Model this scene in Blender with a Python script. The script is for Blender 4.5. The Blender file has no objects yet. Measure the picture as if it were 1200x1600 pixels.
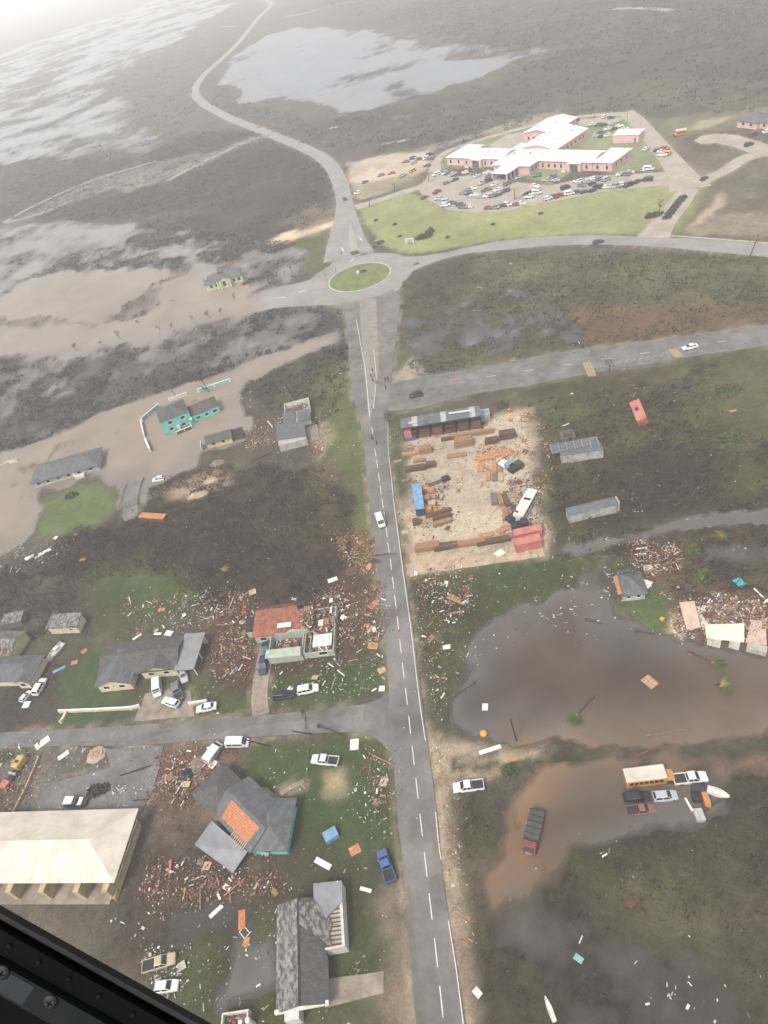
import bpy, math, random
import numpy as np
from mathutils import Vector, Matrix
random.seed(7); rng = np.random.default_rng(7)
SC = bpy.context.scene
COL = SC.collection
# ------------------------------------------------------------------ camera
F_PX, PITCH, ROLL, CAM_H = 1083.0, math.radians(40.88), math.radians(15.6), 120.0
cp, sp, cr, sr = math.cos(PITCH), math.sin(PITCH), math.cos(ROLL), math.sin(ROLL)
FWD = Vector((0, cp, -sp)); RGT = Vector((1, 0, 0)); DWN = Vector((0, -sp, -cp))
EU = RGT*cr + DWN*sr; EV = RGT*(-sr) + DWN*cr
cam_d = bpy.data.cameras.new('camera'); cam = bpy.data.objects.new('camera', cam_d); COL.objects.link(cam)
cam.matrix_world = Matrix(((EU.x, -EV.x, -FWD.x, 0), (EU.y, -EV.y, -FWD.y, 0), (EU.z, -EV.z, -FWD.z, CAM_H), (0, 0, 0, 1)))
cam_d.sensor_fit = 'VERTICAL'; cam_d.sensor_height = 24.0; cam_d.lens = 24.0*F_PX/1600.0
cam_d.clip_start = 0.05; cam_d.clip_end = 60000
SC.camera = cam
# ------------------------------------------------------------------ sky, sun, exposure
SUN_AZ, SUN_EL = math.radians(-140), math.radians(55)      # azimuth from +Y, east positive
world = bpy.data.worlds.new('World'); SC.world = world; world.use_nodes = True
wn = world.node_tree.nodes; wl = world.node_tree.links; wn.clear()
wo = wn.new('ShaderNodeOutputWorld'); wb = wn.new('ShaderNodeBackground'); ws = wn.new('ShaderNodeTexSky'); wh = wn.new('ShaderNodeHueSaturation')
ws.sky_type = 'NISHITA'; ws.sun_disc = False; ws.sun_elevation = SUN_EL; ws.sun_rotation = SUN_AZ
ws.air_density = 1.0; ws.dust_density = 3.0; ws.ozone_density = 1.0
wh.inputs['Saturation'].default_value = 0.16
wb.inputs['Strength'].default_value = 0.13
wl.new(ws.outputs[0], wh.inputs['Color']); wl.new(wh.outputs[0], wb.inputs['Color']); wl.new(wb.outputs[0], wo.inputs['Surface'])
sun_d = bpy.data.lights.new('sun', 'SUN'); sun = bpy.data.objects.new('sun', sun_d); COL.objects.link(sun)
sun_d.energy = 1.5; sun_d.angle = math.radians(13); sun_d.color = (1.0, 0.92, 0.82)
sdir = Vector((math.sin(SUN_AZ)*math.cos(SUN_EL), math.cos(SUN_AZ)*math.cos(SUN_EL), math.sin(SUN_EL)))
sun.rotation_euler = sdir.to_track_quat('Z', 'Y').to_euler(); sun.location = (-300, 300, 600)
SC.view_settings.view_transform = 'Standard'; SC.view_settings.look = 'None'
SC.view_settings.exposure = 1.1; SC.view_settings.gamma = 1.0; SC.view_settings.use_curve_mapping = False
SC.cycles.use_denoising = True
SC.cycles.max_bounces = 5; SC.cycles.diffuse_bounces = 2; SC.cycles.glossy_bounces = 2; SC.cycles.volume_bounces = 1
HAZE_DENSITY, HAZE_ANISO = 0.00046, 0.0

# ------------------------------------------------------------------ helpers
def S(r, g, b, k=1.0):
    k *= .78
    f = lambda c: (c/12.92 if c <= .04045 else ((c+.055)/1.055)**2.4)*k
    return (f(r/255.), f(g/255.), f(b/255.))
def G(x, y, z=0.0):
    "a point of the ground plan (height z) from where it is seen in the photograph"
    u, v = x-600, y-800
    u, v = u*cr - v*sr, u*sr + v*cr
    t = (CAM_H - z)/(F_PX*sp + v*cp)
    return (u*t, (F_PX*cp - v*sp)*t)
def PX(X, Y, Z=0.0):
    d = np.stack([np.asarray(X, float), np.asarray(Y, float), np.zeros_like(np.asarray(X, float))+Z-CAM_H])
    z = d[1]*cp - d[2]*sp
    return 600+F_PX*(d[0]*EU.x+d[1]*EU.y+d[2]*EU.z)/z, 800+F_PX*(d[0]*EV.x+d[1]*EV.y+d[2]*EV.z)/z
def tag(o, label=None, cat=None, group=None, kind=None):
    if label: o['label'] = label
    if cat: o['category'] = cat
    if group: o['group'] = group
    if kind: o['kind'] = kind
    return o
def empty(name, loc=(0, 0, 0), rz=0.0):
    o = bpy.data.objects.new(name, None); o.empty_display_size = .3; COL.objects.link(o)
    o.location = loc; o.rotation_euler = (0, 0, rz); return o
MATS = {}
def M(k): return MATS[k]
def mat(key, col, col2=None, scale=1.5, rough=.8, metal=0.0, lo=.35, hi=.65, detail=5, stretch=(1, 1, 1), bump=0.0, bscale=8.0, spec=.4, world_co=False, fine=.12):
    m = bpy.data.materials.new(key); m.use_nodes = True; MATS[key] = m
    nt = m.node_tree; b = nt.nodes['Principled BSDF']
    b.inputs['Roughness'].default_value = rough; b.inputs['Metallic'].default_value = metal
    b.inputs['Specular IOR Level'].default_value = spec
    tc = nt.nodes.new('ShaderNodeTexCoord'); mp = nt.nodes.new('ShaderNodeMapping'); mp.inputs['Scale'].default_value = stretch
    if world_co:
        ge = nt.nodes.new('ShaderNodeNewGeometry'); nt.links.new(ge.outputs['Position'], mp.inputs[0])
    else:
        oi = nt.nodes.new('ShaderNodeObjectInfo'); ad = nt.nodes.new('ShaderNodeVectorMath'); ad.operation = 'ADD'
        ml = nt.nodes.new('ShaderNodeVectorMath'); ml.operation = 'SCALE'; ml.inputs[0].default_value = (37, 53, 11)
        nt.links.new(oi.outputs['Random'], ml.inputs['Scale'])
        nt.links.new(tc.outputs['Object'], ad.inputs[0]); nt.links.new(ml.outputs[0], ad.inputs[1]); nt.links.new(ad.outputs[0], mp.inputs[0])
    n = nt.nodes.new('ShaderNodeTexNoise'); n.inputs['Scale'].default_value = scale; n.inputs['Detail'].default_value = detail; n.inputs['Roughness'].default_value = .62
    nt.links.new(mp.outputs[0], n.inputs['Vector'])
    r = nt.nodes.new('ShaderNodeValToRGB'); r.color_ramp.elements[0].position = lo; r.color_ramp.elements[1].position = hi
    c2 = col2 if col2 is not None else tuple(c*.78 for c in col)
    r.color_ramp.elements[0].color = (*col, 1); r.color_ramp.elements[1].color = (*c2, 1)
    nt.links.new(n.outputs['Fac'], r.inputs[0])
    n2 = nt.nodes.new('ShaderNodeTexNoise'); n2.inputs['Scale'].default_value = bscale; n2.inputs['Detail'].default_value = 4
    nt.links.new(mp.outputs[0], n2.inputs['Vector'])
    mr = nt.nodes.new('ShaderNodeMapRange'); mr.inputs[1].default_value = .3; mr.inputs[2].default_value = .7; mr.inputs[3].default_value = 1-fine; mr.inputs[4].default_value = 1+fine
    nt.links.new(n2.outputs['Fac'], mr.inputs[0])
    vm = nt.nodes.new('ShaderNodeVectorMath'); vm.operation = 'SCALE'
    nt.links.new(r.outputs[0], vm.inputs[0]); nt.links.new(mr.outputs[0], vm.inputs['Scale']); nt.links.new(vm.outputs[0], b.inputs['Base Color'])
    if bump:
        bp = nt.nodes.new('ShaderNodeBump'); bp.inputs['Strength'].default_value = bump; bp.inputs['Distance'].default_value = .05
        nt.links.new(n2.outputs['Fac'], bp.inputs['Height']); nt.links.new(bp.outputs[0], b.inputs['Normal'])
    return m
def attr_mat(key, attr, rough=.95):
    m = bpy.data.materials.new(key); m.use_nodes = True; MATS[key] = m
    nt = m.node_tree; b = nt.nodes['Principled BSDF']; b.inputs['Roughness'].default_value = rough; b.inputs['Specular IOR Level'].default_value = .2
    a = nt.nodes.new('ShaderNodeAttribute'); a.attribute_name = attr
    nt.links.new(a.outputs['Color'], b.inputs['Base Color']); return m
class MB:
    "collects shapes into one mesh"
    def __init__(s): s.v = []; s.f = []; s.m = []
    def add(s, vs, fs, mi=0):
        k = len(s.v); s.v += [tuple(v) for v in vs]; s.f += [tuple(i+k for i in f) for f in fs]; s.m += [mi]*len(fs); return s
    def box(s, a, b, mi=0, rot=None, at=None):
        x0, y0, z0 = a; x1, y1, z1 = b
        vs = [(x0,y0,z0),(x1,y0,z0),(x1,y1,z0),(x0,y1,z0),(x0,y0,z1),(x1,y0,z1),(x1,y1,z1),(x0,y1,z1)]
        if rot is not None: vs = [tuple(rot @ Vector(v)) for v in vs]
        if at is not None: vs = [(v[0]+at[0], v[1]+at[1], v[2]+at[2]) for v in vs]
        return s.add(vs, [(0,3,2,1),(4,5,6,7),(0,1,5,4),(1,2,6,5),(2,3,7,6),(3,0,4,7)], mi)
    def slab(s, vs, fs, t, mi=0):
        "faces (counter-clockwise from above) with thickness t downwards"
        k = len(s.v); n = len(vs); s.v += [tuple(v) for v in vs] + [(v[0], v[1], v[2]-t) for v in vs]
        ed = {}
        for f in fs:
            s.f.append(tuple(i+k for i in f)); s.f.append(tuple(i+k+n for i in reversed(f))); s.m += [mi, mi]
            for a, b in zip(f, f[1:]+f[:1]): ed[(a, b)] = 1
        for a, b in ed:
            if (b, a) not in ed: s.f.append((a+k, a+k+n, b+k+n, b+k)); s.m.append(mi)
        return s
    def tube(s, pts, rad, n=6, mi=0, cap=True):
        pts = [Vector(p) for p in pts]; rings = []
        for i, p in enumerate(pts):
            d = (pts[min(i+1, len(pts)-1)] - pts[max(i-1, 0)])
            if d.length < 1e-6: d = Vector((0, 0, 1))
            d.normalize(); a = d.cross(Vector((0, 0, 1)) if abs(d.z) < .9 else Vector((1, 0, 0))).normalized(); b = d.cross(a)
            r = rad[i] if isinstance(rad, (list, tuple)) else rad
            rings.append([p + a*(r*math.cos(2*math.pi*j/n)) + b*(r*math.sin(2*math.pi*j/n)) for j in range(n)])
        vs = [v for r in rings for v in r]; fs = []
        for i in range(len(pts)-1):
            for j in range(n): fs.append((i*n+j, i*n+(j+1) % n, (i+1)*n+(j+1) % n, (i+1)*n+j))
        if cap: fs.append(tuple(reversed(range(n)))); fs.append(tuple(range((len(pts)-1)*n, len(pts)*n)))
        return s.add(vs, fs, mi)
    def loft(s, secs, mi=0):
        "secs: (x, zb, zt, hw) rear to front, chamfered car sections"
        vs = []
        for x, zb, zt, hw in secs:
            c = min(.14, (zt-zb)*.35)
            h = [(hw*.9, zb), (hw, zb+c), (hw, zt-c), (hw*.88, zt)]
            vs += [(x, y, z) for y, z in h] + [(x, -y, z) for y, z in reversed(h)]
        fs = []
        for i in range(len(secs)-1):
            for j in range(8): fs.append((i*8+j, (i+1)*8+j, (i+1)*8+(j+1) % 8, i*8+(j+1) % 8))
        fs.append(tuple(range(8))); fs.append(tuple(reversed(range((len(secs)-1)*8, len(secs)*8))))
        return s.add(vs, fs, mi)
    def mesh(s, name, mats):
        me = bpy.data.meshes.new(name); me.from_pydata(s.v, [], s.f)
        for k in (mats if isinstance(mats, (list, tuple)) else [mats]): me.materials.append(MATS[k])
        if any(s.m): me.polygons.foreach_set('material_index', s.m)
        me.update(); return me
    def build(s, name, mats, parent=None, loc=None, rz=0.0):
        return link(name, s.mesh(name, mats), parent, loc, rz)
def link(name, me, parent=None, loc=None, rz=0.0):
    o = bpy.data.objects.new(name, me); COL.objects.link(o)
    if parent is not None: o.parent = parent
    if loc is not None: o.location = loc
    if rz: o.rotation_euler = (0, 0, rz)
    return o
def copy_tree(o, parent=None):
    c = o.copy(); COL.objects.link(c); c.parent = parent
    for ch in list(o.children): copy_tree(ch, c)
    return c
# noise for the terrain
def _h(ix, iy, seed):
    h = (ix.astype(np.int64)*374761393 + iy.astype(np.int64)*668265263 + seed*974634777) & 0xffffffff
    h = ((h ^ (h >> 13))*1274126177) & 0xffffffff
    return ((h ^ (h >> 16)) & 0xffff)/65535.0
def vnoise(x, y, seed):
    ix = np.floor(x); iy = np.floor(y); fx = x-ix; fy = y-iy; fx = fx*fx*(3-2*fx); fy = fy*fy*(3-2*fy)
    return (_h(ix, iy, seed)*(1-fx)+_h(ix+1, iy, seed)*fx)*(1-fy) + (_h(ix, iy+1, seed)*(1-fx)+_h(ix+1, iy+1, seed)*fx)*fy
def fbm(x, y, size, octv=4, seed=1, gain=.5):
    "about -1..1, size in metres"
    s = 0; a = 1; t = 0; q = 1.0/size
    for i in range(octv):
        c, d = math.cos(.7*i+.3), math.sin(.7*i+.3)
        s = s + a*(vnoise((x*c-y*d)*q+31.7*i, (x*d+y*c)*q-17.3*i, seed+i)*2-1); t += a; a *= gain; q *= 2.03
    return s/t*1.5
def inside(poly, X, Y):
    r = np.zeros(X.shape, bool); n = len(poly)
    for i in range(n):
        x0, y0 = poly[i]; x1, y1 = poly[(i+1) % n]
        if y0 == y1: continue
        c = ((Y >= y0) != (Y >= y1)) & (X < (x1-x0)*(Y-y0)/(y1-y0)+x0)
        r ^= c
    return r
def sdist(poly, X, Y):
    "signed distance, positive inside"
    d = np.full(X.shape, 1e18); n = len(poly)
    for i in range(n):
        x0, y0 = poly[i]; x1, y1 = poly[(i+1) % n]; dx, dy = x1-x0, y1-y0; L = dx*dx+dy*dy+1e-9
        t = np.clip(((X-x0)*dx+(Y-y0)*dy)/L, 0, 1)
        d = np.minimum(d, (X-x0-t*dx)**2+(Y-y0-t*dy)**2)
    return np.where(inside(poly, X, Y), 1, -1)*np.sqrt(d)
def zmask(pts, X, Y, soft, warp, seed=3, pre=None):
    poly = [G(*p) for p in pts]; px = [p[0] for p in poly]; py = [p[1] for p in poly]; pad = soft+warp*2+5
    m = np.zeros(X.shape)
    k = (X > min(px)-pad) & (X < max(px)+pad) & (Y > min(py)-pad) & (Y < max(py)+pad)
    if not k.any(): return m
    x, y = X[k], Y[k]
    if warp:
        wx = fbm(x, y, warp*3, 4, seed)*warp; wy = fbm(x, y, warp*3, 4, seed+50)*warp
        x, y = x+wx, y+wy
    m[k] = np.clip(sdist(poly, x, y)/max(soft, .01)*.5+.5, 0, 1)
    return m*m*(3-2*m)
def catmull(pts, n=6):
    P = [np.array(p, float) for p in pts]; P = [2*P[0]-P[1]] + P + [2*P[-1]-P[-2]]; out = []
    for i in range(1, len(P)-2):
        for k in range(n):
            t = k/n
            out.append(.5*((2*P[i])+(-P[i-1]+P[i+1])*t+(2*P[i-1]-5*P[i]+4*P[i+1]-P[i+2])*t*t+(-P[i-1]+3*P[i]-3*P[i+1]+P[i+2])*t**3))
    out.append(P[-2]); return out
# ------------------------------------------------------------------ materials
mat('asphalt', S(156,150,145,.6), S(118,113,108,.56), scale=.09, rough=.8, bscale=1.5, fine=.10, world_co=True, bump=.1)
mat('asphalt_old', S(150,147,143,.62), S(112,109,106,.62), scale=.16, rough=.75, bscale=1.2, fine=.16, world_co=True)
mat('asphalt_pale', S(176,172,166,.66), S(152,148,142,.66), scale=.08, rough=.8, bscale=.8, fine=.1, world_co=True)
mat('asphalt_dusty', S(176,164,150,.62), S(150,142,134,.6), scale=.3, rough=.85, bscale=1.2, fine=.18, world_co=True)
mat('concrete', S(196,184,170,.7), S(172,160,146,.7), scale=.15, rough=.85, bscale=1.0, fine=.1, world_co=True)
mat('concrete_small', S(178,164,148,.7), S(140,128,114,.7), scale=.5, rough=.85, fine=.14)
mat('kerb', S(214,208,196,.75), S(176,168,154,.7), scale=.8, rough=.85)
mat('paint_white', S(232,228,222,.85), S(180,176,170,.7), scale=2.5, rough=.7, lo=.5, hi=.75, world_co=True)
mat('paint_yellow', S(206,176,112,.66), S(164,152,128,.6), scale=2.0, rough=.7, world_co=True)
mat('sand', S(210,188,160,.74), S(180,158,132,.66), scale=.5, rough=.95, bscale=3, fine=.2)
# buildings
mat('roof_grey', S(104,102,100,.75), S(82,80,79,.7), scale=.9, stretch=(1,2.2,1), rough=.9, bscale=3, fine=.25, bump=.3)
mat('roof_worn', S(88,84,82,.7), S(160,152,148,.75), scale=1.1, stretch=(1.6,.8,1), rough=.9, lo=.42, hi=.6, bscale=4, fine=.22, bump=.3)
mat('roof_felt', S(158,160,163,.75), S(140,142,146,.72), scale=.5, rough=.85, bscale=2, fine=.06)
mat('roof_slate', S(118,120,122,.75), S(92,94,97,.7), scale=.8, stretch=(2,.7,1), rough=.88, bscale=3, fine=.2)
mat('roof_white', S(246,244,240,.82), S(228,226,224,.76), scale=.12, rough=.55, bscale=1.5, fine=.04)
mat('roof_cream', S(240,230,214,.71), S(218,206,190,.65), scale=.28, rough=.6, bscale=1.2, fine=.06, lo=.4, hi=.75)
mat('roof_red', S(176,108,80,.72), S(120,84,70,.62), scale=.9, rough=.8, bscale=3, fine=.25, lo=.42, hi=.66)
mat('tar', S(70,68,68,.7), S(50,48,48,.6), scale=1, rough=.9)
mat('wall_cream', S(228,218,184,.85), S(206,194,158,.8), scale=1.2, rough=.85)
mat('wall_white', S(226,222,214,.85), S(196,190,180,.8), scale=.8, rough=.85)
mat('wall_grey', S(196,194,184,.8), S(166,162,150,.75), scale=.8, rough=.85)
mat('wall_sage', S(192,200,186,.8), S(168,176,160,.75), scale=.9, rough=.85)
mat('wall_teal', S(112,214,200,.8), S(92,190,178,.8), scale=.9, rough=.8)
mat('wall_mint', S(150,204,190,.8), S(126,180,166,.75), scale=.9, rough=.8)
mat('wall_yellow', S(224,216,150,.82), S(200,190,130,.8), scale=.9, rough=.85)
mat('wall_lime', S(214,222,164,.82), S(194,200,146,.8), scale=.9, rough=.85)
mat('wall_pink', S(236,194,188,.85), S(224,178,172,.82), scale=.3, rough=.85)
mat('wall_ochre', S(214,194,148,.76), S(184,164,124,.7), scale=1.0, rough=.85)
mat('trim', S(240,238,232,.88), S(214,210,202,.82), scale=2, rough=.7)
mat('glass', S(52,54,58,.7), S(34,36,40,.7), scale=.8, rough=.12, spec=.5)
mat('glass_car', S(44,48,54,.6), S(30,33,38,.6), scale=.8, rough=.08, spec=.5)
mat('shutter', S(120,112,104,.7), S(96,88,80,.7), scale=2, rough=.8)
mat('plywood', S(216,162,116,.76), S(180,124,86,.68), scale=1.2, stretch=(1,3,1), rough=.85, lo=.4, hi=.62)
mat('plank_orange', S(222,150,104,.76), S(176,106,72,.68), scale=1.6, stretch=(1,6,1), rough=.85, lo=.42, hi=.62)
mat('timber', S(188,148,110,.72), S(150,114,84,.66), scale=1.4, stretch=(1,8,8), rough=.9)
mat('timber_dark', S(126,96,72,.7), S(92,70,54,.65), scale=1.4, stretch=(1,8,8), rough=.92)
mat('timber_grey', S(150,140,128,.7), S(118,108,98,.65), scale=1.4, stretch=(1,8,8), rough=.92)
mat('wood_red', S(146,96,78,.68), S(110,72,60,.62), scale=1.5, rough=.92)
mat('wood_pale', S(214,190,160,.78), S(178,154,126,.72), scale=1.5, rough=.9)
mat('panel_white', S(240,238,234,.88), S(206,202,196,.8), scale=1.6, rough=.7, lo=.45, hi=.75)
mat('panel_pink', S(224,196,180,.8), S(204,174,158,.75), scale=.8, rough=.8)
mat('panel_cream', S(246,230,212,.88), S(226,208,190,.82), scale=.8, rough=.75)
mat('sheet_turq', S(84,204,216,.8), S(70,180,196,.75), scale=1.2, rough=.6)
mat('sheet_blue', S(134,180,210,.78), S(104,152,188,.72), scale=.8, rough=.6, bscale=3, fine=.15)
mat('sheet_dkblue', S(64,92,124,.6), S(48,70,98,.55), scale=.8, rough=.65)
mat('metal_grey', S(140,144,148,.7), S(108,112,116,.65), scale=.6, stretch=(1,4,1), rough=.5, metal=.25, lo=.4, hi=.6)
mat('metal_pale', S(196,196,190,.8), S(150,148,140,.7), scale=.9, rough=.55, metal=.1, lo=.45, hi=.68)
mat('metal_dark', S(60,58,58,.6), S(42,40,40,.6), scale=1, rough=.6)
mat('rust', S(128,80,62,.7), S(92,60,50,.65), scale=1.2, rough=.9)
mat('cont_red', S(214,134,120,.8), S(190,112,98,.72), scale=.7, rough=.65)
mat('bark', S(98,84,70,.7), S(74,62,52,.65), scale=3, stretch=(1,1,.3), rough=.95)
mat('pole_wood', S(72,62,54,.6), S(54,46,40,.6), scale=2, stretch=(1,1,.2), rough=.95)
mat('frond', S(118,128,74,.6), S(92,104,58,.55), scale=1.5, rough=.75)
mat('frond_dry', S(196,164,72,.7), S(160,128,58,.65), scale=1.5, rough=.8)
mat('leaf', S(112,122,76,.66), S(84,96,56,.6), scale=1.0, rough=.85)
mat('hedge', S(90,98,68,.6), S(66,74,50,.52), scale=1.0, rough=.9)
mat('rubble', S(170,152,134,.7), S(120,106,94,.65), scale=2.0, rough=.95)
# vehicles
for k, c in dict(white=(238,238,236), silver=(190,192,194), grey=(128,130,132), black=(44,45,48), red=(168,52,50), maroon=(112,52,54), navy=(48,62,96), blue=(82,104,168), teal=(62,120,132), green=(52,76,66), tan=(196,182,148), orange=(212,152,84), rustred=(140,96,88), cream=(224,214,180), yellow=(210,176,98), truckred=(132,72,58)).items():
    c = S(*c, .85); mat('car_'+k, c, tuple(x*.86 for x in c), scale=1.2, rough=.32, spec=.5, fine=.05)
mat('tyre', S(38,37,36,.6), S(52,48,44,.6), scale=3, rough=.9)
mat('rim', S(150,150,150,.6), S(110,110,110,.6), scale=3, rough=.4, metal=.5)
mat('lamp_clear', S(226,226,220,.8), S(200,200,196,.8), scale=4, rough=.2)
mat('lamp_red', S(150,36,30,.7), S(120,26,22,.7), scale=4, rough=.25)
mat('bedliner', S(50,50,54,.6), S(72,68,66,.6), scale=2, rough=.9)
mat('tarp', S(98,98,100,.6), S(78,78,80,.6), scale=1, rough=.85)
mat('frame_black', (.0012,.0012,.0014), (.0020,.0020,.0022), scale=12, rough=.7, fine=.2, spec=.06)
mat('frame_grey', (.006,.0068,.007), (.004,.0045,.005), scale=9, rough=.6, spec=.12, fine=.15, bscale=60)
mat('frame_pale', (.022,.025,.027), (.014,.016,.018), scale=14, rough=.6, spec=.15, fine=.2)
mat('frame_seal', (.02,.019,.018), (.012,.012,.012), scale=20, rough=.7, spec=.15)
mat('screw', (.02,.018,.017), (.012,.012,.012), scale=30, rough=.45, metal=.4)
mat('skin', S(110,78,60,.7), rough=.7); mat('cloth_dark', S(58,58,66,.6), rough=.9); mat('cloth_blue', S(70,86,120,.7), rough=.9); mat('cloth_red', S(140,62,56,.7), rough=.9); mat('cloth_white', S(206,204,200,.8), rough=.9); mat('hair', S(30,26,24,.6), rough=.8)
mat('plastic_yellow', S(236,170,50,.85), S(210,150,50,.8), scale=2, rough=.5)
mat('hull_white', S(236,232,224,.88), S(206,200,190,.8), scale=1.2, rough=.4)
attr_mat('litter', 'tint', .85); attr_mat('twigs', 'tint', .97)

# ------------------------------------------------------------------ land cover (all places given as seen on the ground)
SCRUB = S(112,103,90,.62)
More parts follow.
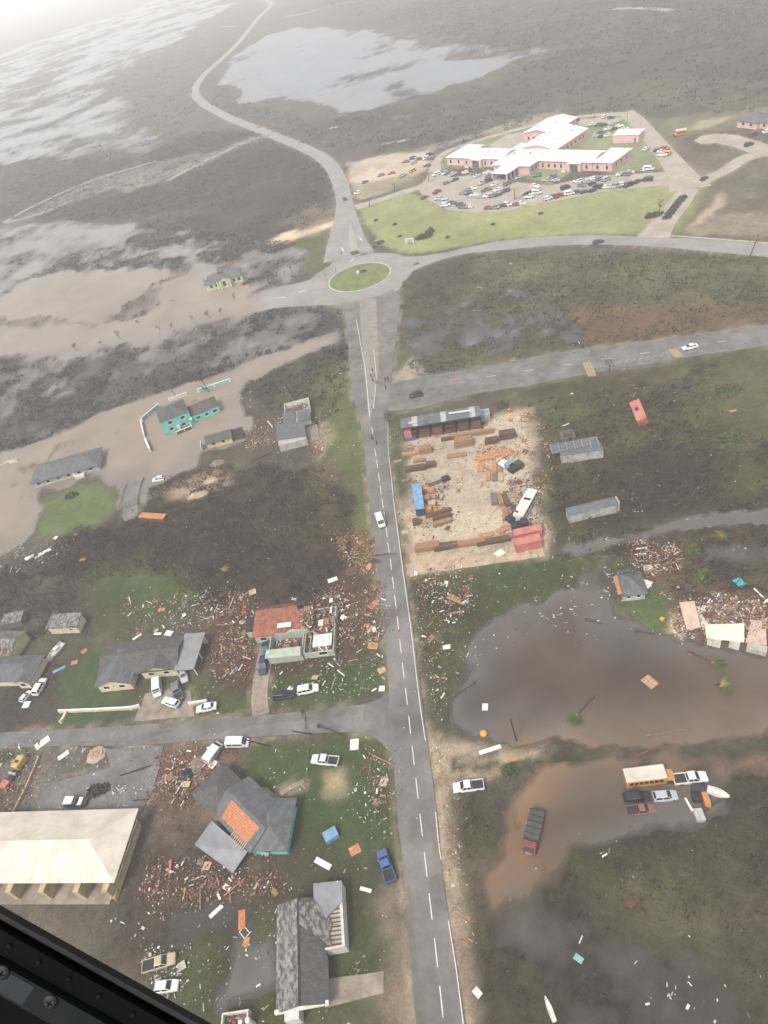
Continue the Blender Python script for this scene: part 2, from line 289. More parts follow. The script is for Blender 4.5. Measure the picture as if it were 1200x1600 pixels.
# (outline, colour, strength, soft edge m, ragged edge m, vegetation contrast)
COVER = [
 # far country
 ([(420,-20),(1300,-60),(1300,200),(1150,180),(1000,172),(860,188),(700,235),(640,240),(560,225),(500,195),(560,170),(700,150),(800,100),(620,45),(450,35)], S(104,100,88,.55), 1, 20, 25, 1.0),
 ([(860,150),(1000,120),(1200,130),(1260,190),(1100,178),(1000,170),(900,175)], S(128,114,92,.6), .8, 18, 14, .9),
 ([(330,-10),(420,10),(400,40),(360,90),(320,130),(360,190),(460,225),(520,240),(560,230),(480,190),(380,150),(340,110)], S(100,98,86,.55), .9, 15, 12, .9),
 ([(0,245),(215,245),(300,205),(400,205),(480,235),(520,270),(525,330),(480,372),(330,372),(230,348),(0,342)], S(84,80,68,.52), 1, 8, 8, 1.0),
 ([(0,255),(160,262),(160,300),(0,345)], S(92,92,80,.55), .8, 8, 8, .9),
 # lighter tracks and cleared ground far left
 ([(0,350),(60,325),(150,280),(230,258),(300,240),(330,244),(240,268),(160,300),(60,338),(0,362)], S(150,144,130,.62), .8, 3, 5, .6),
 ([(150,298),(215,275),(270,262),(400,212),(415,216),(330,252),(260,278),(205,302)], S(176,166,148,.66), .85, 3, 6, .7),
 ([(420,375),(470,355),(520,340),(525,352),(480,378),(425,384)], S(230,204,172,.8), 1, 2, 2.5, .5),
 ([(430,352),(500,318),(522,330),(520,345),(470,360)], S(150,132,112,.66), .8, 3, 4, .9),
 # scrub left of the roundabout
 ([(455,378),(520,355),(522,390),(505,420),(470,435),(455,405)], S(112,118,78,.6), 1, 3, 3, 1.0),
 ([(0,560),(300,510),(400,483),(500,476),(548,500),(530,520),(440,550),(300,600),(100,680),(0,720)], S(106,101,90,.6), 1, 4, 4, 1.0),
 ([(498,505),(552,507),(552,545),(535,570),(500,560)], S(104,92,84,.6), 1, 2, 2, .9),
 # triangle between the forking roads
 ([(628,440),(660,415),(740,398),(900,388),(1200,400),(1260,410),(1260,500),(1100,520),(900,548),(740,575),(660,588),(628,560)], S(112,104,78,.6), 1, 4, 3, 1.0),
 ([(880,485),(980,470),(1100,480),(1260,470),(1260,505),(1100,520),(960,535),(890,525)], S(136,108,80,.62), .9, 6, 6, .7),
 ([(760,400),(900,395),(1100,405),(1100,440),(960,450),(820,440)], S(118,116,82,.6), .8, 8, 6, 1.0),
 ([(628,440),(700,408),(780,420),(700,450),(630,480)], S(84,84,68,.55), .9, 6, 5, 1.0),
 ([(1100,405),(1260,410),(1260,455),(1120,450)], S(112,116,78,.58), .8, 8, 6, 1.0),
 # left of the main road
 ([(365,600),(450,565),(545,520),(560,570),(575,680),(500,690),(430,640)], S(104,98,74,.58), 1, 4, 4, 1.0),
 ([(500,560),(552,555),(572,680),(588,860),(560,880),(530,760),(505,690),(490,620)], S(116,122,74,.6), 1, 3, 3, .8),
 ([(240,745),(330,735),(400,735),(500,735),(545,780),(570,850),(560,885),(420,960),(340,940),(250,900),(130,900),(20,880),(120,830),(220,800)], S(94,78,62,.5), 1, 4, 5, 1.15),
 ([(50,790),(120,760),(195,752),(192,790),(150,830),(60,835)], S(116,128,80,.62), 1, 3, 2, .6),
 ([(140,880),(230,880),(330,905),(410,920),(400,950),(300,950),(190,985),(130,970)], S(98,112,66,.58), .95, 4, 4, .8),
 ([(240,770),(290,745),(340,740),(360,760),(290,785)], S(214,188,156,.75), .9, 3, 3, .7),
 ([(0,880),(140,900),(130,960),(150,1000),(0,960)], S(104,96,82,.56), 1, 4, 4, 1.0),
 ([(0,1040),(90,1000),(150,1000),(130,1060),(95,1140),(0,1150)], S(106,96,86,.56), 1, 3, 3, .9),
 ([(95,1060),(150,1000),(200,1075),(215,1105),(210,1130),(95,1135)], S(88,106,66,.58), 1, 2, 2, .6),
 ([(210,1080),(320,1055),(390,1060),(400,1115),(215,1130)], S(98,106,72,.58), 1, 2, 2, .7),
 ([(320,930),(400,915),(600,900),(605,1060),(520,1060),(400,1080),(325,1060)], S(112,94,78,.58), 1, 3, 4, 1.1),
 ([(420,1060),(520,1045),(590,1030),(600,1080),(540,1103),(425,1115)], S(92,110,66,.58), 1, 2, 2, .7),
 ([(540,960),(598,950),(602,1050),(550,1050)], S(98,110,70,.58), .8, 2, 3, .8),
 # below the side street, left
 ([(0,1175),(130,1165),(260,1165),(250,1230),(215,1270),(0,1270)], S(132,124,116,.6), 1, 2, 3, .8),
 ([(0,1160),(30,1165),(30,1190),(0,1192)], S(80,96,56,.55), 1, 1, 1, .5),
 ([(130,1165),(250,1165),(250,1195),(180,1200),(120,1190)], S(128,116,100,.6), .9, 2, 3, .9),
 ([(225,1170),(330,1160),(400,1165),(420,1250),(300,1320),(215,1300)], S(140,120,102,.62), 1, 3, 4, 1.0),
 ([(395,1165),(560,1150),(605,1175),(625,1300),(628,1400),(560,1420),(430,1400),(380,1200)], S(92,112,66,.58), 1, 2, 2, .65),
 ([(205,1320),(330,1300),(440,1340),(470,1390),(440,1450),(300,1490),(150,1450)], S(104,94,82,.56), 1, 4, 4, 1.0),
 ([(430,1330),(620,1330),(630,1420),(540,1430),(450,1400)], S(96,96,72,.56), .9, 4, 4, .8),
 ([(300,1480),(440,1430),(600,1420),(640,1450),(650,1620),(250,1620),(250,1540)], S(98,108,70,.58), 1, 4, 3, .7),
 ([(200,1400),(300,1380),(420,1400),(380,1450),(250,1480)], S(100,90,80,.55), .9, 4, 4, .8),
 ([(500,1210),(545,1205),(545,1240),(500,1245)], S(204,184,152,.72), .8, 2, 1.5, .6),
 ([(560,1540),(640,1520),(648,1600),(590,1600)], S(170,150,132,.66), .7, 3, 2, .6),
 # right of the main road
 ([(613,640),(660,632),(790,620),(830,640),(850,740),(860,830),(840,850),(640,880),(622,780)], S(126,120,96,.6), 1, 3, 2, .9),
 ([(800,610),(1000,575),(1260,540),(1260,800),(1060,810),(870,860),(850,780),(840,680)], S(98,86,64,.52), 1, 4, 4, 1.15),
 ([(1060,570),(1260,545),(1260,740),(1180,720),(1090,640)], S(112,110,74,.58), .8, 8, 6, .9),
 ([(800,615),(880,600),(1000,600),(980,690),(860,700)], S(106,104,72,.58), .7, 8, 6, 1.0),
 ([(1100,660),(1200,680),(1200,760),(1100,740)], S(96,98,62,.56), .7, 6, 5, 1.0),
 ([(628,690),(650,760),(640,640),(615,640),(618,760),(640,860),(660,850),(632,760)], S(98,110,68,.58), .9, 2, 1.5, .7),
 ([(636,680),(700,655),(820,640),(832,700),(838,790),(850,850),(760,862),(655,868),(632,800),(640,745)], S(204,187,166,.74), 1, 2.5, 2.5, .6),
 ([(635,850),(660,868),(850,850),(860,862),(800,872),(690,890),(640,905)], S(216,194,164,.76), 1, 1.5, 1.2, .5),
 ([(640,890),(700,892),(860,868),(980,870),(990,900),(900,930),(800,950),(740,1010),(700,1110),(700,1160),(672,1150),(655,1000)], S(88,92,62,.55), 1, 3, 3, .9),
 ([(760,880),(900,872),(900,900),(800,920),(750,915)], S(84,104,58,.55), .8, 4, 4, .8),
 ([(860,850),(1060,800),(1260,780),(1260,960),(1150,930),(1060,930),(1000,900),(960,870)], S(100,90,74,.56), 1, 4, 4, 1.0),
 ([(960,940),(1010,905),(1060,930),(1060,1010),(1000,1000)], S(98,116,68,.58), .95, 3, 3, .8),
 ([(1060,930),(1260,920),(1260,1060),(1150,1030),(1060,1000)], S(112,98,80,.58), .9, 3, 3, 1.0),
 ([(1040,960),(1060,965),(1085,1020),(1070,1022)], S(206,184,154,.72), .9, 1.5, 1.5, .6),
 ([(668,1150),(700,1165),(850,1162),(860,1185),(800,1200),(700,1230),(700,1300),(725,1420),(745,1500),(740,1620),(725,1620),(712,1500),(690,1340),(672,1220)], S(202,182,156,.72), 1, 2, 1.5, .8),
 ([(705,1183),(860,1163),(862,1170),(708,1192)], S(112,106,84,.58), .9, .8, .6, .8),
 ([(703,1196),(830,1185),(940,1170),(940,1178),(830,1200),(708,1208)], S(100,98,72,.56), .95, .8, .8, .9),
 ([(740,1500),(760,1390),(850,1340),(960,1210),(1260,1150),(1260,1650),(740,1650)], S(94,86,68,.54), 1, 4, 4, .8),
 ([(720,1270),(745,1250),(785,1275),(800,1320),(770,1345),(730,1330)], S(98,94,68,.55), 1, 1.5, 1.5, .8),
 ([(900,1330),(1000,1300),(1120,1300),(1200,1340),(1200,1440),(1060,1450),(930,1420),(880,1380)], S(88,84,62,.52), .9, 5, 5, .95),
 ([(1110,1180),(1260,1160),(1260,1280),(1130,1250)], S(94,84,66,.54), .9, 4, 3, .8),
 ([(640,1350),(690,1350),(745,1500),(745,1620),(728,1620),(705,1500)], S(176,156,136,.66), .7, 1.5, 1, .7),
 ([(600,1400),(640,1390),(652,1500),(660,1620),(600,1620),(612,1500)], S(176,158,138,.66), .75, 3, 2, .6),
 ([(520,690),(505,640),(490,700),(500,720)], S(206,184,158,.7), .6, 2, 2, .7),
 ([(340,935),(405,922),(398,1000),(400,1055),(335,1055)], S(128,94,78,.6), .75, 4, 4, 1.0),
 ([(545,930),(600,915),(602,1000),(548,1010)], S(126,98,82,.6), .6, 4, 4, 1.0),
 ([(1050,940),(1200,925),(1200,1005),(1060,1000)], S(136,104,86,.6), .7, 4, 4, 1.0),
 ([(990,855),(1060,852),(1062,895),(1000,898)], S(128,96,80,.6), .7, 3, 4, 1.0),
 ([(228,1345),(440,1350),(440,1400),(228,1410)], S(114,90,78,.56), .7, 4, 4, 1.0),
 ([(245,1178),(330,1165),(340,1200),(280,1270),(250,1240)], S(136,108,92,.6), .7, 3, 4, 1.0),
 ([(610,592),(640,560),(668,588),(640,602)], S(186,174,158,.66), .9, 2, 2, .6),
 # hospital grounds
 ([(560,322),(640,300),(700,330),(800,325),(960,297),(1030,290),(1066,282),(1072,300),(1045,340),(1015,366),(900,367),(780,375),(690,392),(640,398),(600,385),(570,350)], S(156,160,106,.74), 1, 1.5, 1, .5),
 ([(640,306),(700,330),(860,318),(960,300),(960,330),(800,350),(660,340)], S(166,164,112,.74), .6, 6, 6, .45),
 ([(680,272),(700,240),(760,215),(870,192),(980,180),(1050,260),(990,275),(900,262),(860,290),(780,262),(700,262)], S(148,156,112,.72), 1, 1.5, 1, .45),
 ([(905,185),(975,182),(985,195),(960,200),(910,205)], S(134,142,98,.64), 1, 1.5, 1, .4),
 ([(545,255),(620,240),(670,235),(672,262),(600,300),(560,312),(548,290)], S(214,194,174,.72), 1, 3, 4, .6),
 ([(555,290),(640,272),(665,275),(640,292),(565,310)], S(160,152,116,.66), .8, 2, 2.5, .7),
 ([(640,234),(690,225),(800,190),(870,175),(880,185),(740,215),(690,235)], S(196,178,156,.68), .7, 3, 4, .7),
 ([(1035,225),(1060,215),(1100,240),(1160,225),(1170,245),(1090,285),(1060,262)], S(140,130,112,.64), 1, 2, 2, .9),
 ([(1010,190),(1100,175),(1200,165),(1260,180),(1260,210),(1150,205),(1090,212),(1040,225)], S(146,138,106,.64), .9, 4, 4, .8),
 ([(1068,205),(1100,185),(1150,182),(1110,200)], S(196,184,154,.7), .7, 2, 3, .6),
 ([(1100,285),(1200,245),(1260,250),(1260,385),(1040,368),(1070,310)], S(132,122,100,.62), 1, 2, 2, .9),
 ([(1085,300),(1110,290),(1060,365),(1042,368)], S(146,152,96,.64), .9, 1.5, 1.5, .5),
 ([(1095,335),(1130,300),(1128,318),(1085,362),(1070,362)], S(204,182,154,.7), .9, 1.5, 2, .6),
 ([(1075,352),(1200,345),(1260,350),(1260,372),(1080,366)], S(182,166,140,.68), .8, 1.5, 2, .7),
 ([(1100,335),(1260,330),(1260,346),(1110,348)], S(184,170,146,.68), .6, 2, 2, .7),
]
# (outline, depth strength 0..1, island amount, soft, ragged, silt colour)
GREYW = S(150,150,148,.55); TAUPE = S(176,160,144,.56); MUD = S(112,97,86,.50); RUSTM = S(166,126,92,.58); FARW = S(170,174,180,.42)
WATER = [
 ([(-60,110),(60,60),(200,15),(300,-20),(350,-15),(345,20),(250,78),(165,140),(225,160),(268,212),(215,248),(-60,250)], .7, .585, 18, 26, S(186,190,192,.5)),
 ([(362,95),(400,58),(450,47),(560,46),(625,55),(640,70),(700,85),(785,95),(770,115),(700,145),(600,160),(560,168),(520,165),(470,160),(400,155),(365,140),(357,115)], 1.0, .48, 10, 20, FARW),
 ([(640,72),(760,66),(925,74),(928,96),(875,100),(858,86),(700,88)], .5, .7, 10, 12, FARW),
 ([(520,155),(600,155),(690,150),(680,190),(600,200),(520,185)], .45, .8, 10, 12, FARW),
 ([(-60,360),(60,345),(200,352),(330,372),(430,375),(455,398),(480,425),(455,442),(400,470),(330,502),(250,530),(150,548),(-60,565)], .6, .66, 6, 9, S(176,166,156,.56)),
 ([(60,430),(330,420),(400,452),(250,528),(100,545),(-60,555),(-60,520)], .8, .38, 6, 6, TAUPE),
 ([(-60,560),(150,548),(300,510),(400,483),(500,482),(540,505),(440,548),(380,575),(300,600),(200,640),(100,680),(-60,730)], .5, .76, 4, 6, S(160,150,140,.56)),
 ([(-60,730),(60,690),(130,662),(220,622),(330,592),(390,568),(470,540),(522,520),(530,530),(450,568),(378,604),(374,640),(392,672),(385,685),(310,700),(300,735),(262,752),(238,756),(215,800),(196,815),(190,755),(165,742),(60,765),(62,800),(40,850),(-60,920)], 1.0, .34, 3, 3, TAUPE),
 ([(628,478),(700,470),(780,458),(850,450),(905,470),(945,495),(900,522),(800,535),(720,560),(660,562),(628,545)], .55, .66, 6, 7, S(138,138,134,.52)),
 ([(845,945),(880,925),(935,945),(960,978),(1000,988),(1080,1012),(1120,1028),(1300,1040),(1300,1140),(1100,1158),(1000,1160),(850,1153),(745,1152),(705,1135),(705,1095),(738,1050),(750,1000),(792,962)], 1.2, .2, 3, 2.5, MUD),
 ([(905,890),(930,880),(962,876),(972,900),(955,928),(930,945),(905,925)], .6, .45, 2, 2, S(120,108,96,.5)),
 ([(885,852),(980,838),(1060,808),(1260,790),(1260,810),(1080,826),(1000,846),(900,864),(872,862)], .8, .3, 1.5, 1.2, S(128,112,98,.5)),
 ([(1120,860),(1260,840),(1260,880),(1180,890),(1120,885)], .6, .5, 4, 4, S(120,110,98,.5)),
 ([(850,1196),(960,1186),(1300,1166),(1300,1212),(1150,1215),(1105,1205),(960,1205),(900,1270),(870,1340),(820,1380),(765,1395),(748,1360),(800,1335),(800,1265),(820,1225)], .7, .35, 3, 2, RUSTM),
 ([(860,1240),(970,1200),(1120,1215),(1130,1260),(1060,1290),(980,1290),(920,1330),(880,1340),(855,1300)], .8, .3, 3, 2.5, S(106,94,84,.48)),
 ([(760,1410),(850,1350),(900,1350),(960,1450),(1100,1480),(1300,1480),(1300,1650),(770,1650),(748,1560)], .4, .64, 8, 8, S(100,92,78,.46)),
 ([(378,1472),(430,1462),(434,1545),(400,1562),(352,1572),(358,1500)], .7, .3, 3, 1.5, S(118,106,94,.5)),
 ([(250,1425),(330,1412),(430,1405),(400,1440),(330,1470),(260,1470)], .4, .62, 3, 3, S(104,94,84,.48)),
 ([(-60,1195),(15,1192),(20,1215),(-60,1240)], .6, .2, 2, 2, S(112,106,100,.58)),
 ([(500,512),(545,512),(545,540),(510,545)], .3, .6, 2, 2, MUD),
]
# drowned road beds: open water without growth
SINK = [[(-60,512),(150,512),(330,478),(420,456),(500,434),(500,468),(430,480),(330,504),(150,542),(-60,562)], [(100,672),(220,624),(330,594),(400,566),(470,540),(522,519),(528,531),(450,566),(380,592),(330,610),(230,655),(100,695)]]
# scrub standing in the left flood
ISLES = [[(150,505),(185,478),(232,448),(256,446),(258,470),(232,492),(190,508)], [(262,405),(300,398),(312,424),(280,434)], [(-60,480),(60,488),(140,498),(160,512),(60,516),(-60,512)], [(100,384),(165,374),(160,392),(110,398)], [(200,362),(300,372),(340,384),(290,396),(220,384)], [(340,398),(430,384),(452,400),(420,418),(380,412)], [(0,400),(40,396),(50,412),(0,416)], [(390,418),(450,408),(470,425),(440,440),(400,440)]]
# banks that stay above the flood
RAISE = [[(672,1166),(860,1161),(940,1166),(1110,1163),(1300,1144),(1300,1156),(1110,1175),(940,1182),(860,1188),(672,1196)], [(655,868),(860,868),(900,880),(900,905),(820,930),(740,950),(650,950)], [(865,868),(1000,856),(1070,835),(1200,822),(1200,850),(1060,850),(990,872),(960,876),(900,882)]]
# ------------------------------------------------------------------ roads (edge pairs as seen on the ground)
def strip(name, rows, z, key, n=5, thick=.25, zf=None, parent=None, C=4):
    L = catmull([G(a, b) for a, b, _, _ in rows], n); Rr = catmull([G(c, d) for _, _, c, d in rows], n)
    mb = MB(); vs = []; fs = []
    for i, (l, r) in enumerate(zip(L, Rr)):
        for j in range(C+1):
            t = j/C; x, y = l*(1-t)+r*t
            vs.append((x, y, (zf(x, y) if zf else z)))
    for i in range(len(L)-1):
        for j in range(C): fs.append((i*(C+1)+j, i*(C+1)+j+1, (i+1)*(C+1)+j+1, (i+1)*(C+1)+j))
    a = Vector(vs[fs[0][1]])-Vector(vs[fs[0][0]]); b = Vector(vs[fs[0][2]])-Vector(vs[fs[0][1]])
    if a.cross(b).z < 0: fs = [tuple(reversed(f)) for f in fs]
    mb.slab(vs, fs, thick); o = mb.build(name, key, parent)
    FOOT.append([tuple(p) for p in L]+[tuple(p) for p in reversed(Rr)])
    return o, L, Rr
def cstrip(name, pts, w, z, key, n=6, **k):
    c = catmull([G(*p) for p in pts], 1); rows = []
    c = [np.array(p) for p in c]; L = []; Rr = []
    for i, p in enumerate(c):
        d = c[min(i+1, len(c)-1)]-c[max(i-1, 0)]; d = d/np.hypot(*d); nn = np.array([-d[1], d[0]])
        ww = w[i] if isinstance(w, (list, tuple)) else w
        L.append(p+nn*ww/2); Rr.append(p-nn*ww/2)
    L = catmull(L, n); Rr = catmull(Rr, n); vs = []; fs = []; C = 2
    for l, r in zip(L, Rr):
        for j in range(C+1):
            t = j/C; q = l*(1-t)+r*t; vs.append((q[0], q[1], z))
    for i in range(len(L)-1):
        for j in range(C): fs.append((i*(C+1)+j, (i+1)*(C+1)+j, (i+1)*(C+1)+j+1, i*(C+1)+j+1))
    a = Vector(vs[fs[0][1]])-Vector(vs[fs[0][0]]); b = Vector(vs[fs[0][2]])-Vector(vs[fs[0][1]])
    if a.cross(b).z < 0: fs = [tuple(reversed(f)) for f in fs]
    o = MB().slab(vs, fs, .22).build(name, key); FOOT.append([tuple(p) for p in L]+[tuple(p) for p in reversed(Rr)])
    return o, L, Rr
def patch(name, pts, z, key, thick=.2, parent=None, foot=True):
    P = [G(*p) for p in pts]
    ar = sum(P[i][0]*P[(i+1) % len(P)][1]-P[(i+1) % len(P)][0]*P[i][1] for i in range(len(P)))
    if ar < 0: P = P[::-1]
    o = MB().slab([(x, y, z) for x, y in P], [tuple(range(len(P)))], thick).build(name, key, parent)
    if foot: FOOT.append(P)
    return o
FOOT = []
struct = lambda o, lab=None: tag(o, lab, None, None, 'structure')
main_rows = [(660,1690,738,1690),(651,1600,727,1600),(640,1480,708,1480),(630,1350,690,1350),(622,1280,684,1280),(613,1160,668,1160),(605,1040,652,1040),(598,980,645,980),(587,880,630,880),(577,780,617,780),(569,700,607,700),(562,655,606,650),(551,618,609,615),(547,580,613,580),(544,540,618,540),(541,500,622,500),(536,480,626,468),(538,455,610,450)]
road, mL, mR = strip('main_road', main_rows, .36, 'asphalt'); struct(road, 'long grey two-lane road running up to the roundabout')
rc = np.array(G(562,434))
def disc(name, r0, r1, z, key, n=64, thick=.25, parent=None):
    vs = []; fs = []
    for k in range(n):
        a = 2*math.pi*k/n
        vs += [(rc[0]+r0*math.cos(a), rc[1]+r0*math.sin(a), z), (rc[0]+r1*math.cos(a), rc[1]+r1*math.sin(a), z)]
    for k in range(n):
        q = (k+1) % n; fs.append((2*k, 2*k+1, 2*q+1, 2*q))
    return MB().slab(vs, fs, thick).build(name, key, parent)
rb = disc('roundabout', 12.5, 23.5, .372, 'asphalt_pale'); struct(rb, 'grey asphalt ring of the roundabout')
FOOT.append([(rc[0]+23.5*math.cos(a), rc[1]+23.5*math.sin(a)) for a in np.linspace(0, 2*math.pi, 40)[:-1]])
kerb_ring = disc('kerb', 13.3, 14.0, .48, 'kerb', thick=.3, parent=rb)
north = [(545,402),(541,380),(540,345),(538,315),(531,285),(514,256),(484,236),(444,219),(404,203),(368,189),(335,173),(314,159),(305,146),(309,131),(321,115),(340,98),(360,80),(378,61),(392,43),(405,27),(420,13),(424,5),(412,-1),(392,-5)]
nr, nL, nR = cstrip('north_road', north, [24,19,13]+[9.0]*21, .352, 'asphalt_pale'); struct(nr, 'pale road winding away north past the ponds')
xe = G(400,470)[0]
def west_z(x, y):
    t = min(1, max(0, (G(505,450)[0]-x)/(G(505,450)[0]-G(350,478)[0]))); return .356*(1-t)-.14*t+.10*min(1, t*4)*float(fbm(np.array([x]), np.array([y]), 9, 4, 41)[0])
wr, _, _ = strip('west_road', [(560,402,560,478),(528,404,528,478),(505,428,500,478),(478,440,470,479),(440,448,430,482),(400,457,385,492),(360,468,340,508),(300,485,280,525)], .356, 'asphalt_pale', zf=west_z, n=12, C=16); struct(wr, 'grey road arm running down into the brown flood')
er, eL, eR = strip('east_road', [(575,396,585,468),(600,397,622,455),(640,402,640,428),(690,397,690,407),(730,388,730,397),(790,377,790,391),(860,371,860,385),(940,369,940,383),(1015,372,1015,386),(1100,375,1100,393),(1200,383,1200,403),(1300,392,1300,416)], .348, 'asphalt_pale'); struct(er, 'pale road curving east from the roundabout below the hospital lawn')
rr, rL, rR = strip('fork_road', [(590,604,590,640),(612,601,612,643),(660,590,660,638),(740,577,740,617),(820,562,820,604),(900,548,900,589),(1000,535,1000,572),(1100,522,1100,555),(1200,508,1200,541),(1320,490,1320,522)], .344, 'asphalt_old'); struct(rr, 'worn grey road forking off to the right edge of the picture')
ss, sL, sR = strip('side_street', [(615,1084,622,1184),(603,1087,606,1172),(585,1097,585,1153),(555,1104,555,1146),(500,1110,500,1146),(400,1120,400,1153),(300,1128,300,1159),(200,1135,200,1166),(100,1141,100,1166),(0,1146,0,1172),(-90,1152,-90,1180)], .346, 'asphalt_old'); struct(ss, 'cracked grey side street leading left from the main road')
lot = patch('asphalt_yard', [(165,1172),(256,1166),(250,1200),(238,1240),(222,1270),(60,1276),(60,1230),(120,1215),(175,1200)], .30, 'asphalt_old'); struct(lot, 'grey asphalt yard behind the white-roofed hall')
dw = []
for ii, (nm, pts, w, key, lab) in enumerate([
 ('driveway', [(408,1118),(406,1085),(411,1050),(418,1010)], 3.6, 'concrete_small', 'pale concrete drive up to the wrecked red-roofed house'),
 ('hospital_drive', [(1078,296),(1070,282),(1050,254),(1022,221),(995,190),(976,176)], [17,13,10,9,9,9], 'concrete', 'wide pale drive along the right side of the hospital'),
 ('service_road', [(980,179),(925,181),(862,190),(800,205),(742,222),(700,237),(682,254),(678,274),(664,290),(630,301),(595,313),(556,325)], [8,5,5,5,5,5,6,7,7,7,6.5,9], 'concrete', 'narrow pale road looping behind the hospital'),
 ('link_road', [(1082,292),(1105,281),(1135,267),(1165,248),(1215,236),(1300,225)], [9,6.5,6.5,7.5,9,9], 'concrete', 'pale road running right from the hospital drive'),
 ('flooded_lane', [(640,894),(700,884),(780,872),(850,862)], 3.4, 'sand', 'sandy lane along the lower side of the lumber yard'),
 ('flooded_drive', [(206,812),(204,790),(208,765),(214,748)], 4.6, 'asphalt_old', 'short grey drive running into the flood beside the white car'),
 ('garden_path', [(438,1242),(455,1232),(476,1222)], 1.0, 'concrete_small', 'narrow pale path on the lawn beside the teal-walled house'),
 ]):
    o, _, _ = cstrip(nm, pts, w, .300+.006*ii if nm not in ('flooded_drive','flooded_lane') else .26, key); struct(o, lab)
apron = patch('hospital_parking', [(655,300),(668,285),(680,272),(705,278),(760,272),(800,285),(860,291),(925,276),(1005,272),(1062,268),(1085,280),(1082,297),(1032,291),(960,298),(860,316),(815,324),(800,330),(745,333),(700,329),(668,313)], .332, 'concrete'); struct(apron, 'pale paved car park in front of the hospital')
entr = patch('hospital_entrance', [(995,371),(1022,345),(1048,312),(1062,295),(1092,296),(1080,318),(1055,350),(1045,374)], .322, 'concrete'); struct(entr, 'pale double entrance drive from the road to the hospital')
rear_lot = patch('rear_parking', [(902,188),(950,183),(978,186),(960,193),(948,198),(905,197)], .335, 'concrete'); struct(rear_lot, 'small paved lot behind the hospital')
court = patch('service_court', [(765,228),(790,212),(818,208),(830,222),(800,234),(770,233)], .30, 'concrete'); struct(court, 'paved service court behind the left hospital wing')
culd = patch('turning_circle', [(1085,221),(1094,214),(1115,210),(1150,212),(1185,222),(1215,232),(1200,246),(1176,242),(1150,232),(1120,224),(1095,226)], .327, 'concrete'); struct(culd, 'paved turning area in front of the small pink building')
dwp = patch('parking_pad', [(210,1128),(228,1085),(250,1080),(298,1080),(305,1120)], .30, 'concrete_small'); struct(dwp, 'pale concrete pad with parked cars before the grey-roofed house')
pp = patch('patio_slab', [(402,1233),(416,1230),(443,1252),(434,1260),(420,1256)], .34, 'concrete_small', foot=False); struct(pp, 'pale concrete patio behind the teal-walled house')
pp2 = patch('house_pad', [(512,1530),(576,1522),(600,1518),(600,1552),(512,1575)], .32, 'concrete_small', foot=False); struct(pp2, 'pale concrete pad beside the long grey house')
splitter = patch('splitter_island', [(546,352),(549,352),(556,378),(562,400),(550,402),(546,378)], .40, 'concrete', foot=False); struct(splitter, 'narrow paved island in the road above the roundabout')
median = patch('painted_island', [(562,470),(588,468),(590,510),(592,580),(584,630),(577,668),(573,620),(566,540)], .378, 'asphalt_dusty', thick=.01, foot=False); struct(median, 'worn pale hatched island in the middle of the road')
mat('track_dirt', S(196,188,172,.6), S(166,158,142,.56), scale=.1, rough=.95, bscale=.6, fine=.2, world_co=True)
for pts, w, lab in [([(0,352),(40,329),(90,305),(150,280),(200,265),(245,252)],4.5,'pale dirt track through the dark thicket at far left'),([(-20,356),(60,335),(115,312)],3.5,'short pale track at the far left edge'),([(262,283),(300,262),(345,240),(385,222),(412,213)],5,'pale track joining the north road from the left'),([(960,14),(1000,13),(1050,17)],7,'pale clearing line in the far wood'),([(445,26),(480,20),(520,8),(560,2)],8,'pale far track right of the north road'),([(596,226),(620,222),(640,218)],4,'pale strip on the marsh left of the hospital'),([(345,42),(385,40),(400,32)],7,'pale side track beside the far north road')]:
    o, _, _ = cstrip('dirt_track', pts, w, .27, 'track_dirt'); struct(o, lab); FOOT.pop()
# roundabout lawn: a low dome of grass
nR_ = 7; vs = [(rc[0], rc[1], .95)]; fs = []; NS = 48
for i in range(1, nR_+1):
    r = 13.35*i/nR_
    for k in range(NS):
        a = 2*math.pi*k/NS; vs.append((rc[0]+r*math.cos(a), rc[1]+r*math.sin(a), .46+.49*(1-(i/nR_)**2)))
for k in range(NS):
    fs.append((0, 1+k, 1+(k+1) % NS))
    for i in range(nR_-1): fs.append((1+i*NS+k, 1+(i+1)*NS+k, 1+(i+1)*NS+(k+1) % NS, 1+i*NS+(k+1) % NS))
mat('lawn', S(140,152,86,.62), S(116,128,72,.58), scale=.25, rough=.95, bscale=1.8, fine=.25, world_co=True, bump=.3)
il = MB().add(vs, fs).build('roundabout_lawn', 'lawn'); struct(il, 'round grass island in the middle of the roundabout')
# markings on the main road
def bar(name, a, b, w, z, key, parent):
    a = np.array(a[:2]); b = np.array(b[:2]); d = (b-a)/np.hypot(*(b-a)); n = np.array([-d[1], d[0]])*w/2
    P = [a-n, b-n, b+n, a+n]
    return MB().slab([(p[0], p[1], z) for p in P], [(0, 1, 2, 3)], .006).build(name, key, parent)
DY = [668.7,702.7,720,740,760,780.8,801.3,825,849.2,874.2,903,932.5,964.2,1000,1037,1077,1120,1167,1217,1273,1333,1396.9,1467.2,1541.4]
DX = [581.3,586,588.7,591.7,594.4,597,600.3,603.8,606.3,610,613.7,617.2,620.8,625,629,634,639,644.4,650.2,656.6,663.5,670.8,679.4,687.5]
for i, (x, y) in enumerate(zip(DX, DY)):
    a = np.array(G(x, y)); q = i+1 if i < len(DX)-1 else i-1
    d = np.array(G(DX[q], DY[q]))-a; d = d/np.hypot(*d)*(1 if q > i else -1)
    bar('centre_dash', a, a+d*3.9, .16, .372, 'paint_white', road)
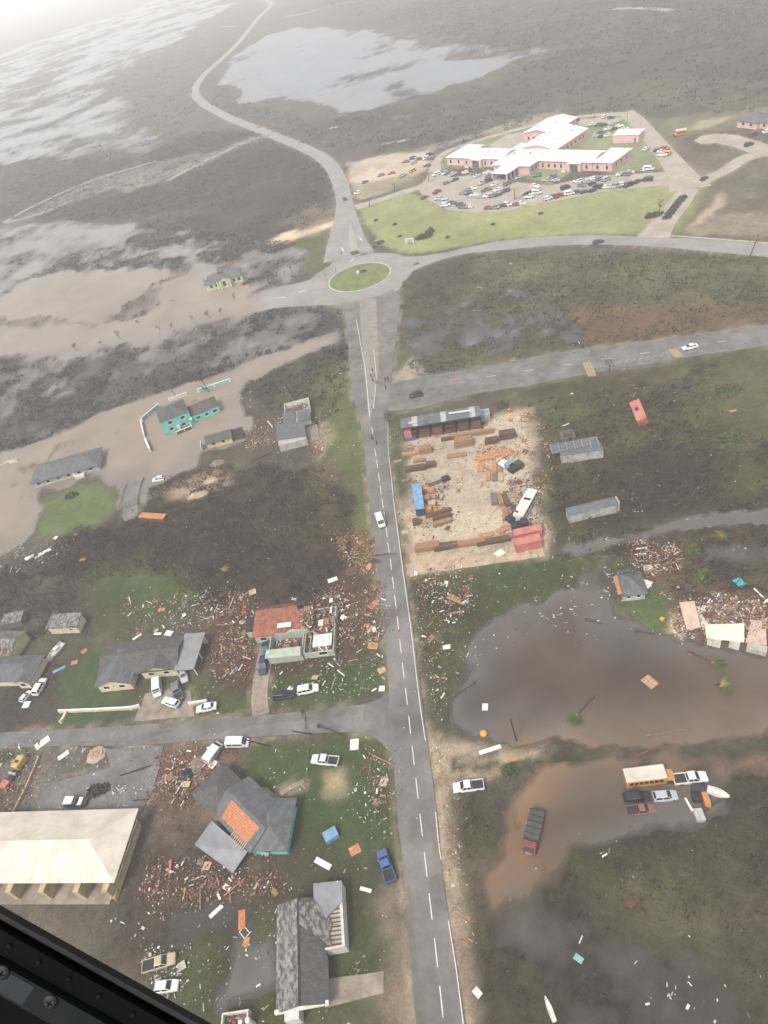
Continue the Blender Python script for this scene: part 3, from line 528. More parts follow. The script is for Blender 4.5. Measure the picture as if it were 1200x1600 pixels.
def edge(name, pts, w, z, key, parent, t=.006):
    c = [np.array(p) for p in catmull([G(*p) for p in pts], 6)]; vs = []; fs = []
    for i, p in enumerate(c):
        d = c[min(i+1, len(c)-1)]-c[max(i-1, 0)]; d = d/np.hypot(*d); n = np.array([-d[1], d[0]])*w/2
        vs += [(*(p-n), z), (*(p+n), z)]
    for i in range(len(c)-1): fs.append((2*i, 2*i+2, 2*i+3, 2*i+1))
    return MB().slab(vs, fs, t).build(name, key, parent)
edge('edge_line', [(615,780),(628,880),(642,980),(649,1040),(657,1105),(665,1158)], .14, .372, 'paint_white', road)
edge('edge_line', [(681,1270),(686,1320),(690,1345)], .14, .372, 'paint_white', road)
edge('edge_line', [(701,1440),(711,1500),(718,1550),(724,1600),(733,1680)], .14, .372, 'paint_white', road)
edge('edge_line', [(606.5,660),(607,700),(611,740),(615,778)], .12, .372, 'paint_white', road)
edge('edge_line', [(557,500),(564,540),(571,580),(575,620),(578,652)], .16, .385, 'paint_white', road)
edge('edge_line', [(584,548),(588,590),(584,640)], .14, .385, 'paint_white', road)
for x0, y0, x1, y1 in [(912,568,924,590),(1046,547,1060,560)]:
    for k in range(3):
        bar('yellow_bar', G(x0+k*4.5, y0-k*.5), G(x1+k*4.5-3, y1-k*.5), .7, .356, 'paint_yellow', rr)
for k in range(7): bar('hatch_dash', G(965+k*11, 569-k*1.7), G(971+k*11, 564.5-k*1.7), .13, .356, 'kerb', rr)
for k in range(7): bar('hatch_dash', G(760+k*60, 590-k*9), G(775+k*60, 588-k*9), .18, .356, 'paint_white', rr)
for a, b in [((548,410),(553,405)),((585,378),(591,376)),((562,372),(566,377)),((534,388),(537,394)),((466,458),(478,455)),((430,468),(446,465))]:
    bar('lane_arrow', G(*a), G(*b), .5, .39, 'paint_white', rb)
for k in range(7): bar('rumble_bar', G(577,474+k*6), G(587,473.5+k*6), .12, .384, 'kerb', median)
mat('silt_wash', S(188,172,152,.62), S(160,146,130,.58), scale=.6, rough=.95, bscale=2.5, fine=.2, world_co=True)
nt = MATS['silt_wash'].node_tree; ge = nt.nodes.new('ShaderNodeNewGeometry'); nz = nt.nodes.new('ShaderNodeTexNoise'); nz.inputs['Scale'].default_value = .3; nz.inputs['Detail'].default_value = 9; nz.inputs['Roughness'].default_value = .72
ra = nt.nodes.new('ShaderNodeMapRange'); ra.inputs[1].default_value = .47; ra.inputs[2].default_value = .66; ra.inputs[3].default_value = 0; ra.inputs[4].default_value = .55
nt.links.new(ge.outputs['Position'], nz.inputs['Vector']); nt.links.new(nz.outputs['Fac'], ra.inputs[0]); nt.links.new(ra.outputs[0], nt.nodes['Principled BSDF'].inputs['Alpha'])
for pts, par in [([(572,1094),(590,1088),(606,1084),(609,1120),(613,1170),(600,1168),(588,1152),(565,1146)], ss), ([(684,1310),(692,1360),(703,1430),(690,1430),(680,1360),(676,1310)], road), ([(629,1370),(640,1370),(650,1480),(658,1590),(649,1592),(639,1480)], road), ([(600,604),(660,591),(720,584),(740,600),(690,634),(612,640)], rr), ([(740,578),(900,549),(1100,523),(1195,510),(1195,516),(1000,546),(820,574),(742,588)], rr), ([(690,632),(740,614),(870,594),(1020,569),(1190,540),(1190,534),(1020,562),(870,586),(740,604)], rr), ([(548,480),(618,470),(618,540),(612,590),(560,600),(548,560)], road), ([(600,640),(606,700),(614,770),(606,772),(600,700)], road), ([(586,890),(592,930),(602,1000),(610,1060),(604,1060),(596,1000)], road), ([(300,1130),(480,1113),(560,1106),(560,1118),(400,1134),(250,1146)], ss), ([(60,1160),(200,1158),(300,1152),(300,1158),(200,1165),(60,1166)], ss)]:
    P = [G(*p) for p in pts]
    if sum(P[i][0]*P[(i+1) % len(P)][1]-P[(i+1) % len(P)][0]*P[i][1] for i in range(len(P))) < 0: P = P[::-1]
    zz = {'main_road': .3665, 'fork_road': .3505, 'side_street': .3525}[par.name]; MB().add([(x, y, zz) for x, y in P], [tuple(range(len(P)))]).build('silt_wash', 'silt_wash', par)
kb = edge('roadside_kerb', [(1045,370),(1100,373.5),(1200,381.5),(1300,390)], .5, .52, 'kerb', None, .3)
struct(kb, 'pale kerb along the upper edge of the east road')
# ------------------------------------------------------------------ ground sheet and flood water
def land_z(X, Y):
    dist = np.hypot(X, Y)
    z = .16 + .09*fbm(X, Y, 7, 4, 11)
    far = np.clip((dist-500)/1500, 0, 1)
    z = z + far*.3*fbm(X, Y, 60, 3, 77)
    isl = fbm(X, Y, 9, 6, 21, .7)*.8 + fbm(X, Y, 34, 3, 23)*.4
    islf = fbm(X, Y, 46, 5, 25, .6)
    isl = np.where(dist > 450, isl*.35+islf*.8, isl)
    silt = np.zeros(X.shape+(3,)) + np.array(GREYW); wet = np.zeros(X.shape)
    for k, (pts, dep, amt, soft, warp, col) in enumerate(WATER):
        m = zmask(pts, X, Y, soft, warp, 300+k*7)
        # islands stand where the noise is above a level set by amt
        d = dep*(.50 - np.clip((isl + amt*2.3-1.0), -.5, 1.2)*.62)
        z = z*(1-m) + (z - .12 - d)*m
        wet = np.maximum(wet, m)
        mc = zmask(pts, X, Y, soft*3+2, warp, 300+k*7)[..., None]; silt = silt*(1-mc)+np.array(col)*mc
    for rp in ISLES:
        m = zmask(rp, X, Y, 4, 5, 66); z = z*(1-m)+np.maximum(z, -.06+.22*isl)*m
    for rp in SINK:
        m = zmask(rp, X, Y, 3, 2, 55); z = z*(1-m)+np.minimum(z, -.28)*m; mc = m[..., None]; silt = silt*(1-mc)+np.array(TAUPE)*mc
    for rp in RAISE:
        m = zmask(rp, X, Y, 1.2, .8, 77); z = z*(1-m)+np.maximum(z, .10+.08*fbm(X, Y, 5, 3, 14))*m; wet = wet*(1-m)
    fm = np.zeros(X.shape)
    for P in FOOT:
        px = [p[0] for p in P]; py = [p[1] for p in P]
        k = (X > min(px)-6) & (X < max(px)+6) & (Y > min(py)-6) & (Y < max(py)+6)
        if not k.any(): continue
        fm[k] = np.maximum(fm[k], np.clip(sdist(P, X[k], Y[k])/1.6+1.0, 0, 1))
    # the drowned part of the west arm keeps the lake bed
    px_, py_ = PX(X, Y); fm = np.where((px_ < 455) & (py_ > 430) & (py_ < 560), 0, fm)
    z = z*(1-fm) + np.where(z < .1, .12, np.minimum(z, .2))*fm
    return z, wet, silt, fm
def grid(rows, cols, y0, y1, k, lx, rx):
    "a sheet whose cells grow with distance"
    t = np.linspace(0, 1, rows); Y = (y0+k)*((y1+k)/(y0+k))**t - k
    u = np.linspace(0, 1, cols); XL = -(lx[0]+lx[1]*Y); XR = rx[0]+rx[1]*Y
    X = XL[:, None]*(1-u)+XR[:, None]*u; Y = np.repeat(Y[:, None], cols, 1)
    i = np.arange(rows-1)[:, None]*cols+np.arange(cols-1)[None, :]
    q = np.stack([i, i+1, i+cols+1, i+cols], -1).reshape(-1, 4)
    return X, Y, q
def np_mesh(name, co, quads, mats):
    me = bpy.data.meshes.new(name); n = quads.shape[1]
    me.vertices.add(len(co)); me.vertices.foreach_set('co', np.ascontiguousarray(co, np.float32).ravel())
    me.loops.add(quads.size); me.loops.foreach_set('vertex_index', np.ascontiguousarray(quads, np.int32).ravel())
    me.polygons.add(len(quads)); me.polygons.foreach_set('loop_start', np.arange(0, quads.size, n, dtype=np.int32))
    me.update(calc_edges=True); me.validate()
    for k in mats: me.materials.append(MATS[k])
    return me
def add_attr(me, name, kind, dom, data):
    a = me.attributes.new(name, kind, dom)
    if kind == 'FLOAT_COLOR':
        d = np.ones((len(data), 4), np.float32); d[:, :3] = data; a.data.foreach_set('color', d.ravel())
    else: a.data.foreach_set('value', np.ascontiguousarray(data, np.float32).ravel())
X, Y, Q = grid(760, 560, 2, 26000, 60, (95, .42), (105, .95))
gz, wet, silt, foot = land_z(X, Y)
cov = np.zeros(X.shape+(3,))+np.array(SCRUB)*.8; veg = np.zeros(X.shape)+1.0
far = np.clip((np.hypot(X, Y)-900)/900, 0, 1)[..., None]
cov = cov*(1-far)+np.array(S(104,102,90,.6))*far
for k, (pts, col, st, soft, warp, vg) in enumerate(COVER):
    m = zmask(pts, X, Y, soft, warp, 900+k*11)*st
    cc = np.array(col)*(.80 if vg >= .65 else .92)
    cov = cov*(1-m[..., None])+cc*m[..., None]; veg = veg*(1-m)+vg*m
# large soft patches of greener and browner growth, wet mud near the water line
g1 = fbm(X, Y, 26, 4, 61)[..., None]; g2 = fbm(X, Y, 9, 5, 71, .6)[..., None]; vv = np.maximum(veg[..., None], .7)
g3_ = np.clip(fbm(X, Y, 15, 5, 91, .65)[..., None]-.15, 0, 1)*np.clip(veg[..., None]-.6, 0, 1)*2.2; cov = cov*(1-.55*g3_)+np.array(S(142,122,100,.6))*.55*g3_
cov = cov*(1+np.clip(vv*(.24*g1+.26*g2), -.5, .6)) + vv*np.clip(g2, 0, 1)*np.array([.004, .010, -.002])+vv*np.clip(-g1, 0, 1)*np.array([.008, .001, -.003])
mudm = np.clip(1-(gz-.02)/.10, 0, 1)[..., None]*wet[..., None]
cov = cov*(1-.35*mudm)
sh = (np.clip(foot*1.6, 0, 1)*.55)[..., None]; sn = np.clip(fbm(X, Y, 3, 3, 81)*.8+.45, 0, 1)[..., None]
cov = cov*(1-sh*sn)+np.array(S(196,178,152,.7))*sh*sn; cov = np.clip(cov, .015, .8)
gm = np_mesh('ground', np.stack([X, Y, gz], -1).reshape(-1, 3), Q, [])
add_attr(gm, 'cover', 'FLOAT_COLOR', 'POINT', cov.reshape(-1, 3)); add_attr(gm, 'veg', 'FLOAT', 'POINT', veg.ravel())
m = bpy.data.materials.new('ground'); m.use_nodes = True; MATS['ground'] = m; nt = m.node_tree; N = nt.nodes; Lk = nt.links; bs = N['Principled BSDF']
bs.inputs['Roughness'].default_value = .95; bs.inputs['Specular IOR Level'].default_value = .15
geo = N.new('ShaderNodeNewGeometry'); ac = N.new('ShaderNodeAttribute'); ac.attribute_name = 'cover'; av = N.new('ShaderNodeAttribute'); av.attribute_name = 'veg'
def noise(sc, det, rough=.6, dist=0):
    n = N.new('ShaderNodeTexNoise'); n.inputs['Scale'].default_value = sc; n.inputs['Detail'].default_value = det; n.inputs['Roughness'].default_value = rough; n.inputs['Distortion'].default_value = dist
    Lk.new(geo.outputs['Position'], n.inputs['Vector']); return n.outputs['Fac']
def mth(op, a, b=None):
    n = N.new('ShaderNodeMath'); n.operation = op
    for i, q in enumerate((a, b)):
        if q is None: continue
        if isinstance(q, (int, float)): n.inputs[i].default_value = q
        else: Lk.new(q, n.inputs[i])
    return n.outputs[0]
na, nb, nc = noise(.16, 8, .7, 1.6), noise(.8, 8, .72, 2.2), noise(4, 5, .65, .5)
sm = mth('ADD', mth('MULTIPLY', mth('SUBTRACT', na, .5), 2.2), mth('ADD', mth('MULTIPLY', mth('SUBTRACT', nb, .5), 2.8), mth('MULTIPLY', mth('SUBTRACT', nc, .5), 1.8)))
val = mth('MAXIMUM', mth('ADD', mth('MULTIPLY', sm, mth('ADD', mth('MULTIPLY', av.outputs['Fac'], .75), .05)), 1.0), .3)  # growth mottling; shade of its crevices is painted in as darker noise
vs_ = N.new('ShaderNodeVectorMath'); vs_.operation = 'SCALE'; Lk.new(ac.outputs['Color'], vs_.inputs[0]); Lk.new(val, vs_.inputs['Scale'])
# dry straw and grey litter mixed through the growth
mx = N.new('ShaderNodeMix'); mx.data_type = 'RGBA'; mx.inputs[7].default_value = (*S(168,150,122,.6), 1)
st = N.new('ShaderNodeMapRange'); st.inputs[1].default_value = .60; st.inputs[2].default_value = .74; st.inputs[3].default_value = 0; st.inputs[4].default_value = .5
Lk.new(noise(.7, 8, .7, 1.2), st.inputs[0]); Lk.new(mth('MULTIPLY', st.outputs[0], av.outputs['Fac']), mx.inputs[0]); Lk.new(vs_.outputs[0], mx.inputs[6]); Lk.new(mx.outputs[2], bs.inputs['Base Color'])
bp = N.new('ShaderNodeBump'); bp.inputs['Strength'].default_value = .7; bp.inputs['Distance'].default_value = .35; Lk.new(mth('MULTIPLY', nb, av.outputs['Fac']), bp.inputs['Height']); Lk.new(bp.outputs[0], bs.inputs['Normal'])
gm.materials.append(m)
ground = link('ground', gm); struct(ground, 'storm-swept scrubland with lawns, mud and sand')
for p in gm.polygons[:0]: pass
# water
Xw, Yw, Qw = grid(520, 380, 2, 26000, 60, (100, .42), (110, .95))
wz, _, silt, _ = land_z(Xw, Yw)
# patches of sediment drifting in the flood
sd = fbm(Xw, Yw, 18, 4, 5)[..., None]; silt = silt*(1+.13*sd)
def stain(pts, col, st, soft, warp, seed):
    global silt
    mm = zmask(pts, Xw, Yw, soft, warp, seed)[..., None]*st; silt = silt*(1-mm)+np.array(col)*mm
stain([(1090,1100),(1120,1030),(1200,1040),(1260,1080),(1260,1170),(1100,1170),(900,1166),(850,1158),(1000,1150)], S(142,120,100,.54), .7, 14, 6, 8)
stain([(820,1165),(900,1170),(860,1250),(790,1270)], S(178,142,104,.58), .9, 6, 4, 9)
stain([(740,1340),(850,1300),(850,1350),(770,1400)], S(164,120,90,.55), .8, 6, 4, 10)
stain([(780,960),(900,935),(880,960),(800,985)], S(124,108,94,.5), .6, 8, 5, 12)
depth = np.clip(-wz, 0, 2)
wm = np_mesh('flood_water', np.stack([Xw, Yw, Xw*0], -1).reshape(-1, 3), Qw, []); add_attr(wm, 'silt', 'FLOAT_COLOR', 'POINT', np.clip(silt, .01, .8).reshape(-1, 3))
add_attr(wm, 'depth', 'FLOAT', 'POINT', depth.ravel())
m = bpy.data.materials.new('flood_water'); m.use_nodes = True; MATS['flood_water'] = m; nt = m.node_tree; N = nt.nodes; Lk = nt.links; bs = N['Principled BSDF']
geo = N.new('ShaderNodeNewGeometry'); ac = N.new('ShaderNodeAttribute'); ac.attribute_name = 'silt'
bs.inputs['Roughness'].default_value = .34; bs.inputs['Specular IOR Level'].default_value = .3; bs.inputs['IOR'].default_value = 1.33
mr = N.new('ShaderNodeMapRange'); mr.inputs[1].default_value = .3; mr.inputs[2].default_value = .7; mr.inputs[3].default_value = .86; mr.inputs[4].default_value = 1.14
Lk.new(noise(.05, 6, .6, 1.0), mr.inputs[0]); vs_ = N.new('ShaderNodeVectorMath'); vs_.operation = 'SCALE'; Lk.new(ac.outputs['Color'], vs_.inputs[0]); Lk.new(mr.outputs[0], vs_.inputs['Scale']); Lk.new(vs_.outputs[0], bs.inputs['Base Color'])
bp = N.new('ShaderNodeBump'); bp.inputs['Strength'].default_value = .25; bp.inputs['Distance'].default_value = .06; Lk.new(noise(1.3, 3, .5), bp.inputs['Height']); Lk.new(bp.outputs[0], bs.inputs['Normal'])
ad = N.new('ShaderNodeAttribute'); ad.attribute_name = 'depth'
al = N.new('ShaderNodeMapRange'); al.inputs[1].default_value = 0; al.inputs[2].default_value = .26; al.inputs[3].default_value = .25; al.inputs[4].default_value = 1; Lk.new(ad.outputs['Fac'], al.inputs[0]); Lk.new(al.outputs[0], bs.inputs['Alpha'])
wm.materials.append(m); water = link('flood_water', wm); struct(water, 'still muddy flood water lying over the low ground')
# haze: even rain haze in one closed box
m = bpy.data.materials.new('haze'); m.use_nodes = True; MATS['haze'] = m; nt = m.node_tree; nt.nodes.remove(nt.nodes['Principled BSDF'])
pv = nt.nodes.new('ShaderNodeVolumePrincipled'); pv.inputs['Density'].default_value = HAZE_DENSITY; pv.inputs['Color'].default_value = (.97, .975, .985, 1); pv.inputs['Anisotropy'].default_value = HAZE_ANISO
nt.links.new(pv.outputs[0], nt.nodes['Material Output'].inputs['Volume'])
hz = MB().box((-16000, -400, -3.5), (30000, 27000, 126)).build('haze', 'haze'); tag(hz, 'pale rain haze over the whole country', None, None, 'stuff')
gp = {}
def ground_z(x, y):
    z, _, _, _ = land_z(np.array([float(x)]), np.array([float(y)])); return float(z[0])
# ------------------------------------------------------------------ scrub, flattened brush and reeds (nobody could count it)
def sample(pts, dens, warp=2.0, seed=1, zmin=.03, cap=60000, csize=12):
    P = [G(*p) for p in pts]; a = np.array(P); x0, y0 = a.min(0)-2; x1, y1 = a.max(0)+2
    n = int(min(cap*3, (x1-x0)*(y1-y0)*dens)); r = np.random.default_rng(seed)
    x = r.uniform(x0, x1, n); y = r.uniform(y0, y1, n)
    wx = fbm(x, y, 8, 3, seed)*warp; wy = fbm(x, y, 8, 3, seed+9)*warp
    k = inside(P, x+wx, y+wy); x, y = x[k], y[k]
    c = fbm(x, y, csize, 4, seed+20); k = r.uniform(-1, 1, len(x)) < c*1.6+.35; x, y = x[k], y[k]      # clumped
    for Fp in FOOT:
        if len(x) == 0: break
        b = np.array(Fp)
        if b[:, 0].max() < x.min() or b[:, 0].min() > x.max() or b[:, 1].max() < y.min() or b[:, 1].min() > y.max(): continue
        k = ~inside(Fp, x, y); x, y = x[k], y[k]
    if len(x) == 0: return x, y, x
    z, _, _, _ = land_z(x, y); k = z > zmin
    return x[k], y[k], z[k]
def clumps(x, y, z, tris, h, spread, wid, cols, r, leafy=0.0, lean=None):
    "tangles of thin blades; returns triangles and a colour for each"
    n = len(x)
    if n == 0: return np.zeros((0, 3, 3)), np.zeros((0, 3))
    s = r.uniform(.5, 1.4, n)[:, None]
    c = np.stack([x, y, z], -1)[:, None, :]
    az = r.uniform(0, 2*np.pi, (n, tris)); el = r.uniform(.05, 1.0, (n, tris))
    L = r.uniform(.4, 1.0, (n, tris))*s
    d = np.stack([np.cos(az)*spread*L*(1.2-el), np.sin(az)*spread*L*(1.2-el), h*L*el], -1)
    if lean is not None: d = d + np.array(lean)*L[..., None]
    st = np.stack([r.normal(0, spread*.35, (n, tris)), r.normal(0, spread*.35, (n, tris)), np.full((n, tris), -.06)], -1)*s[..., None]
    st[..., 2] = -.05
    st[..., 2] += leafy*h*r.uniform(0, .8, (n, tris))
    a2 = az+np.pi/2+r.normal(0, .5, (n, tris)); w = wid*s*r.uniform(.5, 1.3, (n, tris))
    pv = np.stack([np.cos(a2)*w, np.sin(a2)*w, r.normal(0, .3, (n, tris))*w], -1)
    T = np.stack([c+st-pv, c+st+pv, c+st+d], 2).reshape(-1, 3, 3)
    cols = np.array(cols); ci = r.integers(0, len(cols), n); col = cols[ci][:, None, :]*r.uniform(.6, 1.35, (n, tris, 1))*r.uniform(.8, 1.2, (n, 1, 1))
    return T, np.clip(col, .01, .8).reshape(-1, 3)
def stuff_mesh(name, parts, key, label, parent=None):
    T = np.concatenate([p[0] for p in parts]); C = np.concatenate([p[1] for p in parts])
    me = np_mesh(name, T.reshape(-1, 3), np.arange(len(T)*3).reshape(-1, 3), [key]); add_attr(me, 'tint', 'FLOAT_COLOR', 'FACE', C)
    return tag(link(name, me, parent), label, None, None, 'stuff')
r = np.random.default_rng(3)
BR = [S(92,76,62,.5), S(64,54,46,.4), S(118,98,80,.55), S(84,72,58,.45), S(48,42,36,.35)]; OL = [S(96,96,60,.45), S(74,78,48,.4), S(120,112,74,.5), S(84,72,54,.42)]; GY = [S(88,86,77,.45), S(112,106,94,.5), S(66,64,57,.42)]
GR = [S(98,116,62,.55), S(84,104,54,.5), S(120,128,74,.55)]; DK = [S(62,60,50,.42), S(80,76,64,.45), S(48,48,40,.36)]
def brush(name, label, zones, cols, dens, tris, h, spread, wid, seed, leafy=0., lean=None, warp=3., zmin=.03, csize=12):
    parts = []
    for i, zn in enumerate(zones):
        x, y, z = sample(zn, dens, warp, seed+i, zmin, 60000, csize); parts.append(clumps(x, y, z, tris, h, spread, wid, cols, r, leafy, lean))
    return stuff_mesh(name, parts, 'twigs', label)
Z_brown = [(240,745),(330,735),(500,735),(545,780),(570,850),(560,885),(420,960),(340,940),(250,900),(130,900),(20,880),(120,830),(220,800)]
brush('flattened_brush', 'brown flattened brush left of the main road', [Z_brown, [(0,880),(140,900),(130,960),(60,990),(0,960)]], BR, 1.9, 9, 1.1, 1.6, .10, 100, lean=(-.5,.3,0))
brush('scrub', 'tangled brown and olive scrub right of the lumber yard', [[(850,640),(1000,600),(1120,570),(1120,640),(1200,700),(1220,800),(1060,805),(870,855),(852,780)], [(870,860),(1060,815),(1220,800),(1220,930),(1060,930),(990,870)]], BR+OL+BR, 1.7, 8, 1.1, 1.5, .12, 120, lean=(.5,-.2,0))
brush('field_scrub', 'low olive scrub between the forking roads', [[(628,445),(660,418),(740,400),(900,390),(1200,403),(1200,505),(1100,518),(900,546),(740,573),(660,586),(628,560)]], OL+DK, .75, 8, 1.0, 1.4, .13, 140, zmin=-.05)
brush('marsh_scrub', 'dark scrub standing in the flood left of the roundabout', [[(0,560),(300,512),(400,485),(500,478),(548,502),(530,520),(440,550),(300,600),(100,680),(0,720)], [(0,360),(250,352),(450,378),(478,425),(440,445),(250,490),(0,520)], [(365,600),(450,565),(540,525),(550,570),(500,690),(430,640)]], DK+GY, .85, 8, 1.2, 1.5, .16, 160, zmin=-.07)
brush('dark_thicket', 'dark bare thicket beside the north road', [[(0,250),(215,248),(300,208),(400,208),(480,238),(516,275),(518,330),(480,370),(330,372),(230,348),(0,342)]], DK+[S(74,72,60,.44)], .12, 8, 1.6, 2.8, .2, 180, zmin=0, csize=30)
brush('far_wood', 'grey storm-stripped wood on the far land at upper right', [[(430,-15),(800,-40),(1300,-40),(1300,175),(1000,172),(860,186),(700,232),(560,225),(500,195),(560,172),(700,152),(800,105),(640,42)], [(325,135),(360,190),(460,225),(540,235),(560,225),(480,190),(380,155)]], GY+[S(100,92,78,.5), S(74,72,64,.46), S(92,90,78,.5)], .07, 8, 1.9, 3.6, .30, 200, zmin=0, warp=12, csize=70)
brush('far_marsh', 'pale marsh growth on the far flats at upper left', [[(0,120),(200,20),(330,0),(350,20),(300,110),(320,180),(215,245),(0,245)]], GY+OL, .008, 7, 2.5, 5, .5, 220, zmin=0, warp=20)
brush('wet_scrub', 'dark tangled growth in the flooded field at lower right', [[(880,1370),(960,1300),(1130,1290),(1220,1340),(1220,1460),(1060,1470),(930,1430)], [(745,1590),(770,1420),(870,1360),(980,1480),(1200,1500),(1200,1610),(745,1610)], [(1120,1170),(1220,1170),(1220,1290),(1130,1260)], [(722,1270),(745,1252),(785,1277),(798,1320),(770,1343),(732,1330)]], DK+BR, 1.7, 8, .6, .9, .09, 240)
brush('verge_grass', 'tufted grass along the main road', [[(500,560),(552,558),(572,680),(588,860),(560,880),(530,760),(505,690),(490,620)], [(640,892),(760,890),(900,872),(985,872),(800,950),(740,1010),(700,1110),(700,1158),(674,1150),(656,1000)], [(612,645),(632,690),(655,860),(640,862),(622,780)]], GR+OL, 1.2, 7, .35, .5, .05, 260)
brush('lawn_grass', 'rough lawn grass around the lower houses', [[(395,1168),(560,1152),(605,1177),(625,1300),(628,1400),(560,1420),(470,1400),(400,1200)], [(300,1485),(440,1435),(600,1425),(640,1455),(650,1610),(300,1610)], [(95,1062),(150,1002),(215,1105),(210,1130),(95,1135)], [(420,1060),(590,1030),(600,1080),(540,1103),(425,1113)], [(140,880),(230,880),(400,930),(300,950),(190,985),(130,970)]], GR+OL[:1], 1.6, 6, .28, .4, .045, 280)
brush('lot_scrub', 'trampled brown growth and twigs between the lower lots', [[(205,1320),(330,1305),(440,1345),(470,1390),(440,1450),(300,1490),(150,1450)], [(225,1172),(330,1162),(400,1168),(410,1210),(300,1240),(300,1320),(220,1300)], [(325,935),(600,905),(603,1055),(520,1058),(400,1078),(325,1058)], [(0,1000),(95,1000),(140,1060),(95,1138),(0,1145)]], BR+OL, 1.3, 8, .5, .8, .05, 300)
# ------------------------------------------------------------------ trees one can tell apart
def bare_tree_mesh(h, seed, wind=(.25, -.1)):
    q = random.Random(seed); tr = MB(); tips = []
    def grow(p, d, L, rad, lv):
        pts = [p]; dd = d.copy()
        for k in range(3):
            dd = (dd+Vector((q.uniform(-.18,.18)+wind[0]*.1, q.uniform(-.18,.18)+wind[1]*.1, .06))).normalized(); pts.append(pts[-1]+dd*(L/3))
        tr.tube(pts, [rad, rad*.85, rad*.7, rad*.5], 5 if lv == 0 else 3, cap=False)
        if lv >= 2: tips.append(pts[-1]); tips.append(pts[-2]); return
        for k in range(q.randint(3, 5)):
            t = q.uniform(.35, 1); i = min(2, int(t*3)); b = pts[i].lerp(pts[i+1], t*3-i)
            a = q.uniform(0, 6.28); nd = (dd*.7+Vector((math.cos(a), math.sin(a), q.uniform(.1,.6)))*.8).normalized()
            grow(b, nd, L*q.uniform(.42,.62), rad*.45, lv+1)
    grow(Vector((0, 0, -.2)), Vector((q.uniform(-.1,.1), q.uniform(-.1,.1), 1)).normalized(), h*.62, h*.022, 0)
    cr_ = MB()
    for t in tips:
        for k in range(7):
            c = t+Vector((q.gauss(0,.35), q.gauss(0,.35), q.gauss(0,.3))); a = Vector((q.gauss(0,1), q.gauss(0,1), q.gauss(0,1)))*h*.022; b = Vector((q.gauss(0,1), q.gauss(0,1), q.gauss(0,1)))*h*.022
            cr_.add([c-a, c+b, c+a*.8-b*.3], [(0, 1, 2)])
    return tr, cr_
TREES = [(bare_tree_mesh(5, 1), 'bark', 'leaf'), (bare_tree_mesh(6, 2), 'bark', 'leaf'), (bare_tree_mesh(4, 3), 'bark', 'hedge'), (bare_tree_mesh(7, 4), 'bark', 'hedge')]
TREES = [(a.mesh('trunk', k1), b.mesh('crown', k2)) for (a, b), k1, k2 in TREES]
def tree(x, y, v, label, s=1.0, group=None, tilt=(0, 0)):
    g = G(x, y); o = empty('bare_tree', (g[0], g[1], ground_z(*g))); o.rotation_euler = (tilt[0], tilt[1], random.uniform(0, 6.28)); o.scale = (s, s, s)
    link('trunk', TREES[v][0], o); link('crown', TREES[v][1], o); return tag(o, label, 'tree', group)
tree(610,668,1,'leafy young tree at the road edge beside the lumber yard',.95)
tree(952,583,0,'thin bare tree below the fork road, left of the yellow bars',1.1)
tree(320,612,2,'bare tree beside the teal wall in the flood',.8)
tree(535,400,2,'small dark shrub tree at the road corner above the roundabout',.6)
tree(1030,336,3,'lone dark tree on the hospital lawn beside the entrance hedge',.9)
tree(478,1142,3,'wind-broken tree leaning by the side street above the white pickup',.7,tilt=(.5,.6))
WT = 'small bare tree standing in the flood beside the west road'
for i, (x, y) in enumerate([(300,500),(328,497),(270,512),(366,470),(392,452),(420,442),(445,430),(458,428),(250,520),(345,492),(215,505),(190,530),(160,540),(120,548)]): tree(x, y, i % 4, WT, .62+.1*(i % 3), 'bare trees along the flooded west road')
FT = 'small stripped tree in the scrub right of the lumber yard'
for i, (x, y) in enumerate([(980,640),(1060,700),(1120,620),(870,780),(930,760),(1040,760),(1150,720),(1180,640),(900,610)]): tree(x, y, (i+1) % 4, FT, .6, 'stripped trees in the right field', (random.uniform(-.5,.5), random.uniform(-.5,.5)))
LT = 'small stripped tree in the brown brush left of the road'
for i, (x, y) in enumerate([(300,850),(360,830),(420,800),(480,850),(520,780),(250,870),(440,880)]): tree(x, y, i % 4, LT, .65, 'stripped trees in the brown brush', (random.uniform(-.7,.7), random.uniform(-.7,.7)))
# palms
def frond_mesh(L, key, droop=.9, n=9):
    mb = MB(); pts = []
    for i in range(n+1):
        t = i/n; pts.append(Vector((L*t*(1-.12*t), 0, .45*t*L*.5-droop*L*.55*t*t)))
    mb.tube(pts, [.035*(1-.8*i/n) for i in range(n+1)], 3, cap=False)
    for i in range(1, n+1):
        w = L*.30*math.sin(math.pi*min(1, i/n*.95+.06))+.06; b = pts[i]
        for s in (-1, 1):
            tip = b+Vector((L*.14, s*w, -.28*w)); mb.add([b+Vector((-.06, 0, 0)), b+Vector((.07, 0, 0)), tip], [(0, 1, 2)]); mb.add([b+Vector((-L/n*.5, 0, .01)), b+Vector((-L/n*.3, 0, .01)), b+Vector((L*.05, s*w*.9, -.3*w))], [(0, 1, 2)])
    return mb.mesh('frond', key)
FRG, FRD = frond_mesh(2.6, 'frond'), frond_mesh(2.1, 'frond_dry', 1.2)
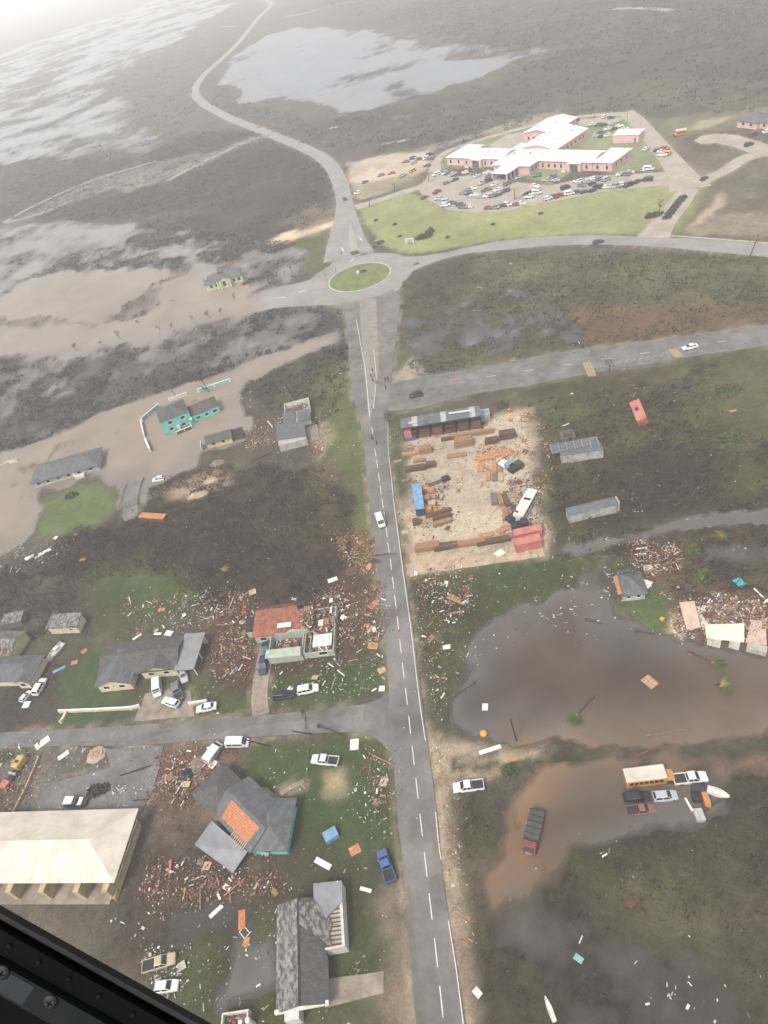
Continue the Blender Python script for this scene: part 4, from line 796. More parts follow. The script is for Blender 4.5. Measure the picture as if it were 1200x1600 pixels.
def palm(base, tip, label, n=15, dry=.25, blow=None, seed=0, r=.17):
    q = random.Random(seed); base = Vector(base); tip = Vector(tip); o = empty('palm_tree', base); t = tip-base
    mid = t*.5+Vector((q.uniform(-.2,.2), q.uniform(-.2,.2), .12)); tr = MB().tube([Vector((0,0,0)), t*.25+mid*.06, mid, t*.8, t], [r*1.5, r*1.1, r, r*.9, r*.85], 7).build('trunk', 'bark', o)
    MB().tube([t, t+t.normalized()*.5], [r*1.2, r*.6], 6).build('crown_shaft', 'frond_dry', o)
    for k in range(n):
        a = 2*math.pi*k/n+q.uniform(-.2,.2)
        if blow is not None: a = blow+q.uniform(-1.05, 1.05)
        f = link('frond', FRD if q.random() < dry else FRG, o, t+t.normalized()*.3); f.rotation_euler = (q.uniform(-.5,.5), q.uniform(-.55,.35), a); s = q.uniform(.75, 1.1); f.scale = (s, s, s)
    return tag(o, label, 'palm tree')
def g3(x, y, z=0): a = G(x, y, z); return (a[0], a[1], z)
palm(g3(1075,1018,.2), g3(1112,1034,.7), 'fallen palm with green crown at the right edge of the pond, upper of two', 18, .35, -.5, 1)
palm(g3(1119,1070,.1), g3(1125,1072,.8), 'uprooted palm crown in the pond, just below another fallen palm', 18, .35, -.35, 2)
palm(g3(928,1088,.1), g3(902,1116,.35), 'fallen palm with its crown drowned in the middle of the mud pond', 14, .1, -2.2, 3)
palm(g3(690,1000,.2), g3(683,999,.6), 'fallen palm crown on the grass right of the main road', 12, .5, .2, 4)
palm(g3(1125,848,.2), g3(1126,836,2.2), 'short palm in the scrub above the wreckage at right', 13, .2, None, 5)
palm(g3(338,893,.2), g3(345,889,.6), 'yellowed fallen palm crown in the brown brush', 12, .7, -.2, 6)
palm(g3(804,312,.3), g3(804,296,5.5), 'brown palm standing in the hospital car park before the portico', 13, .9, None, 7)
palm(g3(670,283,.3), g3(670,272,4.5), 'palm on the small oval island left of the hospital car park', 12, .6, None, 8)
palm(g3(577,322,.3), g3(577,312,4), 'small palm at the left hospital drive junction', 11, .3, None, 9)
palm(g3(616,300,.3), g3(616,288,4), 'small palm on the strip beside the left hospital drive', 11, .3, None, 10)
def shrub(x, y, rx, ry, h, label, name='shrub', group=None, key='hedge', n=260, ang=0, seed=0):
    q = np.random.default_rng(seed+int(x)); g = G(x, y); gz_ = ground_z(*g)
    a = q.uniform(0, 2*np.pi, n); rr_ = np.sqrt(q.uniform(0, 1, n)); cx = rx*rr_*np.cos(a); cy = ry*rr_*np.sin(a); lump = 1+.35*fbm(cx+x, cy+y, max(rx, ry)*.7, 3, 5); cz = q.uniform(.05, 1, n)**.6*h*np.sqrt(np.clip(1.05-rr_**2, 0, 1))*lump
    mb = MB(); s = .09+.12*h
    for i in range(n):
        c = Vector((cx[i], cy[i], cz[i])); u = Vector(q.normal(0, s, 3)); v = Vector(q.normal(0, s, 3)); mb.add([c-u, c+v, c+u, c-v*.6], [(0, 1, 2, 3)])
    o = empty(name, (g[0], g[1], gz_), ang); mb.build('foliage', key, o)
    st = MB()
    for k in range(5): st.tube([(q.normal(0, rx*.3), q.normal(0, ry*.3), -.1), (q.normal(0, rx*.4), q.normal(0, ry*.4), h*.7)], [.05, .03], 3, cap=False)
    st.build('stem', 'bark', o); return tag(o, label, 'shrub', group)
shrub(663,372,4.2,2.0,2.2,'dark shrubbery behind the white sign on the hospital lawn',n=420)
shrub(672,364,2,1.5,2,'separate taller bush at the right end of the lawn sign shrubbery')
shrub(566,428,2.2,1.2,1.2,'low bushes round the white stone on the roundabout lawn')
shrub(595,380,1.8,.9,.9,'flattened bush on the lawn edge above the roundabout')
shrub(1022,338,4,2.2,1.6,'long dark bush below the lone tree on the hospital lawn',n=380)
for i, (x, y) in enumerate([(1066,311),(1062,316),(1058,321),(1054,326),(1050,331),(1046,336),(1042,342)]): shrub(x, y, 1.9, 1.5, 1.3, 'hedge bush in the median row of the hospital entrance', 'hedge', 'median hedge at the hospital entrance', n=200)
for i, (x, y) in enumerate([(586,388),(588,346),(617,352),(625,370),(700,372),(770,352),(845,335)]): shrub(x, y, 1.2, .9, .8, 'small dark bush on the open hospital lawn', 'shrub', 'small bushes on the hospital lawn', n=120)
shrub(826,304,3.2,1.4,1.2,'dark hedge at the right end of the car park island',n=260)
shrub(1140,612,4,3,1.4,'bright green bush in the right field below the white car',key='leaf',n=320)
shrub(1140,690,4.5,3,1.4,'green bush beside the brown mounds in the right field',key='leaf',n=320)
shrub(798,1205,1.6,1.3,1.0,'green bush on the strip above the white pickup',key='leaf')
shrub(785,634,1.8,1.6,1.4,'green bush at the corner of the sandy yard entrance',key='leaf')
shrub(113,776,2.2,1.6,1.1,'uprooted dark bush on the left lawn')
shrub(70,1232,2.4,1.5,1.3,'dark heap of branches with a turquoise scrap in the asphalt yard') if False else None
shrub(156,1236,2.4,1.4,1.2,'dark heap of branches in the asphalt yard behind the hall')
shrub(1083,862,1.6,1.3,1.3,'green bush in the scrub left of the short palm',key='leaf')
shrub(1097,902,2.0,1.6,1.3,'green bush on the grass behind the wreckage at right',key='leaf')
# ------------------------------------------------------------------ buildings
WINM = {}
def window_mesh(w, h, fk, pk):
    k = (round(w,2), round(h,2), fk, pk)
    if k not in WINM:
        f = MB(); t = .09
        for a, b in [((-w/2-t, -.05, -h/2-t), (w/2+t, .06, -h/2)), ((-w/2-t, -.05, h/2), (w/2+t, .06, h/2+t)), ((-w/2-t, -.05, -h/2), (-w/2, .06, h/2)), ((w/2, -.05, -h/2), (w/2+t, .06, h/2))]: f.box(a, b)
        f.box((-w/2-t-.05, -.12, -h/2-t-.06), (w/2+t+.05, .05, -h/2-t))
        p = MB().box((-w/2, -.012, -h/2), (w/2, .03, h/2))
        WINM[k] = (f.mesh('window', fk), p.mesh('pane', pk))
    return WINM[k]
def window(root, block, side, s, zc, w, h, fk='trim', pk='glass', name='window'):
    x0, y0, x1, y1 = block
    pos = {'f': (x0+s, y0, 0), 'b': (x0+s, y1, math.pi), 'l': (x0, y0+s, -math.pi/2), 'r': (x1, y0+s, math.pi/2)}[side]
    fm, pm = window_mesh(w, h, fk, pk)
    o = link(name, fm, root, (pos[0], pos[1], zc), pos[2]); link('pane', pm, o); return o
def door(root, block, side, s, w=1.0, h=2.05, key='shutter', z0=0.0):
    x0, y0, x1, y1 = block
    pos = {'f': (x0+s, y0, 0), 'b': (x0+s, y1, math.pi), 'l': (x0, y0+s, -math.pi/2), 'r': (x1, y0+s, math.pi/2)}[side]
    d = MB().box((-w/2, -.05, 0), (w/2, .04, h)).build('door', key, root, (pos[0], pos[1], z0+.02), pos[2])
    MB().box((w*.32, -.11, h*.45), (w*.40, -.05, h*.5)).build('handle', 'metal_dark', d); return d
def roof_gable(mb, x0, y0, x1, y1, h, rise, ax, o=.45, t=.16, mi=0):
    if ax == 'x':
        hw = (y1-y0)/2; sl = rise/hw; e = h-sl*o+t; yc = (y0+y1)/2; X0, X1 = x0-o, x1+o
        vs = [(X0, y0-o, e), (X1, y0-o, e), (X1, yc, h+rise+t), (X0, yc, h+rise+t), (X1, y1+o, e), (X0, y1+o, e)]; fs = [(0, 1, 2, 3), (3, 2, 4, 5)]
    else:
        hw = (x1-x0)/2; sl = rise/hw; e = h-sl*o+t; xc = (x0+x1)/2; Y0, Y1 = y0-o, y1+o
        vs = [(x0-o, Y0, e), (xc, Y0, h+rise+t), (xc, Y1, h+rise+t), (x0-o, Y1, e), (x1+o, Y0, e), (x1+o, Y1, e)]; fs = [(0, 1, 2, 3), (1, 4, 5, 2)]
    return mb.slab(vs, fs, t, mi)
def roof_hip(mb, x0, y0, x1, y1, h, rise, o=.45, t=.16, mi=0):
    w, d = x1-x0, y1-y0; hw = min(w, d)/2; sl = rise/hw; e = h-sl*o+t; X0, Y0, X1, Y1 = x0-o, y0-o, x1+o, y1+o; top = h+rise+t; q = hw+o
    if w >= d: r0, r1 = (X0+q, (y0+y1)/2), (X1-q, (y0+y1)/2)
    else: r0, r1 = ((x0+x1)/2, Y0+q), ((x0+x1)/2, Y1-q)
    if abs(w-d) < .2: r1 = (r0[0]+.02, r0[1]) if w >= d else (r0[0], r0[1]+.02)
    vs = [(X0, Y0, e), (X1, Y0, e), (X1, Y1, e), (X0, Y1, e), (*r0, top), (*r1, top)]
    fs = [(0, 1, 5, 4), (1, 2, 5), (2, 3, 4, 5), (3, 0, 4)] if w >= d else [(0, 1, 4), (1, 2, 5, 4), (2, 3, 5), (3, 0, 4, 5)]
    return mb.slab(vs, fs, t, mi)
def roof_flat(mb, x0, y0, x1, y1, h, rise, o=.4, t=.18, mi=0):     # single slope, higher at the back
    return mb.slab([(x0-o, y0-o, h+t), (x1+o, y0-o, h+t), (x1+o, y1+o, h+t+rise), (x0-o, y1+o, h+t+rise)], [(0, 1, 2, 3)], t, mi)
def hframe(name, p0, p1=None, ang=None, z0=0.0, base=None):
    a = G(*p0, z0)
    if ang is None: b = G(*p1, z0); ang = math.atan2(b[1]-a[1], b[0]-a[0])
    else: ang = math.radians(ang)
    z = base if base is not None else max(.05, ground_z(*a))-.05
    return empty(name, (a[0], a[1], z), ang)
def block(root, r, h, wk, roof=None, rk='roof_grey', rise=1.5, ax='x', o=.45, wins=(), gk=None, base=-.4, zoff=0.0, roofname='roof'):
    x0, y0, x1, y1 = r; h = h+zoff; mb = MB().box((x0, y0, base), (x1, y1, h))
    if roof == 'gable':
        if ax == 'x':
            yc = (y0+y1)/2; mb.add([(x0, y0, h), (x0, y1, h), (x0, yc, h+rise), (x1, y0, h), (x1, y1, h), (x1, yc, h+rise)], [(0, 2, 1), (3, 4, 5), (0, 3, 5, 2), (1, 2, 5, 4)])
        else:
            xc = (x0+x1)/2; mb.add([(x0, y0, h), (x1, y0, h), (xc, y0, h+rise), (x0, y1, h), (x1, y1, h), (xc, y1, h+rise)], [(0, 1, 2), (3, 5, 4), (0, 2, 5, 3), (1, 4, 5, 2)])
    mb.build('wall', wk, root); ro = None
    if roof:
        m2 = MB()
        if roof == 'gable': roof_gable(m2, x0, y0, x1, y1, h, rise, ax, o)
        elif roof == 'hip': roof_hip(m2, x0, y0, x1, y1, h, rise, o)
        else: roof_flat(m2, x0, y0, x1, y1, h, rise, o)
        ro = m2.build(roofname, rk, root)
    for wsp in wins:
        side, s, zc, w, hh = wsp[:5]; window(root, r, side, s, zc, w, hh, *(wsp[5:]))
    return ro
def walls_open(root, r, h, wk, t=.22, base=-.3, gaps=()):
    x0, y0, x1, y1 = r; H = lambda: h*random.uniform(.85, 1.0)
    for sd, a, b in [('f', (x0, y0), (x1, y0+t)), ('b', (x0, y1-t), (x1, y1)), ('l', (x0, y0+t), (x0+t, y1-t)), ('r', (x1-t, y0+t), (x1, y1-t))]:
        if sd in gaps: continue
        MB().box((a[0], a[1], base), (b[0], b[1], H())).build('wall', wk, root)
    MB().box((x0+t, y0+t, base), (x1-t, y1-t, .06)).build('floor', 'concrete_small', root)
WRECK = []      # (thing, local rectangle, pieces, z range, palette): wreckage lying inside broken buildings
# 1 hospital ------------------------------------------------------------
hp = hframe('hospital', (699,258.3), ang=-52.0, base=.25); tag(hp, 'large pink hospital with broad white roofs and several wings', 'hospital')
pw = [('f', s, 1.7, 1.3, 1.7, 'trim', 'glass') for s in (4, 8)]
block(hp, (11.2,0,37,15), 4, 'wall_pink', 'gable', 'roof_white', 1.5, 'x', .6, [('f', s, 1.7, 1.2, 1.8) for s in (2.5,6.5,11,15,19,23)])
block(hp, (0,.3,11,20), 4, 'wall_pink', 'hip', 'roof_white', 1.6, 'x', .6, [('f', 2.5, 1.7, 1.2, 1.8), ('f', 8, 1.7, 1.2, 1.8), ('l', 4, 1.7, 1.2, 1.8), ('l', 9, 1.7, 1.2, 1.8), ('l', 14, 1.7, 1.2, 1.8)], zoff=.05)
block(hp, (59.2,0,89,15), 4, 'wall_pink', 'gable', 'roof_white', 1.5, 'x', .6, [('f', s, 1.7, 1.2, 1.8) for s in (2.5,6,9.5,13,17,27)])
block(hp, (89.2,.3,99.3,19), 4, 'wall_pink', 'hip', 'roof_white', 1.6, 'x', .6, [('f', 2.5, 1.7, 1.2, 1.8), ('f', 7.5, 1.7, 1.2, 1.8), ('r', 4, 1.7, 1.2, 1.8), ('r', 9, 1.7, 1.2, 1.8), ('r', 14, 1.7, 1.2, 1.8)], zoff=.05)
block(hp, (37.2,-8,59,15.5), 4, 'wall_pink', 'hip', 'roof_white', 2.3, 'y', .7, [('r', 3, 1.7, 1.4, 1.8), ('r', 6, 1.7, 1.4, 1.8), ('l', 3, 1.7, 1.4, 1.8), ('f', 2.5, 1.7, 1.4, 1.8)], zoff=.1)
block(hp, (38,15.2,60.2,46.5), 4, 'wall_pink', 'gable', 'roof_white', 2.0, 'y', .6, [('r', s, 1.7, 1.3, 1.6) for s in (3,7,11,15,19,23,27)], zoff=.15)
block(hp, (25.5,38.5,43.5,64), 4, 'wall_pink', 'gable', 'roof_white', 1.8, 'y', .6, [('f', 3, 1.7, 1.4, 1.6), ('f', 6.5, 1.7, 1.4, 1.6), ('l', 5, 1.7, 1.3, 1.6), ('l', 11, 1.7, 1.3, 1.6), ('l', 17, 1.7, 1.3, 1.6), ('r', 22, 1.7, 1.3, 1.6)], zoff=.2)
block(hp, (31.5,15.3,37.8,26), 3.1, 'wall_pink', 'hip', 'roof_white', 1.0, 'y', .5)
for vx, vy, vz in [(6,8,5.3),(15,6,4.9),(22,9,5.0),(30,6,4.9),(43,3,5.9),(52,4,5.9),(44,24,5.4),(54,26,5.3),(44,36,5.4),(55,40,5.2),(30,46,5.2),(38,52,5.3),(31,58,5.2),(66,6,4.9),(73,9,5.0),(80,6,4.9),(86,9,4.9),(94,10,5.4)]: MB().box((vx-.5,vy-.4,vz-.8), (vx+.5,vy+.4,vz+.45)).build('roof_vent', 'metal_pale', hp)
# portico on columns
pr = roof_hip(MB(), 42.9,-18.2,52.6,-7.7, 3.7, 1.3, .4).build('portico_roof', 'roof_white', hp)
for cx in (43.4, 52.1):
    for cy in (-17.7, -14.2, -11):
        MB().box((cx-.38, cy-.38, -.3), (cx+.38, cy+.38, 3.75)).build('column', 'wall_pink', hp)
MB().box((44.4,-8.25,0), (51,-8.02,2.9)).build('entrance_glazing', 'glass', hp)
# entrance bays on the two long fronts
for bx in (17.2, 76.5):
    MB().box((bx,-1.9,-.3), (bx+1.5,-.02,3.5)).build('porch_pier', 'wall_pink', hp); MB().box((bx+6,-1.9,-.3), (bx+7.5,-.02,3.5)).build('porch_pier', 'wall_pink', hp)
    MB().box((bx+1.6,-1.4,0), (bx+5.9,-1.25,2.6)).build('porch_glazing', 'glass', hp)
    MB().box((bx-.1,-2.1,3.52), (bx+7.6,-.04,3.75)).build('porch_canopy', 'roof_white', hp)
    for q in range(6): MB().box((bx+1.7+q*.8,-1.52,0), (bx+1.78+q*.8,-1.4,2.6)).build('mullion', 'trim', hp)
    MB().box((bx-2.5,-3.2,-.3), (bx-.2,-2.9,.9)).build('railing', 'trim', hp)
an = hframe('hospital_annex', (957.5,224.2), (997.5,223.3), base=.25); tag(an, 'small plain pink outbuilding with flat white roof behind the hospital', 'building')
block(an, (0,0,13.3,7.6), 3.6, 'wall_pink', 'flat', 'roof_white', .3, 'x', .3, [], zoff=0); door(an, (0,0,13.3,7.6), 'f', 11.5)
pk_ = hframe('pink_building', (1150.8,199.2), (1180.8,203.3), base=.25); tag(pk_, 'low pink building with grey roof at the upper right edge', 'building')
block(pk_, (0,0,11,12), 3, 'wall_pink', 'hip', 'roof_slate', 2.2, 'x', .5, [('f', 3.5, 1.7, 1.4, 1.2), ('f', 8, 1.7, 1.4, 1.2), ('l', 4, 1.7, 1.2, 1.2)])
block(pk_, (11.2,2,26,13), 3, 'wall_pink', 'hip', 'roof_slate', 2.4, 'x', .5, [('f', 2.5, 1.6, 1.2, 1.4), ('f', 6, 1.6, 1.2, 1.4), ('f', 10, 1.6, 1.2, 1.4)], zoff=.05)
# 2 grey L-shaped house with cream gables --------------------------------
h = hframe('grey_roofed_house', (158.1,1082.6), (209.9,1077)); tag(h, 'grey-roofed house with two cream gables and a pale carport roof', 'house')
block(h, (.2,7.2,18.6,11.2), 2.7, 'wall_cream', None)
roof_gable(MB(), .2,2.6,18.6,11.2, 2.7, 1.6, 'x', .45).build('roof', 'roof_grey', h)
block(h, (.3,0,8.2,8), 2.7, 'wall_cream', 'gable', 'roof_slate', 1.55, 'y', .5, [('f', 1.9, 1.55, 1.3, .9), ('f', 5.6, 1.55, 1.3, .9)], zoff=.04)
block(h, (10.2,2.4,18.2,8), 2.7, 'wall_cream', 'gable', 'roof_grey', 1.5, 'y', .5, [('f', 2.2, 1.55, 1.2, .9), ('f', 5.8, 1.55, 1.2, .9)], zoff=.08)
MB().slab([(18.5,1.6,2.95),(23.3,1.5,2.8),(23.9,11.4,3.1),(18.9,11.5,3.3)], [(0,1,2,3)], .2).build('carport_roof', 'roof_felt', h)
for cx, cy in [(23,1.9),(23.4,10.8),(23.2,6.2),(18.8,1.9)]: MB().box((cx-.1,cy-.1,-.3), (cx+.1,cy+.1,2.72)).build('carport_post', 'trim', h)
MB().box((18.4,10.6,-.3), (23.4,10.8,2.7)).build('carport_wall', 'wall_cream', h)
door(h, (10.2,2.4,18.2,8), 'l', 1.2)
# 3 wrecked red-roofed house ----------------------------------------------
h = hframe('wrecked_red_house', (403.3,1007.8), ang=-10.5); tag(h, 'sage-walled house with rusty red roof, half unroofed and full of wreckage', 'house')
block(h, (-.1,.2,12.6,6.6), 2.7, 'wall_sage', None, wins=[('f', 1.9, 1.5, 1.5, 1.0)])
MB().slab([(-.4,-.2,2.92),(4.2,-.3,2.92),(5.0,.3,3.0),(7.4,.1,2.95),(8.3,.9,3.1),(10.6,.6,3.05),(11.4,1.5,3.15),(11.0,3.2,3.4),(11.8,4.4,3.5),(10.2,5.2,3.62),(9.6,7.0,3.85),(5.2,6.8,3.8),(3.6,7.0,3.82),(-.3,6.9,3.8)], [tuple(range(14))], .14).build('roof', 'roof_red', h)
for k in range(6): MB().slab([(11.0+.28*k,.8+.2*k,2.86),(11.14+.28*k,.8+.2*k,2.86),(11.5+.25*k,6.6,3.4),(11.36+.25*k,6.6,3.4)], [(0,1,2,3)], .12).build('bare_rafter', 'timber' if k % 2 else 'wood_pale', h)
MB().slab([(.6,7.0,3.9),(8.8,7.1,3.9),(9.2,8.4,3.2),(1.0,8.3,3.1)], [(0,1,2,3)], .1).build('torn_eave', 'wood_red', h); WRECK.append((h, (10.4,.6,13.6,6.4), 220, 2.4, 3.6, 'red'))
walls_open(h, (3.8,-6.0,11.6,.1), 2.5, 'wall_sage', gaps=('b',))
MB().slab([(3.4,-6.3,2.75),(11.5,-6.6,2.7),(11.4,-4.4,3.0),(3.5,-4.2,2.95)], [(0,1,2,3)], .16).build('porch_roof', 'wall_sage', h)
walls_open(h, (11.8,-5.7,18.6,6.8), 1.9, 'wall_sage')
window(h, (11.8,-5.7,18.6,6.8), 'f', 4.4, 1.3, 1.8, 1.0)
block(h, (-2.4,2.2,-.3,6.0), 2.3, 'wall_sage', 'flat', 'tar', .2, 'x', .15)
MB().box((14,-4.6,2.3), (18.2,-1.4,2.5)).build('fallen_ceiling', 'panel_white', h)
for k in range(5): MB().box((12+k*1.4,-5.5,2.42), (12.12+k*1.4,-1.2+random.uniform(-1,1),2.56)).build('rafter', 'wood_pale', h)
for k in range(4): MB().box((13+k*1.5,2.0,.1), (14.1+k*1.5,3.6,1.2+.3*k)).build('wreckage', ('wood_red','panel_white','timber','rubble')[k], h)
for k in range(3): MB().box((4.6+k*2.2,-3.6,.07), (6.0+k*2.2,-1.8,.8+.3*k)).build('wreckage', ('timber_dark','rubble','wood_red')[k], h)
MB().box((5.6,1.0,3.62), (8.8,2.3,3.72)).build('loose_sheet', 'panel_white', h)
WRECK.append((h, (12.1,-5.4,18.3,6.5), 900, .05, 2.3, 'red')); WRECK.append((h, (4.1,-5.7,11.3,0), 420, .05, 1.3, 'red'))
# 4 teal-walled house with torn roof ---------------------------------------
h = hframe('teal_walled_house', (335.9,1274.3), ang=-52.9, z0=2.8); tag(h, 'teal-walled house with torn grey roof and a patch of orange decking', 'house')
R1 = (-6.8,-.2,.9,7.2); R2 = (0.4,.2,10.3,8.6); R3 = (8.6,.6,14.6,9.8)
h_o = h
h3 = empty('x'); bpy.data.objects.remove(h3)
block(h, (-6.6,.2,.6,6.9), 2.8, 'wall_mint', 'hip', 'roof_grey', 1.5, 'y', .6)
block(h, (-.2,.4,10.4,8.4), 2.8, 'wall_mint', 'gable', 'roof_slate', 1.75, 'x', .5, zoff=.06)
# the right wing is turned: its front wall faces the camera
rw = G(397.3,1336.7); d0 = Matrix.Rotation(math.radians(52.9), 3, 'Z') @ Vector((rw[0]-h.location.x, rw[1]-h.location.y, 0))
def turned(pts): return pts
wing = empty('right_wing'); wing.parent = h; wing.location = (10.0,.5,0); wing.rotation_euler = (0,0,math.radians(37.5))
def sub(mb, name, key):
    c_, s_ = math.cos(math.radians(37.5)), math.sin(math.radians(37.5))
    mb.v = [(10.0+x*c_-y*s_, .5+x*s_+y*c_, z) for x, y, z in mb.v]; return mb.build(name, key, h)
bpy.data.objects.remove(wing)
sub(MB().box((.2,0,-.3), (6.3,8.2,2.8)), 'wall', 'wall_teal'); sub(roof_hip(MB(), .0,-.1,6.5,8.4, 2.8, 1.7, .45), 'roof', 'roof_slate')
sub(MB().box((2.2,-.06,1.0), (3.4,.02,1.9)), 'window', 'glass'); sub(MB().box((6.26,2.2,1.0), (6.36,3.4,1.9)), 'window', 'glass')
sub(MB().box((2.1,-.5,.3), (2.9,-.05,.9)), 'air_conditioner', 'metal_pale')
# orange deck boards exposed on the front slope, each board a piece
sl = 1.75/4.0
for k in range(8):
    yb = .55+k*.40; zb = 2.86+.16+ (yb-.4)*sl
    q = MB().slab([(1.5,yb,zb+.05),(9.2+.08*k,yb,zb+.05),(9.2+.08*k,yb+.36,zb+.05+.36*sl),(1.5,yb+.36,zb+.05+.36*sl)], [(0,1,2,3)], .035).build('deck_board', 'plank_orange', h)
for k in range(9):
    xx = 5.4+k*.45; MB().slab([(xx,-.75,2.62),(xx+.14,-.75,2.62),(xx+.14,.5,3.08),(xx,.5,3.08)], [(0,1,2,3)], .12).build('rafter_end', 'wood_pale', h)
lean = MB().slab([(.2,-1.0,2.6),(1.0,-5.6,2.35),(9.6,-4.1,.55),(10.0,-.2,2.5)], [(0,1,2,3)], .14).build('fallen_roof_panel', 'roof_felt', h)
# 5 long worn grey house at the bottom --------------------------------------
h = hframe('long_grey_house', (434,1583), (511,1568), z0=2.7); tag(h, 'long grey-roofed house near the bottom edge with a torn side porch', 'house')
block(h, (.3,.4,7.3,14.2), 2.7, 'wall_grey', None, wins=[('r', 4, 1.4, 1.2, 1.0), ('r', 8, 1.4, 1.2, 1.0), ('f', 3.6, 1.4, 1.3, 1.0)])
MB().add([(.3,.4,2.7),(7.3,.4,2.7),(3.8,.4,4.1)], [(0,1,2)]).add([(.3,14.2,2.7),(7.3,14.2,2.7),(3.8,14.2,4.1)], [(2,1,0)]).build('gable_wall', 'wall_grey', h)
MB().slab([(-.2,-.1,2.66),(3.8,-.1,4.3),(3.8,14.6,4.3),(-.2,14.7,2.66)], [(0,1,2,3)], .15).build('roof_slope', 'roof_worn', h)
MB().slab([(3.82,-.1,4.3),(7.8,-.1,2.66),(7.8,14.5,2.66),(3.82,14.6,4.3)], [(0,1,2,3)], .15).build('roof_slope', 'roof_grey', h)
MB().slab([(3.66,-.15,4.36),(3.98,-.15,4.36),(3.98,14.6,4.36),(3.66,14.6,4.36)], [(0,1,2,3)], .06).build('ridge_cap', 'tar', h)
block(h, (7.4,7.4,10.4,13.4), 2.6, 'wall_grey', None)
MB().slab([(4.0,10.6,4.36),(8.6,7.2,2.96),(8.4,9.0,3.0),(8.9,10.2,2.95),(8.2,11.8,3.0),(6.4,13.9,3.5),(4.0,13.8,4.36)], [tuple(range(7))], .12).build('porch_roof', 'roof_worn', h)
MB().slab([(6.2,16.7,3.3),(6.1,13.6,3.3),(8.0,11.2,3.15),(10.8,13.2,2.95),(10.9,16.4,3.0)], [(0,1,2,3,4)], .14).build('torn_roof_end', 'roof_felt', h)
for k in range(9):
    yy = 7.3+k*.62; MB().slab([(7.4,yy,3.0),(10.3,yy,2.75),(10.3,yy+.16,2.75),(7.4,yy+.16,3.0)], [(0,1,2,3)], .14).build('bare_rafter', 'wood_red' if k % 2 else 'timber_dark', h)
MB().box((10.3,6.9,-.2), (10.75,13.2,2.8)).build('fascia', 'wall_white', h); MB().box((7.6,6.9,-.2), (10.3,7.2,2.75)).build('fascia', 'wall_white', h)
MB().box((10.5,13.2,-.2), (10.8,16.3,2.9)).build('porch_wall', 'wall_white', h)
for px_ in (6.4, 10.2): MB().box((px_-.1,16.2,-.3), (px_+.1,16.4,3.2)).build('post', 'trim', h)
MB().box((1.0,-1.2,-.3), (3.2,.3,2.5)).build('entry_porch', 'wall_white', h); MB().box((-.4,-.2,2.3), (7.8,.35,2.85)).build('gutter_board', 'trim', h)
# 6 big white-roofed hall ----------------------------------------------------
h = hframe('white_roofed_hall', (0,1380.5), (174.4,1379.4), z0=4.0); tag(h, 'large hall with broad cream-white hipped roof at the lower left edge', 'hall')
block(h, (-13,1.4,21.6,12), 3.9, 'wall_ochre', None)
roof_hip(MB(), -14,.4,22.3,12.6, 4.0, 2.2, .4).build('roof', 'roof_cream', h)
for s in (3,7,11): window(h, (-13,1.4,21.6,12), 'r', s-1.4, 2.4, 1.6, 1.2)
MB().box((-14,-2.2,-.3), (20.8,1.3,.35)).build('terrace', 'concrete_small', h)
for cx in (-11,-4.6,1.6,8.2,15,20.6): MB().box((cx,-1.4,.3), (cx+1.1,1.35,3.75)).build('buttress', 'wall_ochre', h)
for s in (5, 12.5, 19, 26, 31): window(h, (-13,1.4,21.6,12), 'f', s, 2.0, 1.6, 1.6, 'trim', 'glass')
MB().box((21.7,-1.6,-.3), (22.0,11.5,1.2)).build('side_wall', 'wall_ochre', h)
# 7 small houses at the left edge -------------------------------------------
h = hframe('flat_roofed_hut', (80,992.5), (122.5,990.6)); tag(h, 'small low hut with stained grey roof above the stranded boat', 'house')
block(h, (.3,.2,8.4,3.9), 2.5, 'wall_cream', 'flat', 'roof_worn', .5, 'x', .3, [('f', 6.3, 1.6, .9, .6)])
h = hframe('small_hip_house', (32.5,1077.5), (50,1076.9)); tag(h, 'grey hip-roofed house with cream wall at the left edge', 'house')
block(h, (-11,1.0,3.6,7.4), 2.6, 'wall_cream', 'hip', 'roof_slate', 1.7, 'x', .5, [('f', 12.6, 1.5, 1.4, 1.1), ('f', 3, 1.5, 1.4, 1.1)])
block(h, (.2,.2,3.2,3), 2.6, 'wall_cream', 'gable', 'roof_slate', .9, 'y', .4, [('f', 1.4, 1.5, 1.3, 1.1)], zoff=.05)
h2_ = hframe('burst_roof_house', (0,1035), (32.5,1036), base=.05); tag(h2_, 'house with burst brown roof behind the grey hip-roofed house', 'house')
block(h2_, (-10,.5,4.6,7.2), 2.8, 'wall_yellow', 'gable', 'roof_worn', 1.5, 'x', .4)
for k in range(7): MB().slab([(-3+k,.3,3.05),(-2.5+k,.3,3.05),(-2.5+k,1.6+.2*(k % 3),3.65+.09*(k % 3)),(-3+k,1.6+.2*(k % 3),3.65+.09*(k % 3))], [(0,1,2,3)], .05).build('bare_board', ('wood_red','timber')[k % 2], h2_)
h = hframe('grey_shack', (8,985), (40,978), base=.1); tag(h, 'small grey shack with debris at the far left edge', 'house')
block(h, (.2,0,5.4,3.2), 2.0, 'timber_grey', 'flat', 'roof_worn', .3, 'x', .2)
h = hframe('long_flooded_house', (53.7,764), (155.2,734.8), base=-.1); tag(h, 'long grey-roofed house standing in the flood beside the left lawn', 'house')
block(h, (.3,.2,22.4,9.8), 2.5, 'wall_grey', 'hip', 'roof_slate', 1.9, 'x', .6, [('f', s, 1.4, 1.2, 1.0) for s in (2,5,8.5,12,15.5,19.5)])
MB().box((14.5,-1.6,0), (17.4,0.1,.9)).build('porch', 'wall_white', h); door(h, (.3,.2,22.4,9.8), 'f', 13.6, key='trim')
